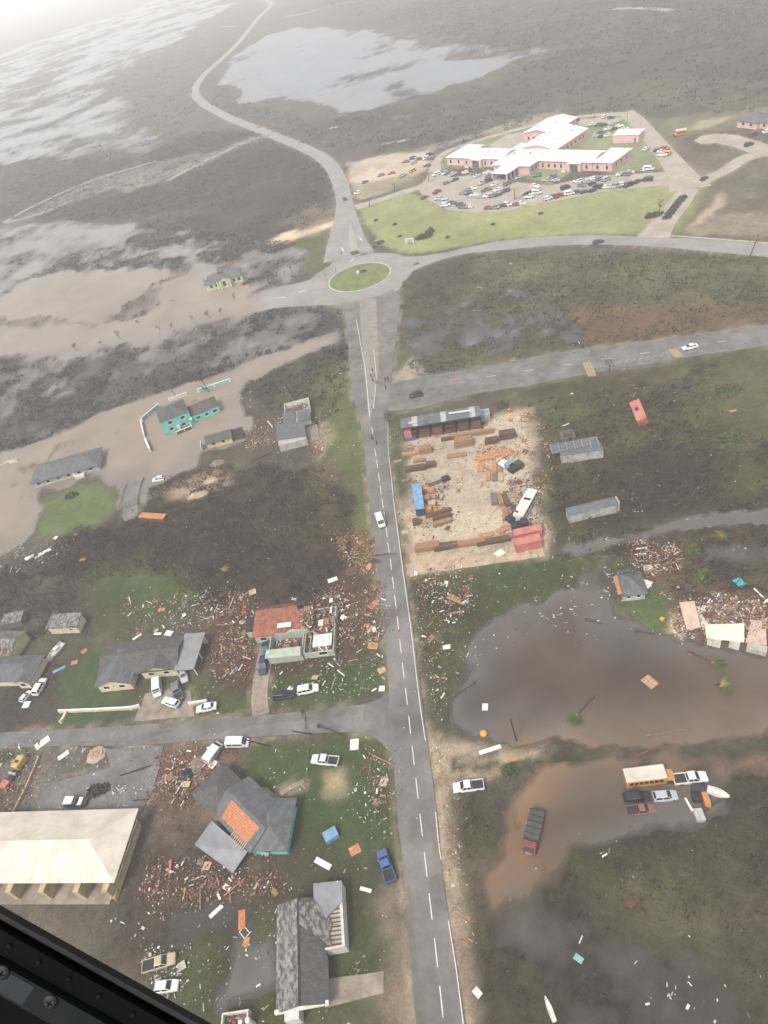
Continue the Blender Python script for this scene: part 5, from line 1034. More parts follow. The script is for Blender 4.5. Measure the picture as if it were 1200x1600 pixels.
# 8 houses in the flood -------------------------------------------------------
h = hframe('teal_flood_house', (249.9,660.6), (294.6,642.5), z0=5.2, base=-.2); tag(h, 'bright teal two-storey house with grey roof standing in the flood', 'house')
block(h, (0,.2,10,9.8), 5.2, 'wall_teal', 'hip', 'roof_grey', 1.9, 'x', .12, [('f', 3, 4.0, 1.4, 1.1), ('f', 7.4, 4.0, 1.4, 1.1), ('f', 2.6, 1.6, 1.4, 1.1), ('f', 6.8, 1.6, 1.4, 1.1), ('l', 4, 4.0, 1.2, 1.1), ('r', 3, 4.0, 1.2, 1.1)])
block(h, (10.2,.6,20,8), 2.8, 'wall_teal', 'hip', 'roof_grey', 1.4, 'x', .12, [('f', 2, 1.5, 1.5, 1.1), ('f', 5, 1.5, 1.1, 1.1), ('f', 8, 1.5, 1.5, 1.1), ('r', 3, 1.5, 1.2, 1.0)])
MB().box((3.4,-2.6,-.2), (9,.1,.4)).build('porch_floor', 'tar', h)
for cx in (3.4, 6.2, 8.8): MB().box((cx,-2.6,.4), (cx+.18,-2.42,1.5)).build('porch_post', 'trim', h)
MB().box((3.3,-2.7,1.3), (9.1,-2.5,1.6)).build('porch_rail', 'trim', h); MB().box((8.85,-2.5,1.3), (9.05,.1,1.6)).build('porch_rail', 'trim', h); MB().box((4.4,-.75,.4), (5.4,-.05,2.2)).build('entry', 'trim', h)
MB().box((9.3,-1.2,2.6), (10.1,.1,2.9)).build('awning', 'trim', h)
h = hframe('yellow_flood_hut', (326,701.7), (365.9,690.8), base=.05); tag(h, 'small pale yellow hut with ragged dark roof beside the teal house', 'house')
block(h, (.2,.1,8.2,4.2), 2.3, 'wall_yellow', 'gable', 'roof_grey', 1.0, 'x', .5, [('f', 2, 1.4, .8, .7, 'shutter'), ('f', 5.2, 1.4, .8, .7, 'shutter')])
block(h, (8.4,.6,12,3.6), 2.0, 'timber_dark', 'flat', 'tar', .2, 'x', .2)
MB().box((-2.0,-.6,0), (-1.8,2.6,2.2)).build('leaning_post_wall', 'wall_white', h); MB().box((-2.4,-1.2,-.1), (2.6,-.4,.5)).build('rubble_step', 'rubble', h)
h = hframe('unroofed_grey_house', (438.4,707.7), (483.1,695.7), base=.1); tag(h, 'roofless grey house with two slate roof sections beside orange debris', 'house')
block(h, (.2,.2,9.0,3.2), 2.5, 'wall_grey', None)
MB().slab([(-.2,3.0,2.85),(8.9,1.2,2.75),(9.1,9.0,3.3),(.1,10.9,3.4)], [(0,1,2,3)], .16).build('roof', 'roof_slate', h)
block(h, (.4,3.4,8.8,8.6), 2.5, 'wall_grey', None)
block(h, (2.4,11.0,11,16.6), 2.4, 'wall_grey', None); MB().slab([(2.3,10.9,2.75),(6.2,10.6,2.75),(6.7,16.5,3.0),(2.6,17.9,3.05)], [(0,1,2,3)], .14).build('roof', 'roof_slate', h)
MB().slab([(6.9,10.7,2.72),(11.2,10.4,2.7),(11.3,15.9,2.95),(7.3,16.6,3.0)], [(0,1,2,3)], .14).build('roof', 'roof_slate', h)
walls_open(h, (2.9,17.6,11.4,24.2), 2.4, 'wall_white'); WRECK.append((h, (3.2,18,11.1,23.9), 220, .05, .8, 'red'))
MB().box((3.6,18.6,.06), (6,20.4,1.5)).build('wreckage', 'wood_red', h); MB().box((7,19,.06), (8.4,22,1.0)).build('wreckage', 'rust', h); MB().box((9.0,1.0,0), (12.6,9.6,.3)).build('side_slab', 'concrete_small', h)
h = hframe('yellow_church_house', (323,459.6), (377.5,443.5), base=-.1); tag(h, 'pale lime house with columned porch in the flood left of the roundabout', 'house')
block(h, (.5,2.6,18,11), 3.6, 'wall_lime', 'hip', 'roof_slate', 2.2, 'x', .6, [('f', 2.5, 1.8, 1.3, 1.5), ('f', 5, 1.8, 1.3, 1.5), ('f', 13.4, 1.8, 1.3, 1.5), ('f', 15.8, 1.8, 1.3, 1.5), ('l', 4, 1.8, 1.3, 1.5)])
block(h, (6.6,.8,12.0,4.6), 4.0, 'wall_lime', 'gable', 'roof_slate', 1.5, 'y', .5, [('f', 2.7, 2.2, 1.5, 2.4, 'trim', 'glass')], zoff=.05)
for cx in (6.2, 7.6, 10.7, 12.1): MB().tube([(cx,.3,-.2), (cx,.3,4.0)], .22, 8).build('column', 'trim', h)
MB().box((7.5,5.6,5.0), (9.8,8,6.05)).build('torn_roof_hole', 'rust', h); MB().box((1.2,4.0,5.0), (1.9,8.0,5.25)).build('loose_ridge_sheet', 'metal_pale', h)
# 9 right: small hip house and the flattened one ------------------------------
h = hframe('small_torn_house', (972.7,941.5), (1005.4,938.1), base=.05); tag(h, 'small sage house with black hipped roof and orange torn edge by the pond', 'house')
block(h, (.1,.2,4.6,5.4), 2.5, 'wall_sage', 'hip', 'roof_slate', 1.5, 'x', .5, [('f', 1.2, 1.3, .7, .8), ('f', 3.2, 1.3, .7, .8)])
for k in range(4): MB().slab([(-.9,.2+k*1.3,2.4),(-.1,.2+k*1.3,2.75),(-.1,1.4+k*1.3,2.75),(-.9,1.4+k*1.3,2.4)], [(0,1,2,3)], .06).build('torn_edge_board', 'plank_orange', h)
MB().slab([(.4,6.2,2.3),(3.4,6.0,2.6),(3.2,8.2,1.2),(.8,8.0,1.0)], [(0,1,2,3)], .12).build('fallen_roof_panel', 'roof_slate', h)
h = hframe('flattened_house', (1103.2,979.8), (1165,994.4), base=.05); tag(h, 'flattened house with one cream slab roof left among brown wreckage', 'house')
MB().slab([(.6,-4.6,2.5),(7.0,-3.4,2.5),(6.4,.9,2.65),(-.2,-1.6,2.65)], [(0,1,2,3)], .2).build('slab_roof', 'panel_cream', h)
for a, b in [((.8,-4.3,-.2),(3.2,-4.1,2.3)), ((4.6,-3.7,-.2),(6.4,-3.5,2.3)), ((.2,-1.8,-.2),(.4,-1.0,2.4))]: MB().box(a, b).build('wall', 'wall_white', h)
MB().slab([(-5.8,3.4,1.6),(-3.2,-2.9,1.5),(-.8,-1.7,1.7),(-3.1,4.4,1.8)], [(0,1,2,3)], .18).build('pink_slab', 'panel_pink', h)
MB().slab([(-2.7,4.3,.4),(-.5,-1.2,.4),(.9,-.3,.4),(-.9,5.2,.4)], [(0,1,2,3)], .3).build('floor_slab', 'panel_cream', h)
MB().slab([(-.9,5.1,.3),(.8,-.2,.3),(10,4.2,.3),(8.2,10.0,.3)], [(0,1,2,3)], .3).build('floor_slab', 'concrete_small', h); WRECK.append((h, (-.6,.4,9.6,9.0), 620, .3, 1.1, 'red'))
MB().slab([(7.2,-2.2,.9),(10.8,-1.6,.8),(10.0,4.2,.8),(7.6,3.6,.9)], [(0,1,2,3)], .2).build('pink_slab', 'panel_pink', h)
MB().box((7.6,-3.6,-.2), (11,-2.0,1.0)).build('broken_wall', 'wall_grey', h)
# 10 remains in the bottom corner
h = hframe('wrecked_shed', (352,1592), (396,1585), base=.1); tag(h, 'roofless wrecked shed at the bottom edge beside the long grey house', 'shed')
walls_open(h, (0,-2.6,4.2,.4), 1.6, 'wall_white'); WRECK.append((h, (.3,-2.3,3.9,.1), 120, .05, .8, 'red')); MB().tube([(4.6,-1.4,.2),(4.4,-1.2,2.4)], [.5,.4], 8).build('water_tank', 'hull_white', h)
for k in range(4): MB().box((.5+k*.9,-2.2,.1), (1.1+k*.9,-.6,.5+.3*(k % 2))).build('wreckage', ('rust','wood_red','panel_white','rust')[k], h)
# ------------------------------------------------------------------ vehicles
WH = {}
def wheel_meshes(r, w):
    if (r, w) not in WH:
        a = MB().tube([(0, -w/2, 0), (0, -w/2+.03, 0), (0, w/2-.03, 0), (0, w/2, 0)], [r*.9, r, r, r*.9], 14)
        b = MB().tube([(0, -w/2-.012, 0), (0, w/2+.012, 0)], r*.58, 10)
        WH[(r, w)] = (a, b, a.mesh('wheel', 'tyre'), b.mesh('rim', 'rim'))
    return WH[(r, w)]
def cabin(xb0, xb1, xt0, xt1, zb, zt, wb, wt, sides=2):
    "painted cabin with inset glass: returns (cabin, [(name, glass)])"
    c = MB(); B = [(xb0, -wb, zb), (xb1, -wb, zb), (xb1, wb, zb), (xb0, wb, zb)]; T = [(xt0, -wt, zt), (xt1, -wt, zt), (xt1, wt, zt), (xt0, wt, zt)]
    Rf = [(xt0+.12, -wt+.1, zt+.05), (xt1-.12, -wt+.1, zt+.05), (xt1-.12, wt-.1, zt+.05), (xt0+.12, wt-.1, zt+.05)]
    c.add(B+T+Rf, [(0,1,5,4),(1,2,6,5),(2,3,7,6),(3,0,4,7),(4,5,9,8),(5,6,10,9),(6,7,11,10),(7,4,8,11),(8,9,10,11)])
    def inset(q, m=(.1, .1, .14, .1)):
        a, b, d, e = [Vector(v) for v in q]         # a b bottom, d e top (e above a)
        P = lambda s, t: a.lerp(b, s).lerp(e.lerp(d, s), t)
        r = [P(m[0], m[2]), P(1-m[1], m[2]), P(1-m[1], 1-m[3]), P(m[0], 1-m[3])]; n = (r[1]-r[0]).cross(r[3]-r[0]).normalized()*.012
        return [v+n for v in r]
    g = []
    g.append(('windscreen', [inset((B[1], B[2], T[2], T[1]), (.07,.07,.06,.08))])); g.append(('rear_window', [inset((B[3], B[0], T[0], T[3]), (.1,.1,.12,.12))]))
    for q in ((B[0], B[1], T[1], T[0]), (B[2], B[3], T[3], T[2])):
        a, b, d, e = [Vector(v) for v in q]
        for k in range(sides):
            s0, s1 = k/sides, (k+1)/sides
            g.append(('side_window', [inset((a.lerp(b, s0), a.lerp(b, s1), e.lerp(d, s1), e.lerp(d, s0)), (.08,.08,.1,.14))]))
    out = []
    for n, qs in g:
        m = MB()
        for r in qs: m.add(r, [(0,1,2,3)])
        out.append((n, m))
    return c, out
def car_spec(kind):
    "list of (name, MB, material) - paint is 'P'; wheels and length"
    p = []; wheels = (.32, .22, 1.35, -1.35, .78)
    if kind in ('sedan', 'hatch', 'suv'):
        if kind == 'sedan':
            body = [(-2.28,.42,.82,.74),(-2.2,.28,.98,.84),(-1.5,.24,1.02,.89),(.9,.24,.98,.89),(1.75,.26,.90,.86),(2.2,.3,.76,.78),(2.3,.4,.64,.7)]; cb = cabin(-1.75,1.05,-1.1,.25,.98,1.42,.80,.62)
        elif kind == 'hatch':
            body = [(-1.98,.42,.9,.74),(-1.92,.28,1.02,.82),(-1.2,.24,1.05,.87),(.7,.24,1.0,.87),(1.5,.26,.92,.84),(1.92,.3,.78,.76),(2.0,.4,.64,.68)]; cb = cabin(-1.9,.95,-1.55,.2,1.0,1.5,.80,.64); wheels = (.31,.21,1.22,-1.22,.76)
        else:
            body = [(-2.3,.5,1.05,.8),(-2.25,.36,1.14,.9),(-1.3,.32,1.16,.94),(.9,.32,1.12,.94),(1.8,.34,1.04,.9),(2.25,.4,.9,.84),(2.33,.5,.74,.76)]; cb = cabin(-2.2,1.1,-1.95,.35,1.1,1.76,.86,.72,3); wheels = (.37,.25,1.42,-1.38,.82)
        p.append(('body', MB().loft(body), 'P')); p.append(('cabin', cb[0], 'P')); p += [(n, m, 'glass_car') for n, m in cb[1]]
        x1 = body[-2][0]; x0 = body[1][0]; hw = body[-2][3]; zt = body[-2][2]
    elif kind == 'pickup':
        body = [(-2.75,.55,.72,.84),(-2.7,.42,.80,.92),(-.7,.40,.82,.95),(-.6,.38,1.12,.95),(1.1,.38,1.10,.95),(2.2,.4,1.04,.92),(2.7,.46,.92,.86),(2.78,.55,.76,.8)]
        cb = cabin(-.62,1.45,-.42,.72,1.08,1.78,.86,.72,2)
        p.append(('body', MB().loft(body), 'P')); p.append(('cabin', cb[0], 'P')); p += [(n, m, 'glass_car') for n, m in cb[1]]
        bed = MB().box((-2.72,-.95,.78), (-.62,-.84,1.14)).box((-2.72,.84,.78), (-.62,.95,1.14)).box((-2.76,-.95,.78), (-2.66,.95,1.14)); p.append(('bed_side', bed, 'P'))
        p.append(('bed_liner', MB().box((-2.66,-.84,.80), (-.64,.84,.86)), 'bedliner')); wheels = (.39,.26,1.75,-1.6,.84); x1, x0, hw, zt = 2.7, -2.7, .86, .92
    elif kind == 'van':
        body = [(-2.4,.5,1.5,.78),(-2.35,.36,1.85,.88),(-2.2,.32,1.98,.92),(1.1,.32,1.96,.92),(1.45,.32,1.55,.92),(1.95,.34,1.15,.9),(2.3,.4,.95,.84),(2.38,.5,.8,.78)]
        p.append(('body', MB().loft(body), 'P'))
        p.append(('windscreen', MB().add([(1.50,-.78,1.52),(1.86,-.78,1.24),(1.86,.78,1.24),(1.50,.78,1.52)], [(0,1,2,3)]).add([(1.18,-.76,1.90),(1.47,-.78,1.56),(1.47,.78,1.56),(1.18,.76,1.90)], [(0,1,2,3)]), 'glass_car'))
        for s in (-1, 1):
            for a, b in ((-1.9,-.9),(-.8,.2),(.3,1.15)): p.append(('side_window', MB().add([(a,s*.935,1.2),(b,s*.935,1.2),(b,s*.925,1.72),(a,s*.925,1.72)], [(0,1,2,3)]), 'glass_car'))
        p.append(('rear_window', MB().add([(-2.41,-.66,1.2),(-2.41,.66,1.2),(-2.40,.62,1.6),(-2.40,-.62,1.6)], [(3,2,1,0)]), 'glass_car')); wheels = (.34,.23,1.5,-1.5,.82); x1, x0, hw, zt = 2.3, -2.35, .84, .92
    for s in (-1, 1):
        p.append(('headlight', MB().box((x1-.06, s*hw*.62-.14, zt-.16), (x1+.05, s*hw*.62+.14, zt-.04)), 'lamp_clear'))
        p.append(('tail_light', MB().box((x0-.09, s*hw*.74-.1, .74), (x0+.03, s*hw*.74+.1, .92)), 'lamp_red'))
    p.append(('bumper', MB().box((x1-.02, -hw*.8, .36), (x1+.12, hw*.8, .5)).box((x0-.12, -hw*.8, .36), (x0+.02, hw*.8, .5)), 'metal_dark'))
    return p, wheels
CAR_T = {}
def make_car(kind, colour):
    key = (kind, colour)
    if key in CAR_T: return CAR_T[key]
    p, w = car_spec(kind); CAR_T[key] = ([(n, m.mesh(n, ('car_'+colour) if k == 'P' else k)) for n, m, k in p], w); return CAR_T[key]
SMALL = {}
def small_car_mesh(kind, colour):
    key = (kind, colour)
    if key not in SMALL:
        p, w = car_spec(kind); mb = MB(); mats = ['car_'+colour, 'glass_car', 'tyre', 'lamp_clear', 'lamp_red', 'metal_dark', 'bedliner', 'rim']; ix = {'P': 0, 'glass_car': 1, 'lamp_clear': 3, 'lamp_red': 4, 'metal_dark': 5, 'bedliner': 6}
        for n, m, k in p: mb.add(m.v, m.f, ix[k])
        ty = wheel_meshes(w[0], w[1])[0]
        for x in (w[2], w[3]):
            for s in (-1, 1): mb.add([(v[0]+x, v[1]+s*w[4], v[2]+w[0]) for v in ty.v], ty.f, 2)
        SMALL[key] = mb.mesh('parked_car', mats)
    return SMALL[key]
def surf_z(x, y):
    best = max(ground_z(x, y), -.15)
    for P, z in PAVE:
        if inside(P, np.array([x]), np.array([y]))[0]: best = max(best, z)
    return best
PAVE = [(P, .35) for P in FOOT]
def car(kind, colour, rear, front, label, cat=None, sink=0.0, tilt=(0, 0), name=None, scale=1.0, group=None, wheels=True):
    a, b = G(*rear), G(*front); x, y = (a[0]+b[0])/2, (a[1]+b[1])/2; rz = math.atan2(b[1]-a[1], b[0]-a[0])
    o = empty(name or {'pickup': 'pickup_truck', 'van': 'van'}.get(kind, 'car'), (x, y, surf_z(x, y)-sink), rz); o.rotation_euler = (tilt[0], tilt[1], rz); o.scale = (scale,)*3
    parts, w = make_car(kind, colour)
    for n, me in parts: link(n, me, o)
    _, _, tm, rm = wheel_meshes(w[0], w[1])
    if wheels:
        for xx in (w[2], w[3]):
            for s in (-1, 1):
                t = link('wheel', tm, o, (xx, s*w[4], w[0])); link('rim', rm, t)
    return tag(o, label, cat or {'pickup': 'pickup truck', 'van': 'van'}.get(kind, 'car'), group)
car('pickup','white',(757,1229),(709,1235),'white pickup truck parked on the sand right of the main road')
car('pickup','white',(533,1194),(487,1189),'white pickup truck on the lawn beside a sandy patch')
car('pickup','blue',(610,1371),(600,1341),'bright blue pickup truck on the grass left of the main road')
car('van','white',(592.5,809),(599,828),'white van driving down the main road')
car('suv','black',(661,619),(640,623),'dark SUV at the mouth of the fork road',scale=.95)
car('sedan','white',(1090,543.5),(1065,549.5),'white car driving on the fork road near the yellow bars')
car('pickup','white',(1055,1220),(1101,1215),'white pickup truck standing in front of the bus nose',sink=.15)
car('hatch','silver',(1018,1247),(1060,1243),'silver hatchback beside the bus in the flooded lot',sink=.15)
car('suv','black',(975,1248),(1016,1244),'black car half under water beside the bus',sink=.55)
car('pickup','rustred',(980,1268),(1022,1263),'rusty brown pickup wreck below the black sunken car',sink=.4,scale=.85)
car('van','white',(248,1066),(249,1091),'white van parked on the pad of the grey-roofed house')
car('pickup','grey',(285,1100),(274,1068),'blue-grey pickup on the pad of the grey-roofed house')
car('suv','white',(283,1106),(257,1097),'white car with open dark front blocking the concrete pad',scale=.95)
car('sedan','white',(342,1105),(308,1112),'white car on the grass below the low garden wall')
car('sedan','silver',(287,1048),(291,1067),'silver car under the pale carport roof')
car('pickup','teal',(417,1008),(419,1031),'teal pickup close against the wrecked red-roofed house',scale=.85)
car('suv','navy',(415,1031),(412,1057),'dark blue car on the drive below the teal pickup')
car('suv','black',(428,1092),(463,1088),'black car on the lawn left of a white one',scale=1.0)
car('suv','white',(466,1084),(500,1077),'white car on the lawn right of a black one',scale=1.0)
car('van','white',(327,1190),(341,1169),'battered white van standing askew in the rubble by the side street',tilt=(.25,.1))
car('van','white',(355,1166),(391,1163),'white van with smashed front at the edge of the side street',tilt=(0,.12))
car('pickup','tan',(228,1513),(275,1499),'dusty tan pickup without bonnet near the bottom left',sink=.1)
car('hatch','white',(243,1545),(284,1541),'white hatchback beside the helicopter window frame')
car('sedan','green',(105,1258),(140,1256),'dark green car with white sheets on it in the asphalt yard',name='car')
car('suv','white',(57,1090),(72,1063),'wrecked white car beside the grey hip-roofed house',tilt=(.1,0))
car('hatch','white',(257,748),(239,751),'white car stranded at the edge of the flood',sink=.2)
car('hatch','white',(36,1096),(47,1083),'crushed white car below the wrecked one at the left edge',sink=.35,scale=.8)
g = G(122,1257); 
for k, (dx, w) in enumerate([(-1.2,1.9),(1.2,1.0)]):
    o = MB().box((-w/2,-.8,0), (w/2,.8,.05)).build('white_sheet', 'panel_white', None, (g[0]+dx*.95, g[1]-dx*.25, (1.86 if k == 0 else 1.42)+.02), -.26); tag(o, ['wide white sheet lying on the roof of the dark green car','narrow white sheet lying on the bonnet of the dark green car'][k], 'sheet')
# far cars, one mesh each
NAMES = {'white':'white','silver':'silver','grey':'grey','black':'black','red':'red','maroon':'dark red','navy':'navy','teal':'teal','green':'dark green','cream':'cream','yellow':'yellow','orange':'orange','rustred':'brown red'}
ORD = ['first','second','third','fourth','fifth','sixth','seventh','eighth','ninth','tenth','eleventh','twelfth','thirteenth','fourteenth','fifteenth','sixteenth']
W_, S_, Gy, B_, R_, Mr, Nv, T_, Gn = 'white','silver','grey','black','red','maroon','navy','teal','green'
rows = {
 'at the left end of the hospital car park': ([(692.5,271,T_,40),(682,274,W_,60),(695,270.5,W_,85),(707.5,273,W_,85),(711,282,Gn,75),(698,287,Gy,80),(683,301,R_,85),(685,312,S_,30),(664,309,Mr,70),(697,316,S_,40),(707,318,B_,25),(697,322,W_,30),(718,321,B_,10),(724,325,Gy,10),(733,324,W_,10)], 'cars at the left end of the hospital car park'),
 'in the lane before the portico': ([(727,270,W_,30),(741,271,Gy,70),(745.5,276,W_,75),(761.5,270,W_,40),(765,277,Nv,20),(754,287.5,S_,75),(763,284,B_,70),(773.5,289,W_,70),(793,288.5,Gy,70),(800,285,Gy,60),(811,277.5,S_,60),(839,275,T_,30)], 'cars before the hospital portico'),
 'in the double row of the car park island': ([(738.5,296,W_,30),(730,298,Gy,20),(724,303,Gy,20),(733,304,B_,20),(741,306,W_,30),(752,308,S_,40),(762.5,308,W_,40),(770,307.5,Gy,40),(778,306,Gn,60),(760,298,Gy,60),(778,298,W_,60),(790,300,Gn,60)], 'cars on the car park island'),
 'in the row beside the lawn below the palm': ([(763.5,326,R_,12),(773,326,Gy,20),(785,322.5,B_,10),(794,321,W_,5),(803.5,321,'rustred',5),(815,319,W_,5),(827.5,309,W_,30)], 'cars in the lower left lawn row'),
 'near the middle of the hospital car park': ([(836.5,291.5,W_,5),(838,297.5,W_,5),(839.5,302.5,W_,5),(856,282.5,S_,10),(863,277.5,Gy,60),(868,282.5,S_,20),(883.5,295,B_,70)], 'cars in the middle of the car park'),
 'in the long row beside the lawn': ([(856,312,W_,60),(864,308.5,B_,40),(874,307.5,R_,60),(881.5,305,W_,30),(890,304,W_,30),(900.5,301.5,B_,50),(913.5,301,Gn,50),(926.5,299,B_,70),(934,294,B_,10),(944,294,W_,10),(955,293.5,S_,5),(964,292.5,Gy,5),(973,290,W_,20),(981,291.5,B_,60),(996,285,B_,80),(1011.5,282.5,B_,10)], 'cars in the long lawn row'),
 'in the row under the right hospital wing': ([(901.5,285,W_,5),(908.5,291.5,Gy,10),(911,283,S_,30),(918.5,285,S_,60),(925,288.5,B_,70),(929,280,W_,20),(938,281,Gy,60),(947.5,282,S_,70),(970,274,W_,30),(977.5,274,Gy,10),(984,270,W_,5),(995,268.5,Gy,5),(1003.5,267,W_,40),(1013.5,265,W_,5)], 'cars below the right wing'),
 'beside the drive right of the annex': ([(1009,233.5,W_,85),(1028,236,B_,40),(1034,238.5,W_,10),(1034.5,243.5,W_,10),(1038.5,234,R_,10),(1039.5,242,'orange',0)], 'vehicles beside the hospital drive'),
 'behind the hospital annex': ([(945,183.5,W_,80),(955,185,B_,40),(926.5,195,W_,60),(935,196,B_,40),(943.5,196,B_,40),(931,212.5,S_,30),(940,213.5,B_,60),(949,212.5,W_,40),(938.5,207.5,Gn,60),(950,202,W_,40),(958.5,202.5,Gn,60),(967.5,197.5,W_,20),(976,202,W_,40),(900,190,B_,80)], 'cars behind the annex'),
 'on the sandy ground left of the hospital': ([(634,253,Mr,40),(646,247.5,B_,80),(647,254.5,S_,80),(649,250.5,S_,80),(657,249,B_,20),(666,248,W_,70),(672,242,B_,60),(673,248.5,B_,30),(668,259,Nv,20),(612,271,R_,40),(595.5,274,Gy,70),(630,274.5,'cream',80),(645,267.5,'yellow',80),(571,285,T_,85),(559,302,W_,60)], 'cars on the sand left of the hospital'),
}
kinds = ['sedan','suv','hatch','sedan','suv','pickup','sedan','van']
ci = 0
for where, (lst, grp) in rows.items():
    cnt = {}
    lst = sorted(lst); tot = {}
    for x, y, c, a in lst: tot[c] = tot.get(c, 0)+1
    for x, y, c, a in lst:
        k = cnt.get(c, 0); cnt[c] = k+1; kd = kinds[(ci*5+int(x)) % 8]; ci += 1
        if c in ('yellow',): kd = 'van'
        p = G(x, y+1.5); me = small_car_mesh(kd, c)
        o = link('parked_car', me, None, (p[0], p[1], surf_z(*p)), math.radians(-52+a+random.choice((0,180))+random.uniform(-6,6)))
        lab = (NAMES[c]+' car '+where) if tot[c] == 1 else (ORD[k]+' '+NAMES[c]+' car from the left '+where)
        tag(o, lab, 'car', grp)
def one_far(kd, c, x, y, ang, lab):
    p = G(x, y); o = link('car', small_car_mesh(kd, c), None, (p[0], p[1], surf_z(*p)), math.radians(ang)); tag(o, lab, 'car')
one_far('suv','orange',403,200.5,150,'orange and white car far up the winding north road')
one_far('sedan','maroon',539,313,100,'dark red car on the north road above the roundabout')
one_far('sedan','navy',935,381,0,'dark car on the east road below the hospital lawn')
one_far('sedan','black',1100,282,30,'black car on the link road right of the hospital drive')
one_far('van','maroon',1177,213,20,'dark red van before the small pink building')
one_far('suv','black',1170,229,10,'dark car on the turning area below the pink building')
one_far('sedan','white',1198,208,0,'white car beside the small pink building at the right edge')
# school bus, dump truck, containers -------------------------------------------------
def wheel_set(o, xs, hw, r=.5, w=.3):
    _, _, tm, rm = wheel_meshes(r, w)
    for x in xs:
        for s in (-1, 1): t = link('wheel', tm, o, (x, s*hw, r)); link('rim', rm, t)
def bus(rear, front, L, label, bodyk, sink=0.0, n=7, name='school_bus', W=1.22, hood=1.5, H=2.9):
    a, b = G(*rear), G(*front); rz = math.atan2(b[1]-a[1], b[0]-a[0]); o = empty(name, (a[0], a[1], surf_z(*a)-sink), rz)
    MB().loft([(0,.55,H-.35,W*.97),(.1,.5,H-.3,W),(L,.5,H-.3,W),(L+.1,.6,H-.4,W*.96)]).build('body', bodyk, o)
    MB().loft([(-.05,H-.32,H-.02,W*1.01),(.15,H-.32,H+.08,W*1.02),(L-.1,H-.32,H+.08,W*1.02),(L+.1,H-.32,H-.06,W*1.0)]).build('roof', 'roof_cream', o)
    for s in (-1, 1):
        for k in range(n):
            x0 = .5+k*(L-.9)/n; MB().box((x0, s*(W+.01)-.012, 1.5), (x0+(L-.9)/n-.18, s*(W+.01)+.012, 2.25)).build('side_window', 'glass_car', o)
        MB().box((.15, s*(W+.008)-.012, 1.25), (L, s*(W+.008)+.012, 1.36)).build('stripe', 'metal_dark', o)
    MB().loft([(L+.1,.6,1.55,W*.82),(L+hood*.7,.55,1.5,W*.78),(L+hood,.6,1.3,W*.7)]).build('bonnet', bodyk, o)
    MB().add([(L+.12,-W*.8,1.62),(L+.12,W*.8,1.62),(L+.1,W*.8,2.4),(L+.1,-W*.8,2.4)], [(0,1,2,3)]).build('windscreen', 'glass_car', o)
    for s in (-1, 1): MB().box((L+hood-.06, s*W*.5-.12, .95), (L+hood+.04, s*W*.5+.12, 1.15)).build('headlight', 'lamp_clear', o)
    MB().box((L+hood-.02,-W*.8,.5), (L+hood+.14,W*.8,.75)).build('bumper', 'metal_dark', o)
    wheel_set(o, (1.6, L+.6), W*.88); return tag(o, label, 'bus')
bus((976,1222),(1050,1213),6.6,'school bus with long white roof and orange bonnet in the flooded lot','car_orange',sink=.3)
bus((1071,211),(1054,214),4.6,'small orange bus with white roof beside the hospital drive','car_orange',W=1.3,hood=.6,n=5)
def dump(rear, front, label):
    a, b = G(*rear), G(*front); rz = math.atan2(b[1]-a[1], b[0]-a[0]); o = empty('dump_truck', (a[0], a[1], surf_z(*a)-.15), rz)
    MB().box((0,-1.2,.9), (5.2,1.2,2.2)).build('bed', 'car_truckred', o); tp = MB().slab([(0,-1.22,2.22),(5.2,-1.22,2.3),(5.2,1.22,2.3),(0,1.22,2.22)], [(0,1,2,3)], .06).build('bed_cover', 'tarp', o)
    for k in range(6): MB().box((.05+k*1.0,-1.23,2.2), (.15+k*1.0,1.23,2.38)).build('cover_rib', 'metal_dark', o)
    for s in (-1, 1):
        for k in range(5): MB().box((.3+k*1.1, s*1.2-.05, .95), (.4+k*1.1, s*1.2+.05, 2.15)).build('bed_rib', 'car_truckred', o)
    MB().loft([(5.3,.8,1.9,1.0),(5.4,.7,2.35,1.1),(6.4,.7,2.35,1.1),(6.9,.7,1.8,1.08),(7.0,.8,1.6,1.0)]).build('cab', 'car_truckred', o)
    MB().add([(6.46,-.9,2.3),(6.92,-.9,1.82),(6.92,.9,1.82),(6.46,.9,2.3)], [(0,1,2,3)]).build('windscreen', 'glass_car', o)
    MB().box((6.97,-.5,1.0), (7.06,.5,1.35)).build('grille', 'metal_pale', o); MB().box((0,-.5,.55), (6.6,.5,.88)).build('chassis', 'metal_dark', o)
    wheel_set(o, (.9, 2.1, 5.9), 1.0, .5, .35); return tag(o, label, 'truck')
dump((841,1273),(829,1326),'red dump truck with dark ribbed bed cover on the muddy ground')
def corrug(L, h, n, d=.06):
    v = []; f = []
    for k in range(n*4+1):
        x = L*k/(n*4); y = d if (k % 4) in (1, 2) else 0
        v += [(x, -y, 0), (x, -y, h)]
    for k in range(n*4): f.append((2*k, 2*k+2, 2*k+3, 2*k+1))
    return MB().add(v, f)
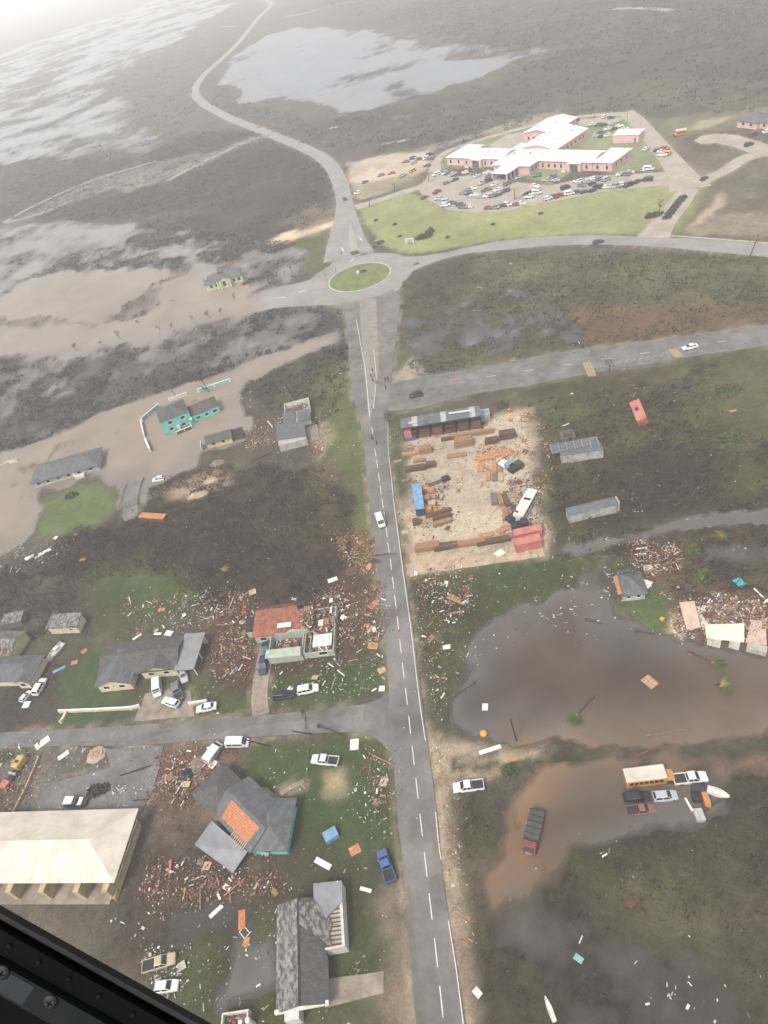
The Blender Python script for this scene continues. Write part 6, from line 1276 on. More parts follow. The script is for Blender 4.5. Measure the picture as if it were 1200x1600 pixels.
def container(p0, p1, L, W, H, sidek, roofk, label, name='shipping_container', n=14, sink=.05, tilt=(0, 0), cat='container', doors=True, z=None, openr=None):
    a, b = G(*p0), G(*p1); rz = math.atan2(b[1]-a[1], b[0]-a[0]); o = empty(name, (a[0], a[1], (surf_z(*a) if z is None else z)-sink), rz); o.rotation_euler = (tilt[0], tilt[1], rz)
    MB().box((.08,.08,.02), (L-.08,W-.08,H-.04)).build('inner_box', sidek, o)
    corrug(L, H, n).build('side_panel', sidek, o)
    s = corrug(L, H, n); s.v = [(L-x, W-y, z_) for x, y, z_ in s.v]; s.build('side_panel', sidek, o)
    MB().box((-.06,-.08,H-.02), (L+.06,W+.08,H+.10)).build('roof', roofk, o)
    for x in (0, L-.14):
        for y in (-.09, W-.05): MB().box((x,y,0), (x+.14,y+.14,H)).build('corner_post', sidek, o)
    MB().box((-.05,.05,.05), (0.0,W-.05,H-.03)).build('end_panel', sidek, o)
    if doors:
        for k in (0, 1): MB().box((L,.06+k*W/2,.08), (L+.05,W/2-.04+k*W/2,H-.05)).build('door', sidek, o); MB().tube([(L+.09,.5+k*W/2,.1), (L+.09,.5+k*W/2,H-.1)], .03, 5).build('locking_bar', 'metal_grey', o)
    return tag(o, label, cat)
o = container((890,818.5),(964,801.5),11.5,2.6,2.6,'metal_pale','metal_grey','long grey-roofed white container above the flooded lane')
MB().box((11.8,.2,0), (12.2,2.4,3.0)).build('end_frame', 'metal_pale', o)
o = container((878,725),(942,716),10.6,2.7,2.7,'metal_pale','metal_grey','shabby pale container with grey lean-to roof in the right field')
MB().slab([(-2.3,1.0,2.9),(10.3,2.6,3.0),(10.0,5.6,3.2),(-2.4,5.0,3.0)], [(0,1,2,3)], .08).build('lean_to_roof', 'metal_grey', o)
for k in range(7): MB().box((-2.2+k*2.0,1.4,3.02), (-2.1+k*2.0,5.3,3.22)).build('roof_seam', 'metal_pale', o)
for x, y in ((-2,4.6),(9.6,5.2)): MB().tube([(x,y,0), (x,y,3)], .08, 6).build('post', 'pole_wood', o)
h = hframe('stone_hut', (880,694), (898,690), base=.1); tag(h, 'tiny grey roofless stone hut behind the shabby container', 'hut'); walls_open(h, (0,0,3.4,3.0), 2.2, 'timber_grey'); door(h, (0,0,3.4,3), 'f', 2.0, .9, 1.7, 'metal_dark')
container((808,866),(847,857),6.0,2.3,2.5,'cont_red','cont_red','red container with bright roof at the lower corner of the lumber yard')
container((806,851),(845,843),6.4,2.0,2.2,'cont_red','cont_red','faded red container just behind another red one by the lumber yard',z=.9)
container((652,808.5),(665,806),2.3,10.2,2.6,'sheet_dkblue','sheet_blue','blue container with pale blue roof in the lumber yard beside the road',n=3,doors=False)
o = container((999,668),(1021,665),2.6,7.6,2.4,'cont_red','cont_red','pinkish red truck body lying tilted in the right field',name='overturned_truck',n=3,tilt=(.12,-.35),cat='truck',doors=False)
MB().box((.7,3.6,2.51), (1.6,4.9,2.54)).build('roof_hatch', 'metal_dark', o); MB().box((.3,-1.6,.2), (2.0,-.1,1.5)).build('cab_wreck', 'rust', o)
o = container((220,815),(268,818),8.6,2.0,1.5,'timber_dark','plank_orange','long crate-like wreck with orange top in the scrub at left',name='overturned_trailer',n=8,cat='trailer',doors=False)
# white long-bodied bus wreck leaning in the yard
b_ = container((803,815),(817,818),2.5,10,2.2,'hull_white','hull_white','white bus body standing upright among scrap at the yard\'s right side',name='bus_wreck',n=2,cat='bus',doors=False)
MB().box((.4,5.8,2.31), (2.1,6.6,2.34)).build('roof_hatch', 'metal_dark', b_)
for k in range(6):
    for xx in (-.075, 2.565): MB().box((xx,.8+k*1.5,1.1), (xx+.012,1.9+k*1.5,1.8)).build('side_window', 'glass_car', b_)
container((704,0+0) if False else (1054,214.5),(1054.5,214.4),.02,.02,.02,'rust','rust','x') if False else None
# ------------------------------------------------------------------ lumber yard
def bundle_mesh(L, W, H, key, seed=0):
    q = random.Random(seed); mb = MB(); n = max(2, int(H/.22)); m = max(3, int(W/.24)); hz_ = H/n
    for i in range(n-1): mb.box((-L/2+q.uniform(0,.12), -W/2+q.uniform(0,.03), i*hz_), (L/2-q.uniform(0,.12), W/2-q.uniform(0,.03), i*hz_+hz_*.82))
    for j in range(m):
        y0 = -W/2+j*W/m; mb.box((-L/2+q.uniform(0,.3), y0+.012, (n-1)*hz_), (L/2-q.uniform(0,.3), y0+W/m-.012, (n-1)*hz_+hz_*q.uniform(.7,1)))
    return mb.mesh('bundle', key)
def lumber(x, y, ang, L, W, H, key, label, tiers=1, seed=0, grp='lumber stacks in the yard'):
    p = G(x, y); o = empty('lumber_stack', (p[0], p[1], surf_z(*p)), math.radians(ang))
    for k in range(tiers):
        for s in (-.36, .36): MB().box((s*L-.06, -W/2, k*(H/tiers)), (s*L+.06, W/2, k*(H/tiers)+.1)).build('bearer', 'timber_dark', o)
        link('bundle', bundle_mesh(L-.2*k, W, H/tiers-.12, key, seed+k), o, (random.uniform(-.1,.1), random.uniform(-.08,.08), k*(H/tiers)+.1), random.uniform(-.02,.02))
    return tag(o, label, 'lumber stack', grp)
A_ = -11.2
for i, (x, y, a, L, W, H, k, t, lab) in enumerate([
 (666,707,A_,4,2.0,2.0,'timber',2,'square tall timber stack near the yard\'s upper left corner'),
 (643,711,A_,5.5,1.0,.9,'plywood',1,'low orange timber stack at the yard\'s left edge below the shed'),
 (650,735,A_,6.2,1.5,1.5,'timber_dark',2,'long dark timber stack at the yard\'s left edge'),
 (673,729,A_,3,1.7,1.3,'timber_dark',2,'short dark timber stack right of the long dark one'),
 (725,696,A_,5.6,2.4,2.4,'timber',3,'tall tiered timber stack in the upper middle of the yard'),
 (738,681,A_,12,1.1,1.3,'timber',1,'very long timber stack just below the open shed'),
 (793,684,A_,5,2.2,2.2,'timber_dark',3,'dark tiered timber stack at the yard\'s upper right'),
 (769,692,A_,4,1.8,1.5,'rust',2,'rusty brown stack left of the dark tiered one'),
 (763,745,A_+84,4.4,1.3,.7,'plywood',1,'leftmost orange board pile below the scattered sheets'),
 (772,734,A_+84,4.2,1.3,.8,'plywood',1,'middle orange board pile below the scattered sheets'),
 (781,733,A_+84,4.2,1.3,.8,'timber',1,'tan board pile left of the crushed white and blue cab'),
 (773,747,A_+84,3.4,1.3,.6,'timber_grey',1,'grey board pile between two orange ones'),
 (783,747,A_+84,3.6,1.3,.6,'wood_pale',1,'pale board pile at the end of the orange row'),
 (782,783,A_+95,4.8,1.3,1.0,'timber',1,'timber pile left of the upright white bus body'),
 (791,784,A_+95,4.8,1.2,1.0,'timber_dark',1,'dark timber pile beside the upright white bus body'),
 (791,806,A_+92,4.4,1.6,.9,'timber',1,'timber pile below the dark one beside the white bus body'),
 (772,783,A_+90,4.2,1.6,1.2,'timber_grey',1,'round-ended grey pile at the left of the bus body piles'),
 (668,858,A_+2,6.2,2.0,1.6,'timber',2,'leftmost timber stack along the yard\'s lower edge'),
 (698,857,A_+2,6.2,1.8,1.3,'timber_dark',2,'second timber stack along the yard\'s lower edge'),
 (733,852,A_+2,8,1.5,1.2,'timber',1,'third timber stack along the yard\'s lower edge'),
 (771,848,A_+2,8,1.4,1.2,'timber_dark',1,'fourth timber stack along the yard\'s lower edge'),
 (691,811,A_+12,5.2,1.2,1.3,'timber_dark',2,'upper of two dark stacks beside the blue container'),
 (692,819,A_+12,5.0,1.2,1.2,'timber',2,'lower of two stacks beside the blue container'),
 (686,803,A_+14,7,1.2,.7,'timber_dark',1,'thin dark stack right of the blue container'),
 (714,713,A_,5.5,1.8,.5,'timber',1,'low spread of long boards in the middle of the yard'),(760,716,A_+3,5,2.2,.5,'plywood',1,'low orange sheet pile at the upper right of the yard'),(783,711,A_-4,5,2,.45,'plank_orange',1,'bright orange sheet pile at the yard\'s right edge'),(752,731,A_+80,4.4,1.7,.4,'plywood',1,'flat orange sheet pile left of the board row'),(656,722,A_,3.6,1.0,.9,'timber',1,'small tan stack between two stacks at the left edge'),(801,795,A_+95,3.2,1.0,.8,'timber_dark',1,'dark stack touching the white bus body'),(786,829,A_+30,3.4,1.8,.5,'plywood',1,'tilted orange sheet pile left of the red containers'),(760,838,A_+5,4,1.4,.5,'plywood',1,'low orange pile above the lower row of stacks'),(792,841,A_+10,3.6,1.4,.9,'timber',1,'tan stack touching the red containers'),(700,688,A_,4.2,1.2,.9,'timber_dark',1,'dark stack left of the tall tiered one'),(634,753,A_,2.6,1.0,.7,'timber_grey',1,'grey stack at the road side above the blue container'),
 ]): lumber(x, y, a, L, W, H, k, lab, t, i*7)
def crate(x, y, ang, w, d, h_, key, label, cat='crate', grp=None, name='crate'):
    p = G(x, y); o = empty(name, (p[0], p[1], surf_z(*p)), math.radians(ang)); MB().box((-w/2,-d/2,.12), (w/2,d/2,h_)).build('box', key, o)
    for s in (-.4, 0, .4): MB().box((s*w-.08,-d/2,0), (s*w+.08,d/2,.12)).build('skid', 'timber_dark', o)
    MB().box((-w/2-.04,-d/2-.04,h_), (w/2+.04,d/2+.04,h_+.06)).build('lid', key, o); return tag(o, label, cat, grp)
for i, (x, y, k, lab) in enumerate([(665,768,'plywood','left of two upper crates beside the blue container'),(674,770,'plywood','right of two upper crates beside the blue container'),(667,783,'timber','brown crate in the middle beside the blue container'),(676,791,'wood_pale','pale crate beside the blue container'),(670,800,'plywood','lowest orange crate beside the blue container'),(651,819,'timber_dark','dark crate at the foot of the blue container')]): crate(x, y, -8, 1.7, 1.5, 1.3, k, lab, grp='crates in the lumber yard')
sh_ = hframe('lumber_shed', (632.5,691), (755,671.5), base=.3); tag(sh_, 'long open lumber shed with weathered grey roof and blue trim', 'shed')
for k in range(14):
    x0 = k*1.68-.3; key = ['metal_grey','metal_grey','metal_pale','metal_grey','roof_slate'][k % 5]
    MB().slab([(x0,.1,4.75-.1*((k*7) % 3 == 0)),(x0+1.66,.1,4.75),(x0+1.66,4.5,5.15),(x0,4.5,5.15)], [(0,1,2,3)], .05).build('roof_sheet', key, sh_)
MB().box((0,4.2,-.3), (23.2,4.4,4.9)).build('back_wall', 'timber_dark', sh_)
for k in range(7): MB().box((k*3.8,.2,-.3), (k*3.8+.2,.4,4.6)).build('post', 'pole_wood', sh_)
MB().box((.2,.05,4.3), (23,.18,4.62)).build('fascia', 'sheet_dkblue', sh_); MB().box((0.3,-.1,.1), (3.4,.1,.9)).build('blue_tarp', 'car_blue', sh_); MB().box((0,.3,0),(2.4,2.6,3.2)).build('bay_front', 'cont_red', sh_)
for k in range(6):
    MB().box((.9+k*3.8,.6,0), (3.9+k*3.8,3.9,1.2+.5*(k % 3))).build('stored_timber', ['rust','timber_dark','wood_red'][k % 3], sh_); MB().box((.9+k*3.8,.5,2.2), (4.0+k*3.8,4,2.34)).build('shelf', 'timber_dark', sh_)
MB().slab([(2,1.2,5.05),(4.8,1.0,5.05),(4.9,2.1,5.15),(2.1,2.3,5.15)], [(0,1,2,3)], .04).build('loose_sheet', 'metal_pale', sh_)
MB().slab([(14,2.9,5.16),(20,2.6,5.14),(20,3.1,5.18),(14,3.4,5.2)], [(0,1,2,3)], .04).build('loose_sheet', 'panel_white', sh_)
o = crate(759,655,A_,2.6,2.9,2.5,'metal_pale','blue and white topped cabin at the right end of the open shed','cabin',name='site_cabin'); MB().box((-1.2,-.6,2.58), (1.2,.9,2.66)).build('roof_sheet', 'sheet_blue', o)
def cab_wreck(x, y, ang, label, k1, k2):
    p = G(x, y); o = empty('truck_wreck', (p[0], p[1], surf_z(*p)), math.radians(ang))
    MB().loft([(-2,.4,1.3,.9),(-1.8,.3,1.5,1),(.2,.3,1.5,1),(.3,.4,1.4,.9)]).build('body', k1, o); MB().loft([(.3,.4,2.1,.9),(.5,.3,2.3,1),(1.8,.3,2.2,1),(2.2,.4,1.4,.9)]).build('cab', k2, o)
    MB().add([(1.86,-.8,2.12),(2.19,-.8,1.5),(2.19,.8,1.5),(1.86,.8,2.12)], [(0,1,2,3)]).build('windscreen', 'glass_car', o)
    wheel_set(o, (-1.2, 1.4), .85, .42, .26); return tag(o, label, 'truck')
cab_wreck(791,731,-60,'crushed white and blue truck among scrap in the lumber yard','panel_white','sheet_blue')
cab_wreck(806,735,20,'dark green truck wreck right of the white and blue one','metal_dark','car_green')
cab_wreck(812,825,-10,'blackened truck wreck behind the red containers','metal_dark','metal_dark')
cab_wreck(803,812,25,'dark scrapped chassis below the upright bus body','metal_dark','rust')
p = G(681,757); o = empty('fallen_crane_boom', (p[0], p[1], surf_z(*p)), math.radians(8)); tag(o, 'fallen dark lattice boom above the crates in the lumber yard', 'crane')
for s in ((-.35,0),(.35,0),(0,.6)): MB().tube([(-3.4,s[0],.3+s[1]), (3.4,s[0],.3+s[1])], .09, 5).build('boom_chord', 'sheet_dkblue', o)
for k in range(9): MB().tube([(-3.3+k*.75,-.35,.3), (-2.9+k*.75,.35,.3)], .05, 4).build('boom_brace', 'sheet_dkblue', o); MB().tube([(-3.3+k*.75,-.35,.3), (-2.9+k*.75,0,.9)], .05, 4).build('boom_brace', 'sheet_dkblue', o)
MB().box((2.0,-.7,.1), (4.0,.7,1.1)).build('winch_house', 'metal_dark', o)
for i, (x, y) in enumerate([(828,634),(844,627),(862,622)]):
    p = G(x, y); o = MB().tube([(0,0,0),(0,0,.3)], .75, 16).build('tyre', 'tyre', None, (p[0], p[1], surf_z(*p))); MB().tube([(0,0,.29),(0,0,.31)], .42, 12).build('hub_hole', 'metal_dark', o); tag(o, ORD[i]+' big black tyre from the left on the grass below the fork road', 'tyre', 'tyres below the fork road')
# ------------------------------------------------------------------ yard fences, garden walls, poles, signs
def wall_run(pts, h_, t, key, label, name='garden_wall', cap=None, base=-.3, pr=.22):
    P = [G(*p) for p in pts]; c = P[0]; o = empty(name, (c[0], c[1], 0)); 
    for a, b in zip(P, P[1:]):
        L = math.hypot(b[0]-a[0], b[1]-a[1]); rz = math.atan2(b[1]-a[1], b[0]-a[0])
        MB().box((0,-t/2,base), (L,t/2,h_)).build('wall_section', key, o, (a[0]-c[0], a[1]-c[1], .02), rz)
        if cap: MB().box((-.1,-t/2-.08,h_), (L+.1,t/2+.08,h_+.12)).build('coping', cap, o, (a[0]-c[0], a[1]-c[1], .02), rz)
    for p in P: MB().box((-pr,-pr,base), (pr,pr,h_+pr)).build('pier', cap or key, o, (p[0]-c[0], p[1]-c[1], .02))
    return tag(o, label, 'wall')
wall_run([(96,1114),(150,1112),(206,1109),(219,1106)],1.0,.3,'wall_cream','low cream garden wall before the grey-roofed house',cap='trim')
wall_run([(97,1130),(105,1116)],.8,.6,'wall_cream','short toppled cream wall piece at the left end of the garden wall')
wall_run([(298,1102),(324,1098)],.9,.3,'wall_cream','short cream wall beside the car pad',cap='trim')
wall_run([(249,636),(232,650),(223,658)],1.3,.3,'wall_mint','teal and white wall curving round the flooded teal house',cap='trim')
wall_run([(222,661),(227,684)],1.3,.3,'wall_white','straight white wall left of the flooded teal house',cap='trim')
wall_run([(229,690),(236,706)],1.3,.5,'wall_mint','broken end of the white wall standing in the flood',cap='trim')
wall_run([(266,627),(292,618)],1.2,.3,'wall_white','white wall behind the teal flooded house',cap='trim')
wall_run([(311,613),(336,605),(360,597)],1.3,.4,'wall_mint','teal wall at the back of the flooded garden',cap='trim')
wall_run([(0,733),(14,724),(28,721)],1.0,.4,'wall_white','pale wall stub in the flood at the left edge')
wall_run([(560,1231),(586,1215),(587,1262),(587,1305)],.35,.06,'timber_grey','thin pale fence line across the lower lawn',name='low_fence', pr=.07)
wall_run([(484,1170),(482,1216)],.4,.06,'timber_grey','thin pale fence left of the white pickup on the lawn',name='low_fence', pr=.07)
wall_run([(62,1186),(40,1238),(20,1275)],.7,.25,'wood_pale','long pale beam wall leaning down to the white-roofed hall')
def pole(x, y, h_, label, tilt=(0,0), cross=True, r=.16, key='pole_wood', name='utility_pole', cat='utility pole', grp=None, lamp=False):
    p = G(x, y); o = empty(name, (p[0], p[1], surf_z(*p)-.3)); o.rotation_euler = (tilt[0], tilt[1], 0)
    MB().tube([(0,0,0),(0,0,h_)], [r, r*.7], 8).build('pole', key, o)
    if cross: MB().box((-1.1,-.06,h_-.8), (1.1,.06,h_-.62)).build('crossarm', key, o)
    if lamp: MB().box((-.1,-.12,h_), (1.3,.12,h_+.15)).build('lamp_head', 'metal_grey', o)
    return tag(o, label, cat, grp)
pole(277,622,6,'broken utility pole behind the flooded teal house',(.0,-.12),False)
pole(327,612,6.5,'utility pole with crossarm behind the teal garden wall',(0,-.15))
pole(807,1157,8.5,'dark utility pole at the lower edge of the mud pond',(.02,-.06),False)
pole(424,1166,6.5,'leaning pole at the side street left of the white pickup',(.1,-.55),False)
pole(489,1147,5,'broken leaning pole at the side street corner',(.1,-.7),False)
pole(512.5,446,7,'thin sign pole at the left rim of the roundabout lawn',(0,-.02),False,.09,'metal_grey','road_sign','sign')
pole(525,427,3,'short dark post on the roundabout rim',(0,.1),False,.08,'metal_dark','post','post')
pole(1171,402,8,'leaning utility pole by the east road at the right edge',(.05,.25),False)
pole(240,1195,6.5,'fallen-looking slanted pole over the asphalt yard',(.3,-1.2),False)
pole(235,1248,4,'thin bent pole in the asphalt yard near the hall',(.3,-.6),False,.1)
for i, (x, y) in enumerate([(847.5,267),(877,269),(935,270),(1001,216),(980,195),(928,194),(765,259),(776,258)]): pole(x, y, 7.5, ['lamp post left of the right wing entrance','lamp post before the right wing','lamp post near the right wing porch','lamp post behind the annex','lamp post at the rear drive bend','lamp post in the rear lot','lamp post before the left wing','second lamp post before the left wing'][i], (0,0), False, .09, 'metal_grey', 'lamp_post', 'lamp post', 'hospital lamp posts', True)
# fallen trunks
def log(x0, y0, x1, y1, r, label, key='bark', z=.25, br=3):
    a, b = G(x0, y0), G(x1, y1); o = empty('fallen_tree', (a[0], a[1], max(0, surf_z(*a)))); d = Vector((b[0]-a[0], b[1]-a[1], 0)); q = random.Random(int(x0))
    MB().tube([(0,0,z), tuple(d*.5+Vector((.1,.1,z+.15))), tuple(d+Vector((0,0,z)))], [r, r*.8, r*.5], 7).build('trunk', key, o)
    MB().tube([(0,0,z), tuple(-d.normalized()*.5+Vector((0,0,z)))], [r*2.2, r*1.2], 8).build('root_plate', key, o)
    for k in range(br):
        t = q.uniform(.5, 1); s = d*t+Vector((0,0,z)); MB().tube([tuple(s), tuple(s+d.normalized()*.8+Vector((q.uniform(-1,1), q.uniform(-1,1), q.uniform(.1,.8))))], [r*.4, r*.15], 4).build('branch', key, o)
    return tag(o, label, 'tree trunk')
log(918,970,938,976,.22,'short trunk stub drifting in the upper pond'); log(996,987,1022,993,.25,'dark fallen trunk at the pond edge below the small torn house')
log(500,1137,540,1155,.2,'fallen trunk across the side street corner'); log(740,1069,700,1098,.15,'thin fallen trunk on the pond\'s left bank'); log(395,722,425,709,.18,'dark trunk lying beside the yellow hut') ; log(590,870,620,868,.12,'thin branch lying on the road verge by the lumber yard')
log(290,880,315,905,.16,'fallen trunk on the green patch above the grey-roofed house'); log(340,1485,368,1468,.16,'fallen trunk left of the muddy pool'); log(230,1470,275,1455,.15,'fallen trunk above the tan pickup'); log(940,640,965,590,.2,'long fallen trunk in the scrub below the fork road'); log(1015,1150,1080,1140,.12,'thin pale trunk floating at the pond\'s lower edge','timber_grey')
# lawn sign, roundabout stone, planter
p = G(641,382); o = empty('lawn_sign', (p[0], p[1], .25), -.5); tag(o, 'white framed sign on the hospital lawn', 'sign')
for s in (-1.7, 1.7): MB().box((s-.25,-.2,-.2), (s+.25,.2,2.6)).build('post', 'trim', o)
MB().box((-1.45,-.1,.7), (1.45,.1,2.3)).build('board', 'wall_grey', o); MB().box((-1.9,-.15,2.3), (1.9,.15,2.6)).build('top_beam', 'trim', o)
p = G(560,430); o = MB().loft([(-.7,0,.5,.4),(-.5,0,.9,.6),(.4,0,1.0,.6),(.7,0,.5,.4)]).build('marker_stone', 'hull_white', None, (p[0], p[1], .85)); tag(o, 'white stone at the centre of the roundabout lawn', 'stone')
p = G(555,398); o = empty('planter', (p[0], p[1], .38), .1); MB().box((-2.2,-2.6,0), (2.2,2.6,.45)).build('box', 'kerb', o); MB().box((-2.0,-2.4,.4), (2.0,2.4,.55)).build('soil', 'bark', o); tag(o, 'dark square planting bed in the road above the roundabout', 'planting bed')
p = G(651,414); o = MB().loft([(-1.2,0,.3,.5),(0,0,.45,.6),(1.2,0,.3,.4)]).build('dark_debris_heap', 'timber_dark', None, (p[0], p[1], .36)); tag(o, 'small dark heap lying on the road right of the roundabout', 'heap')
# boats
def boat(x, y, ang, L, W, label, key='hull_white', open_=True, z=None, tilt=0.0):
    p = G(x, y); o = empty('boat', (p[0], p[1], (surf_z(*p) if z is None else z)), math.radians(ang)); o.rotation_euler = (tilt, 0, math.radians(ang)); H = W*.42; n = 10; vs = []; fs = []
    for i in range(n+1):
        t = i/n; w = W/2*(1-.75*max(0, t-.45)**1.6*2.6) if t > .45 else W/2*(.86+.14*t/.45); w = max(w, .03); x_ = -L/2+L*t; zz = H*(1+.25*max(0, t-.6))
        vs += [(x_, 0, .0), (x_, w*.75, .12), (x_, w, zz), (x_, w*.86, zz), (x_, w*.8, H*.45), (x_, -w*.8, H*.45), (x_, -w*.86, zz), (x_, -w, zz), (x_, -w*.75, .12)]
    for i in range(n):
        for j in range(9): fs.append((i*9+j, (i+1)*9+j, (i+1)*9+(j+1) % 9, i*9+(j+1) % 9))
    fs.append(tuple(range(9))[::-1]); fs.append(tuple(range(n*9, n*9+9))); MB().add(vs, fs).build('hull', key, o)
    if open_:
        MB().box((-L*.2,-W*.2,H*.45), (L*.0,W*.2,H*1.5)).build('console', 'panel_white', o); MB().box((-L*.5-.3,-.2,H*.4), (-L*.5,.2,H*1.6)).build('outboard_motor', 'metal_dark', o); MB().box((L*.05,-W*.3,H*.46), (L*.18,W*.3,H*.8)).build('seat', 'wall_cream', o)
    return tag(o, label, 'boat')
boat(89,1021,235,5.6,2.2,'white boat stranded between the small houses at left')
boat(1122,1239,-38,3.4,1.5,'small white boat wreck beside the scrap in the flooded lot',tilt=.3)
boat(859,1577,95,3.2,.8,'slim white canoe at the bottom edge',open_=False)
p = G(1102,1253); o = empty('scrap_heap', (p[0], p[1], max(0, surf_z(*p)))); tag(o, 'heap of dark scrap with an orange panel in the flooded lot', 'scrap heap')
for a, b, k in [((-.4,-1.2,.2),(.5,1.0,1.3),'car_orange'), ((-2.0,-.2,0),(-.5,1.6,.9),'metal_dark'), ((-1.8,1.4,.1),(.2,2.6,1.0),'metal_dark'), ((-2.9,-.8,.1),(-2.6,1.4,.5),'panel_white'), ((.7,-.9,.1),(2.2,-.6,.45),'car_green'), ((-1.0,-1.8,0),(-.4,-.6,.5),'rust')]: MB().box(a, b, rot=Matrix.Rotation(random.uniform(-.4,.4), 3, 'Z') @ Matrix.Rotation(random.uniform(-.25,.25), 3, 'X')).build('scrap_piece', k, o)
crate(1092,1276,-8,1.3,1.9,1.0,'metal_pale','grey slatted box standing below the scrap heap','box',name='metal_box')
# yellow and red lorry at the left edge
p = G(28,1205); o = empty('wrecked_lorry', (p[0], p[1], surf_z(*p)), math.radians(62)); tag(o, 'wrecked lorry with yellow body and red tail at the left edge', 'truck')
MB().loft([(0,.5,1.9,.8),(.2,.4,2.1,.9),(2.6,.4,2.1,.9),(3.0,.5,1.6,.8)]).build('cab', 'car_yellow', o); MB().box((.9,-.5,2.1), (1.5,.5,2.16)).build('roof_hatch', 'metal_dark', o); MB().box((-2.6,-.7,.4), (0,.7,.8)).build('chassis', 'metal_dark', o); MB().box((-1.2,-.9,.8), (-.8,.9,1.3)).build('cross_bar', 'metal_pale', o); MB().box((-4.2,-.9,.4), (-2.6,.9,1.4)).build('tail_box', 'cont_red', o); wheel_set(o, (-3.3,.9), .8, .42, .25)
crate(519,1308,17,2.4,1.8,1.2,'sheet_blue','bright blue box on the lower lawn','box',name='blue_box')
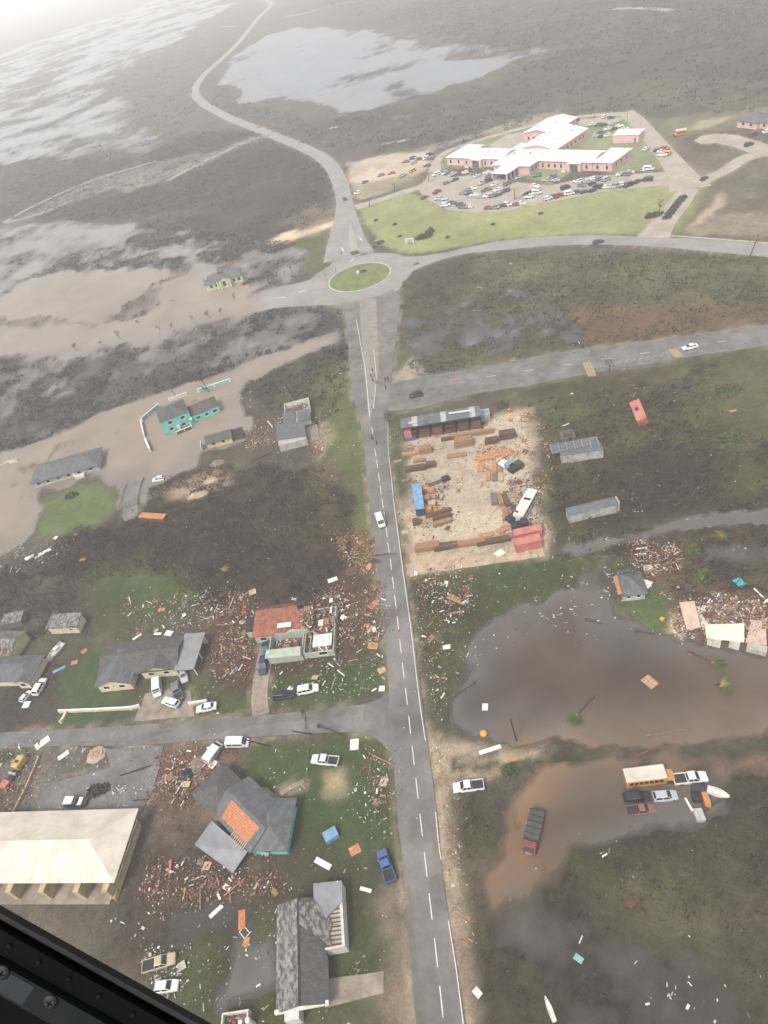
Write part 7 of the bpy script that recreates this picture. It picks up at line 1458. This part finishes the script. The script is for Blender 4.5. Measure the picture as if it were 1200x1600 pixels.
# ------------------------------------------------------------------ loose sheets and panels one can tell apart
def sheet(x, y, L, W, ang, key, label, cat='panel', z=0.0, tilt=0.0, t=.05, name='loose_panel', grp=None):
    p = G(x, y); zz = max(0.0, surf_z(*p))+.06+z; o = MB().box((-L/2,-W/2,0), (L/2,W/2,t)).box((-L/2+.05,-.04,t), (L/2-.05,.04,t+.03)).build(name, key, None, (p[0], p[1], zz+abs(math.sin(tilt))*W/2)); o.rotation_euler = (tilt, 0, math.radians(ang)); return tag(o, label, cat, grp)
for a in [
 (583,1010,2.3,1.7,-25,'plywood','orange plywood sheet right of the wrecked red-roofed house'),(580,981,2.2,.9,-45,'panel_white','white panel with dark holes right of the wrecked red-roofed house'),
 (586,944,2.3,1.6,25,'cont_red','red and white sheet at the road edge by the wrecked house'),(520,907,2.4,1.3,5,'panel_white','white sheet on the grass behind the wrecked red-roofed house'),(460,936,1.4,1.1,-30,'panel_white','pale sheet behind the rusty red roof'),
 (712,937,4.4,1.4,-48,'plywood','orange plywood strip on the grass right of the main road'),(727,935,3.0,1.2,50,'wood_red','brown plywood piece beside the orange strip'),(713,958,3.6,.5,-8,'timber','thin brown board below the orange plywood strip'),
 (698,1012,1.6,1.1,-10,'panel_white','white box panel on the bank right of the main road'),(758,1105,1.5,1.1,70,'panel_white','white tile-marked panel floating at the pond\'s left bank'),
 (554,1164,2.3,1.7,80,'panel_white','white square panel at the side street corner'),(597,1077,1.3,1.2,75,'panel_white','small white panel at the road edge above the side street'),
 (555,1329,1.9,1.6,15,'plywood','orange square sheet on the lower lawn'),(505,1350,3.2,1.0,-40,'panel_white','long white box panel on the lower lawn'),(572,1391,2.0,.6,-28,'panel_white','white plank below the orange square sheet'),
 (378,1437,3.0,1.2,88,'plank_orange','orange door lying in the lower debris'),(338,1424,2.6,.7,30,'panel_white','long white plank left of the orange door'),(385,1472,1.4,1.0,70,'plywood','small orange board below the orange door'),
 (1155,911,1.7,2.1,10,'sheet_turq','upper turquoise sheet among the wreckage at right'),(1128,936,2.2,1.2,8,'sheet_turq','middle turquoise sheet beside white rubble at right'),(1187,971,1.5,.8,0,'sheet_turq','small turquoise sheet at the right edge'),
 (1010,913,1.9,2.0,-50,'panel_white','white panel leaning right of the small torn house'),(1013,888,2.0,1.6,-15,'panel_white','large white panel in the wreckage above the small torn house'),
 (243,806,1.6,.8,0,'plywood','x'),(130,875,1.9,1.0,-5,'plywood','orange board in the dark scrub at left'),(637,813,1.8,1.5,-20,'plywood','orange sheet at the road edge by the yard'),(682,797,2.8,1.8,10,'plywood','orange sheets spilled right of the crates'),(669,818,3.6,1.6,12,'plywood','orange sheets spilled below the blue container'),
 (633,832,1.6,1.3,0,'wood_pale','pale orange sheet on the sandy yard mouth'),(781,866,2.2,1.8,20,'panel_cream','cream sheet below the red containers'),(622,721,2.2,.8,0,'plywood','salmon board on the verge beside the lumber yard'),
 (68,1162,3.2,1.7,30,'panel_white','crumpled white sheet at the side street near the left edge'),(100,1181,2.4,1.1,28,'panel_white','white sheet lying on the upper asphalt yard'),(46,872,2.6,1.6,12,'panel_white','large pale sheet in the debris by the left drive'),(68,866,5.0,.7,25,'panel_white','long pale panel in the debris by the left drive'),(70,863,3.6,.8,22,'panel_white','white broken plank below the long pale panel'),
 (93,1047,3.0,.9,15,'sheet_blue','light blue board beside the stranded boat'),(117,1036,1.6,1.2,0,'plywood','orange crumpled sheet beside the light blue board'),(132,1018,1.4,1.1,30,'plywood','small orange sheet above the light blue board'),(42,1102,1.7,1.7,-15,'panel_white','white square box lid below the wrecked white cars'),
 (264,990,2.0,1.5,-30,'panel_white','white sheet just behind the grey roof ridge'),(215,996,2.4,.6,25,'panel_white','white plank behind the left end of the grey roof'),(247,991,2.0,.7,-20,'panel_white','white board behind the middle of the grey roof'),
 (904,1498,1.3,.9,-50,'wall_mint','pale green scrap in the flooded lower right field'),(746,1551,1.3,1.0,-60,'hull_white','white drum lid on the verge at the bottom right of the road'),(882,1178,1.4,.9,10,'plywood','x2'),
 (986,1411,1.2,1.0,0,'rust','rusty sheet in the middle of the lower right field'),(713,594,1.5,1.0,0,'cont_red','red scrap at the upper edge of the fork road'),(1145,643,1.8,.8,-5,'plywood','orange board on the right field grass'),(883,665,2.6,.5,8,'panel_white','white board in the grass above the stone hut'),(521,200,6,2.5,-10,'hull_white','white slab in the marsh beside the north road'),
 (766,1172,4.2,.8,2,'panel_white','white plank at the foot of the mud pond'),(800,1186,1.8,1.2,0,'plywood','orange sheet on the strip above the white pickup'),(1017,1172,6.5,.35,8,'wood_red','long reddish beam on the strip below the mud pond'),
 ]:
    if a[6].startswith('x'): continue
    sheet(*a)
p = G(1015,1066); o = empty('wooden_raft', (p[0], p[1], .02), math.radians(22)); tag(o, 'slatted wooden deck piece floating in the mud pond', 'raft')
for k in range(7): MB().box((-1.0+k*.3,-1.3,.08), (-1.0+k*.3+.24,1.3,.14)).build('slat', 'wood_pale' if k % 3 else 'plywood', o)
for s in (-1, 0, 1): MB().box((-1.0,s*1.0-.08,-.05), (1.1,s*1.0+.08,.08)).build('joist', 'timber', o)
p = G(756,1148); o = MB().tube([(0,0,0),(0,0,.2),(0,0,.7),(0,0,.95),(0,0,1.0)], [.45,.7,.7,.4,.1], 12).build('buoy', 'plastic_yellow', None, (p[0], p[1], max(0, surf_z(*p)))); tag(o, 'round yellow-orange buoy on the pond\'s lower left bank', 'buoy')
p = G(1032,970); o = MB().tube([(0,0,0),(.5,.2,.2),(.9,.1,.1)], [.4,.45,.2], 10).build('yellow_float', 'plastic_yellow', None, (p[0], p[1], surf_z(*p))); tag(o, 'small yellow float on the grass left of the flattened house', 'float')
p = G(382,1457); o = MB().box((-.6,-.8,0), (-.48,.8,.1)).box((.48,-.8,0), (.6,.8,.1)).box((-.48,-.8,0), (.48,-.68,.1)).box((-.48,.68,0), (.48,.8,.1)).build('window_casing', 'trim', None, (p[0], p[1], surf_z(*p)+.05), .6); tag(o, 'empty white window frame below the orange door', 'window frame')
# heaps of earth and rubble
def heap(x, y, rx, ry, h_, key, label, seed=1, cat='heap'):
    p = G(x, y); n, m = 7, 14; vs = [(0, 0, h_)]; fs = []; q = random.Random(seed)
    for i in range(1, n+1):
        for k in range(m):
            a = 2*math.pi*k/m; r_ = i/n; j = q.uniform(.8, 1.15); vs.append((rx*r_*math.cos(a)*j, ry*r_*math.sin(a)*j, h_*(1-r_**1.6)*q.uniform(.75, 1.1)-(.3 if i == n else 0)))
    for k in range(m):
        fs.append((0, 1+k, 1+(k+1) % m))
        for i in range(n-1): fs.append((1+i*m+k, 1+(i+1)*m+k, 1+(i+1)*m+(k+1) % m, 1+i*m+(k+1) % m))
    o = MB().add(vs, fs).build('earth_heap', key, None, (p[0], p[1], surf_z(*p)-.05)); return tag(o, label, cat)
heap(152,1180,2.6,2.2,1.2,'sand','pale tan heap of sand beside the side street'); heap(310,775,4,1.8,1.2,'sand','long sand heap right of the flooded drive'); heap(330,752,3,1.8,1.0,'sand','smaller sand heap near the yellow hut'); heap(355,757,2,1.4,.9,'rubble','grey rubble heap near the yellow hut')
heap(340,725,3,2,.9,'rubble','rubble mound below the yellow flooded hut'); heap(310,1195,2.8,2.0,1.0,'rubble','pale rubble heap behind the teal-walled house'); heap(293,1211,1.8,1.4,1.3,'metal_dark','dark burnt heap beside the pale rubble'); heap(550,893,2.5,1.6,.9,'timber_dark','dark heap at the roadside above the wrecked house')
# ------------------------------------------------------------------ storm debris: larger pieces one by one, small litter as one mass per field
PAL = {'wood': ['timber','wood_red','wood_pale','plywood','timber_dark','panel_white'], 'red': ['wood_red','cont_red','timber','panel_white','wood_pale','rubble'], 'white': ['panel_white','wall_grey','wood_pale','panel_white','timber_grey','metal_pale'], 'scrap': ['metal_dark','rust','timber_dark','metal_pale','timber_grey'], 'yard': ['timber','plywood','timber','timber_dark','wood_pale','plank_orange']}
TIN = {'wood': [(170,128,96),(138,88,70),(204,180,152),(214,150,102),(232,230,224),(110,88,72),(130,104,84)], 'red': [(138,80,64),(166,100,82),(206,186,168),(236,234,230),(122,98,84),(176,132,106),(110,84,72),(150,124,106)], 'white': [(238,236,232),(220,218,212),(190,182,170),(150,136,122),(128,108,92),(112,98,84)], 'scrap': [(58,58,60),(90,84,78),(126,110,96),(70,66,70),(150,96,70),(196,190,182)], 'yard': [(214,160,110),(232,176,122),(176,126,88),(236,220,196),(130,100,78)]}
BM = {}
def board_mesh(kind, key):
    if (kind, key) not in BM:
        L, W, t = {'plank': (2.6,.24,.06), 'long': (4.2,.18,.10), 'sheet': (1.7,1.2,.04), 'short': (1.4,.3,.08)}[kind]; mb = MB()
        mb.box((-L/2,-W/2,0), (L/2-.2,W/2,t)); mb.add([(L/2-.2,-W/2,0),(L/2,-W*.2,0),(L/2-.12,W*.15,0),(L/2-.02,W/2,0),(L/2-.2,W/2,0),(L/2-.2,-W/2,t),(L/2,-W*.2,t),(L/2-.12,W*.15,t),(L/2-.02,W/2,t),(L/2-.2,W/2,t)], [(4,3,2,1,0),(5,6,7,8,9),(0,1,6,5),(1,2,7,6),(2,3,8,7),(3,4,9,8)])
        BM[(kind, key)] = mb.mesh('debris_board', key)
    return BM[(kind, key)]
SPOTS = {}
def pick(pts, n, seed):
    P = [G(*p) for p in pts]; a = np.array(P); q = np.random.default_rng(seed); out = []
    while len(out) < n:
        x, y = q.uniform(a[:, 0].min(), a[:, 0].max()), q.uniform(a[:, 1].min(), a[:, 1].max())
        if inside(P, np.array([x]), np.array([y]))[0]: out.append((x, y))
    return np.array(out)
def litter(pts, n, pal, seed, size=(.12, .6), zup=.25, name='debris_litter', label=None, clump=True):
    q = np.random.default_rng(seed); P = pick(pts, n, seed)
    K = max(3, n//28); ci_ = (q.random(n)**1.7*K).astype(int); sg = q.uniform(.4, 2.6, K)[ci_]
    if clump: k = q.random(n) < (.72 if zup > 0 else .3); P = np.where(k[:, None], P[:K][ci_]+q.normal(0, 1, (n, 2))*sg[:, None], P)
    z, _, _, fm = land_z(P[:, 0], P[:, 1]); z = np.maximum(z, 0)+np.where(fm > .95, .16, 0)
    L = np.clip(np.exp(q.normal(np.log((size[0]+size[1])*.5), .62, n)), .06, 2.2); W = np.minimum(L, np.exp(q.normal(np.log(.14), .6, n))); a = q.uniform(0, np.pi, n); ti = q.normal(0, .25, n); h_ = q.uniform(.03, .14, n); z = z+q.uniform(0, zup, n)*(q.random(n) < .5)
    dx, dy = np.cos(a), np.sin(a); T = []
    c = np.stack([P[:, 0], P[:, 1], z], -1); u = np.stack([dx*L/2, dy*L/2, np.sin(ti)*L/2], -1); v = np.stack([-dy*W/2, dx*W/2, np.zeros(n)], -1); w = np.stack([np.zeros(n), np.zeros(n), h_], -1); c[:, 2] += np.abs(np.sin(ti))*L/2
    A, B, Cc, D = c-u-v, c+u-v, c+u+v, c-u+v
    quads = [(A+w, B+w, Cc+w, D+w), (A, B, B+w, A+w), (B, Cc, Cc+w, B+w), (Cc, D, D+w, Cc+w), (D, A, A+w, D+w)]
    for p, q_, r_, s in quads: T.append(np.stack([p, q_, r_], 1)); T.append(np.stack([p, r_, s], 1))
    T = np.stack(T, 1).reshape(-1, 3, 3)
    cols = np.array([S(*c_, .8) for c_ in TIN[pal]]); dom = q.integers(0, len(cols), K)[ci_]; pick_ = np.where(q.random(n) < .45, dom, q.integers(0, len(cols), n)); col = np.repeat(cols[pick_]*q.uniform(.55, 1.1, (n, 1)), 10, 0)
    o = stuff_mesh(name, [(T, np.clip(col, .02, .8))], 'litter', label); return o
BC = 0
def field(pts, nb, nl, pal, where, seed, zup=.6, size=(.06,.34)):
    global BC
    q = random.Random(seed); P = pick(pts, nb, seed+1); keys = PAL[pal]
    if nb:
        z, _, _, fm = land_z(P[:, 0], P[:, 1])
        for i in range(nb):
            kd = q.choices(['plank','long','sheet','short'], [4,2,4,5])[0]; k = q.choice(keys)
            o = link('debris_board', board_mesh(kd, k), None, (P[i, 0], P[i, 1], max(0, z[i])+(.16 if fm[i] > .95 else 0)+.05+q.uniform(0, zup))); s = q.uniform(.45, 1.1); o.scale = (s, s*q.uniform(.8,1.5), 1); o.rotation_euler = (q.uniform(-.2,.2), q.uniform(-.16,.16), q.uniform(0, 6.28))
            tag(o, DESC[k]+' '+{'plank':'plank','long':'batten','sheet':'sheet','short':'board'}[kd]+' in debris '+where, 'debris board', 'debris '+where); BC += 1
    if nl: litter(pts, int(nl*3.6), pal, seed+2, size, zup, label='small splintered storm litter '+where)
DESC = {'timber':'tan','wood_red':'dark red','wood_pale':'pale wood','plywood':'orange','timber_dark':'dark wood','panel_white':'white','cont_red':'pink','rubble':'dusty grey','wall_grey':'pale grey','timber_grey':'weathered grey','metal_pale':'dull metal','plank_orange':'bright orange','metal_dark':'black metal','rust':'rusty'}
field([(490,935),(540,925),(600,915),(604,1000),(545,1010),(530,1000),(540,945),(500,950)], 26, 420, 'red', 'right of the wrecked red-roofed house', 10)
field([(500,950),(540,945),(538,1000),(486,1010),(485,965)], 14, 380, 'red', 'inside the wrecked red-roofed house', 20, 1.8)
field([(340,930),(405,920),(400,960),(395,1030),(405,1060),(330,1060),(345,990)], 34, 480, 'red', 'left of the wrecked red-roofed house', 30)
field([(262,935),(330,925),(345,960),(320,980),(265,985)], 14, 170, 'white', 'behind the grey-roofed house', 40)
field([(185,945),(260,935),(262,985),(190,995)], 8, 70, 'wood', 'on the green behind the grey-roofed house', 45)
field([(410,1040),(600,1010),(602,1075),(540,1095),(420,1080)], 12, 110, 'white', 'on the lawn below the wrecked red-roofed house', 50)
field([(645,895),(690,890),(740,900),(735,960),(700,1000),(700,1110),(672,1110),(655,960)], 30, 330, 'wood', 'on the verge right of the main road', 60)
field([(985,850),(1060,850),(1065,890),(1020,905),(985,880)], 22, 420, 'red', 'above the small torn house', 70, .9)
field([(1075,945),(1200,930),(1200,1000),(1150,1000),(1060,990),(1045,965)], 26, 620, 'red', 'around the flattened house', 80, 1.0)
field([(230,1355),(330,1340),(385,1370),(440,1360),(440,1395),(330,1410),(225,1410)], 24, 420, 'red', 'between the teal-walled house and the muddy lot', 90)
field([(245,1180),(330,1165),(345,1190),(320,1225),(280,1270),(245,1240)], 18, 380, 'red', 'behind the teal-walled house', 100)
field([(612,660),(650,690),(700,670),(820,640),(850,740),(850,840),(800,860),(640,868),(640,760)], 16, 420, 'yard', 'strewn over the lumber yard', 110, .2)
field([(740,700),(770,690),(800,690),(812,720),(770,750),(755,735)], 30, 260, 'yard', 'spread in the upper right of the lumber yard', 120, .4)
field([(525,830),(585,845),(590,890),(560,905),(530,880)], 14, 240, 'yard', 'at the roadside opposite the lumber yard', 130)
field([(570,1165),(600,1175),(612,1260),(590,1275),(570,1200)], 10, 120, 'red', 'on the verge below the side street', 140)
field([(395,660),(440,650),(440,690),(400,705),(380,690)], 10, 200, 'wood', 'between the yellow hut and the roofless house', 150)
field([(790,640),(850,650),(860,720),(830,740),(800,690)], 10, 200, 'yard', 'at the right edge of the lumber yard', 160)
field([(796,750),(850,740),(852,830),(800,835),(792,800)], 12, 420, 'scrap', 'around the upright white bus body', 162, .7)
field([(640,655),(760,640),(760,668),(640,688)], 6, 160, 'scrap', 'around the open lumber shed', 163, .3)
field([(645,750),(700,755),(700,825),(645,830)], 8, 180, 'scrap', 'among the crates in the lumber yard', 164, .5)
field([(480,640),(505,660),(510,720),(480,715)], 2, 140, 'wood', 'right of the roofless grey house', 165)
field([(220,1490),(300,1480),(300,1560),(240,1550)], 4, 80, 'white', 'around the cars at the bottom left', 170)
field([(0,1170),(70,1160),(60,1240),(0,1270)], 6, 160, 'red', 'around the wrecked lorry at the left edge', 180)
field([(0,850),(110,840),(120,870),(0,900)], 6, 120, 'white', 'by the left drive in the flood', 190)
litter([(330,1060),(600,1000),(604,1090),(400,1120),(220,1130),(215,1085)], 170, 'white', 500, (.15,.5), 0, label='white scraps scattered over the upper lawns')
litter([(640,880),(1000,865),(1060,930),(1040,1000),(900,1010),(760,1010),(700,1160),(675,1160)], 300, 'white', 510, (.12,.45), 0, label='white scraps scattered round the mud pond')
litter([(840,620),(1200,560),(1200,930),(1060,930),(860,850)], 260, 'white', 520, (.15,.55), 0, label='white scraps scattered over the right field')
litter([(400,1160),(600,1160),(630,1420),(600,1600),(380,1600),(430,1400)], 240, 'white', 530, (.12,.45), 0, label='white scraps scattered over the lower lawn')
litter([(100,840),(560,720),(585,900),(350,960),(120,980)], 200, 'white', 540, (.15,.5), 0, label='white scraps scattered over the brown brush')
litter([(150,1430),(440,1400),(440,1600),(300,1600)], 160, 'white', 550, (.12,.45), 0, label='white scraps scattered over the lower left lots')
litter([(700,1270),(1200,1260),(1200,1600),(740,1600)], 60, 'white', 560, (.15,.5), 0, label='pale scraps scattered over the flooded lower right field')
litter([(640,400),(1200,405),(1200,500),(700,570),(640,560)], 60, 'white', 570, (.3,.9), 0, label='pale scraps scattered between the forking roads')
litter([(360,600),(520,530),(570,720),(480,740),(380,720)], 160, 'white', 580, (.15,.5), 0, label='pale scraps scattered left of the main road')
litter([(60,1165),(260,1165),(240,1260),(60,1270)], 150, 'white', 590, (.12,.4), 0, label='pale scraps scattered over the asphalt yard')
litter([(650,868),(850,850),(850,872),(680,890)], 120, 'yard', 595, (.1,.4), 0, label='splinters scattered along the sandy lane')
litter([(672,1160),(720,1165),(720,1300),(745,1480),(725,1480),(690,1330)], 200, 'yard', 597, (.06,.22), 0, label='stones and splinters on the sandy road shoulder')
def wreck_fill(root, r_, n, z0, z1, pal, seed):
    q = np.random.default_rng(seed); x0, y0, x1, y1 = r_; c = np.stack([q.uniform(x0, x1, n), q.uniform(y0, y1, n), np.zeros(n)], -1)
    hmp = np.clip(.5+.6*fbm(c[:, 0]+seed*9, c[:, 1], 3.5, 3, seed), .05, 1); c[:, 2] = z0+(z1-z0)*hmp*q.random(n)**.5
    L = np.clip(np.exp(q.normal(np.log(.5), .6, n)), .1, 2.4); W = np.minimum(L, np.exp(q.normal(np.log(.2), .6, n))); a = q.uniform(0, np.pi, n); ti = q.normal(0, .35, n)
    u = np.stack([np.cos(a)*L/2, np.sin(a)*L/2, np.sin(ti)*L/2], -1); v = np.stack([-np.sin(a)*W/2, np.cos(a)*W/2, q.normal(0, .1, n)*W], -1); w = np.zeros((n, 3)); w[:, 2] = q.uniform(.03, .12, n)
    A, B, Cc, D = c-u-v, c+u-v, c+u+v, c-u+v; T = []
    for p_, q_, r2, s_ in [(A+w, B+w, Cc+w, D+w), (A, B, B+w, A+w), (B, Cc, Cc+w, B+w), (Cc, D, D+w, Cc+w), (D, A, A+w, D+w)]: T.append(np.stack([p_, q_, r2], 1)); T.append(np.stack([p_, r2, s_], 1))
    cols = np.array([S(*c_, .8) for c_ in TIN[pal]]); col = np.repeat(cols[q.integers(0, len(cols), n)]*q.uniform(.55, 1.1, (n, 1)), 10, 0)
    stuff_mesh('wreckage_pile', [(np.stack(T, 1).reshape(-1, 3, 3), np.clip(col, .02, .8))], 'litter', None, root)
for i, w_ in enumerate(WRECK): wreck_fill(*w_, 700+i)
def number_alike(names):
    "alike things are told apart by their order from the left"
    by = {}
    for o in COL.objects:
        if o.parent is None and o.name.split('.')[0] in names and 'label' in o: by.setdefault(o['label'], []).append(o)
    for lab, lst in by.items():
        if len(lst) < 2: continue
        lst.sort(key=lambda o: float(PX(o.location.x, o.location.y)[0]))
        for i, o in enumerate(lst):
            if i < len(ORD): o['label'] = ORD[i]+' '+(lab.replace(' in debris ', ' from left, debris ', 1) if ' in debris ' in lab else lab+', counted from the left')
number_alike(('debris_board', 'bare_tree', 'hedge', 'shrub'))
# ------------------------------------------------------------------ people on the road
def person_mesh(pose):
    hip = .92; sw = {'stand': .08, 'walk': .28}[pose]
    V = [(0,0,hip,.15),(0,0,1.15,.14),(0,0,1.38,.16),(0,0,1.50,.07),(0,.01,1.58,.085),(0,.02,1.70,.10),(0,.01,1.78,.06)]
    E_ = [(0,1),(1,2),(2,3),(3,4),(4,5),(5,6)]
    for s, ph in ((-1, 1), (1, -1)):
        b = len(V); V += [(s*.10,0,hip-.08,.10),(s*.11,ph*sw*.5,.50,.065),(s*.11,ph*sw-.05,.09,.045),(s*.12,ph*sw+.12,.04,.04)]; E_ += [(0,b),(b,b+1),(b+1,b+2),(b+2,b+3)]
        b = len(V); V += [(s*.20,0,1.40,.065),(s*.26,-ph*sw*.4,1.14,.045),(s*.25,-ph*sw*.7+.08,.90,.035),(s*.24,-ph*sw*.8+.12,.80,.035)]; E_ += [(2,b),(b,b+1),(b+1,b+2),(b+2,b+3)]
    me = bpy.data.meshes.new('person_cage'); me.from_pydata([v[:3] for v in V], E_, []); ob = bpy.data.objects.new('person_cage', me); COL.objects.link(ob)
    sk = ob.modifiers.new('skin', 'SKIN'); ss_ = ob.modifiers.new('sub', 'SUBSURF'); ss_.levels = 1; ss_.render_levels = 1
    for i, v in enumerate(me.skin_vertices[0].data): v.radius = (V[i][3], V[i][3]); v.use_root = (i == 0)
    dg = bpy.context.evaluated_depsgraph_get(); out = bpy.data.meshes.new_from_object(ob.evaluated_get(dg)); bpy.data.objects.remove(ob); return out
PM = {k: person_mesh(k) for k in ('stand', 'walk')}
def person(x, y, ang, pose, top, legs, label):
    p = G(x, y); me = PM[pose].copy(); me.materials.clear()
    for k in (top, legs, 'skin', 'hair', 'metal_dark'): me.materials.append(MATS[k])
    for f in me.polygons:
        c = f.center; f.material_index = 4 if c.z < .1 else 1 if c.z < .95 and abs(c.x) < .2 else 3 if c.z > 1.68 or (c.z > 1.6 and c.y < 0) else 2 if c.z > 1.47 or c.z < 1.1 and abs(c.x) > .2 else 0
    o = link('person', me, None, (p[0], p[1], surf_z(*p)+.03), math.radians(ang)); return tag(o, label, 'person', 'people on the road')
for a in [(589,882,0,'walk','cloth_dark','cloth_dark','person in dark clothes walking at the road edge, left of two'),(593,882,10,'walk','cloth_red','cloth_dark','person in red top walking at the road edge, right of two'),
 (583,690,20,'walk','cloth_dark','cloth_dark','person in dark clothes crossing the main road, left of two'),(590,697,20,'walk','cloth_dark','cloth_blue','person in dark top crossing the main road, right of two'),
 (583,583,0,'stand','cloth_red','cloth_dark','person in red top at the back of the group on the road'),(581,592,0,'walk','cloth_dark','cloth_dark','person at the left of the group on the road'),(586,592,30,'walk','cloth_blue','cloth_dark','person in blue in the middle of the group on the road'),(584,599,0,'stand','cloth_dark','cloth_dark','person in dark clothes at the front of the group on the road'),(589,601,60,'walk','cloth_white','cloth_dark','person in white top at the front right of the group on the road'),
 (603,598,0,'walk','cloth_dark','cloth_dark','left person of the pair walking at the fork road mouth'),(607,597,0,'walk','cloth_dark','cloth_dark','right person of the pair walking at the fork road mouth'),(604,611,0,'walk','cloth_dark','cloth_blue','lone person walking below the pair at the fork road mouth')]: person(*a)
# ------------------------------------------------------------------ helicopter window frame beside the photographer
def CP(x, y, d): v = FWD*d + EU*((x-600)/F_PX*d) + EV*((y-800)/F_PX*d); return Vector((v.x, v.y, v.z+CAM_H))
D0 = .62; a0, a1 = CP(-420,1180,D0), CP(760,1842,D0); ax = (a1-a0).normalized(); nrm = -FWD; inn = ax.cross(nrm).normalized()
if (CP(0,1600,D0)-a0).dot(inn) < 0: inn = -inn
LF = (a1-a0).length; wf = empty('helicopter_window', a0); tag(wf, 'black window frame of the helicopter across the lower left corner', 'window frame')
PXm = D0/F_PX
def rail(name, key, w0, w1, h0, h1, bev=.002):
    vs = []
    for t in (0, LF):
        for w, hh in ((w0, h0), (w0, h1-bev), (w0+bev, h1), (w1-bev, h1), (w1, h1-bev), (w1, h0)): vs.append(ax*t+inn*(w*PXm)+nrm*hh)
    n = 6; fs = [tuple(range(n)), tuple(range(n, 2*n))[::-1]]+[(j, j+n, (j+1) % n+n, (j+1) % n) for j in range(n)]
    return MB().add(vs, fs).build(name, key, wf)
OFS = 4
_rail = rail
def rail(n, k, w0, w1, *r_): return _rail(n, k, w0+OFS, w1+OFS, *r_)
rail('rubber_seal', 'frame_seal', 0, 8, -.004, .004); rail('seal_lip', 'frame_black', 8, 14, -.004, .001); rail('outer_rail', 'frame_black', 14, 48, -.004, .010, .004); rail('inner_step', 'frame_black', 48, 52, -.004, .006)
rail('inner_rail', 'frame_grey', 52, 94, -.004, .016, .005); rail('lower_panel', 'frame_black', 94, 620, -.004, .006)
def scr(x, y, r, key, hh):
    c = CP(x, y, D0)-a0; c = c-nrm*c.dot(nrm)+nrm*hh; o = MB().tube([tuple(c), tuple(c+nrm*.0015), tuple(c+nrm*.0028), tuple(c+nrm*.003)], [r, r, r*.7, r*.3], 14).build('screw', key, wf)
    for k in (0, 1):
        d = ax if k == 0 else inn; e = inn if k == 0 else ax; q = c+nrm*.0031; MB().add([q-d*r*.5-e*r*.1, q+d*r*.5-e*r*.1, q+d*r*.5+e*r*.1, q-d*r*.5+e*r*.1], [(0,1,2,3)]).build('screw_slot', 'frame_black', o)
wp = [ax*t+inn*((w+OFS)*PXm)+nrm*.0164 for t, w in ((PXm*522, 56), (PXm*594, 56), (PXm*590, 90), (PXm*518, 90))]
MB().add(wp, [(0,1,2,3)]).add([p_-nrm*.0003 for p_ in wp], [(3,2,1,0)]).build('pale_patch', 'frame_pale', wf)  # lighter grey piece set on the inner rail between two screws
for x, y in ((20,1500),(93,1545),(173,1590),(256,1637),(-55,1458)): scr(x, y, .0062, 'screw', .016)
for x, y in ((25,1466),(70,1491),(116,1517),(163,1543),(215,1572),(262,1597)): scr(x, y, .0022, 'frame_grey', .010)
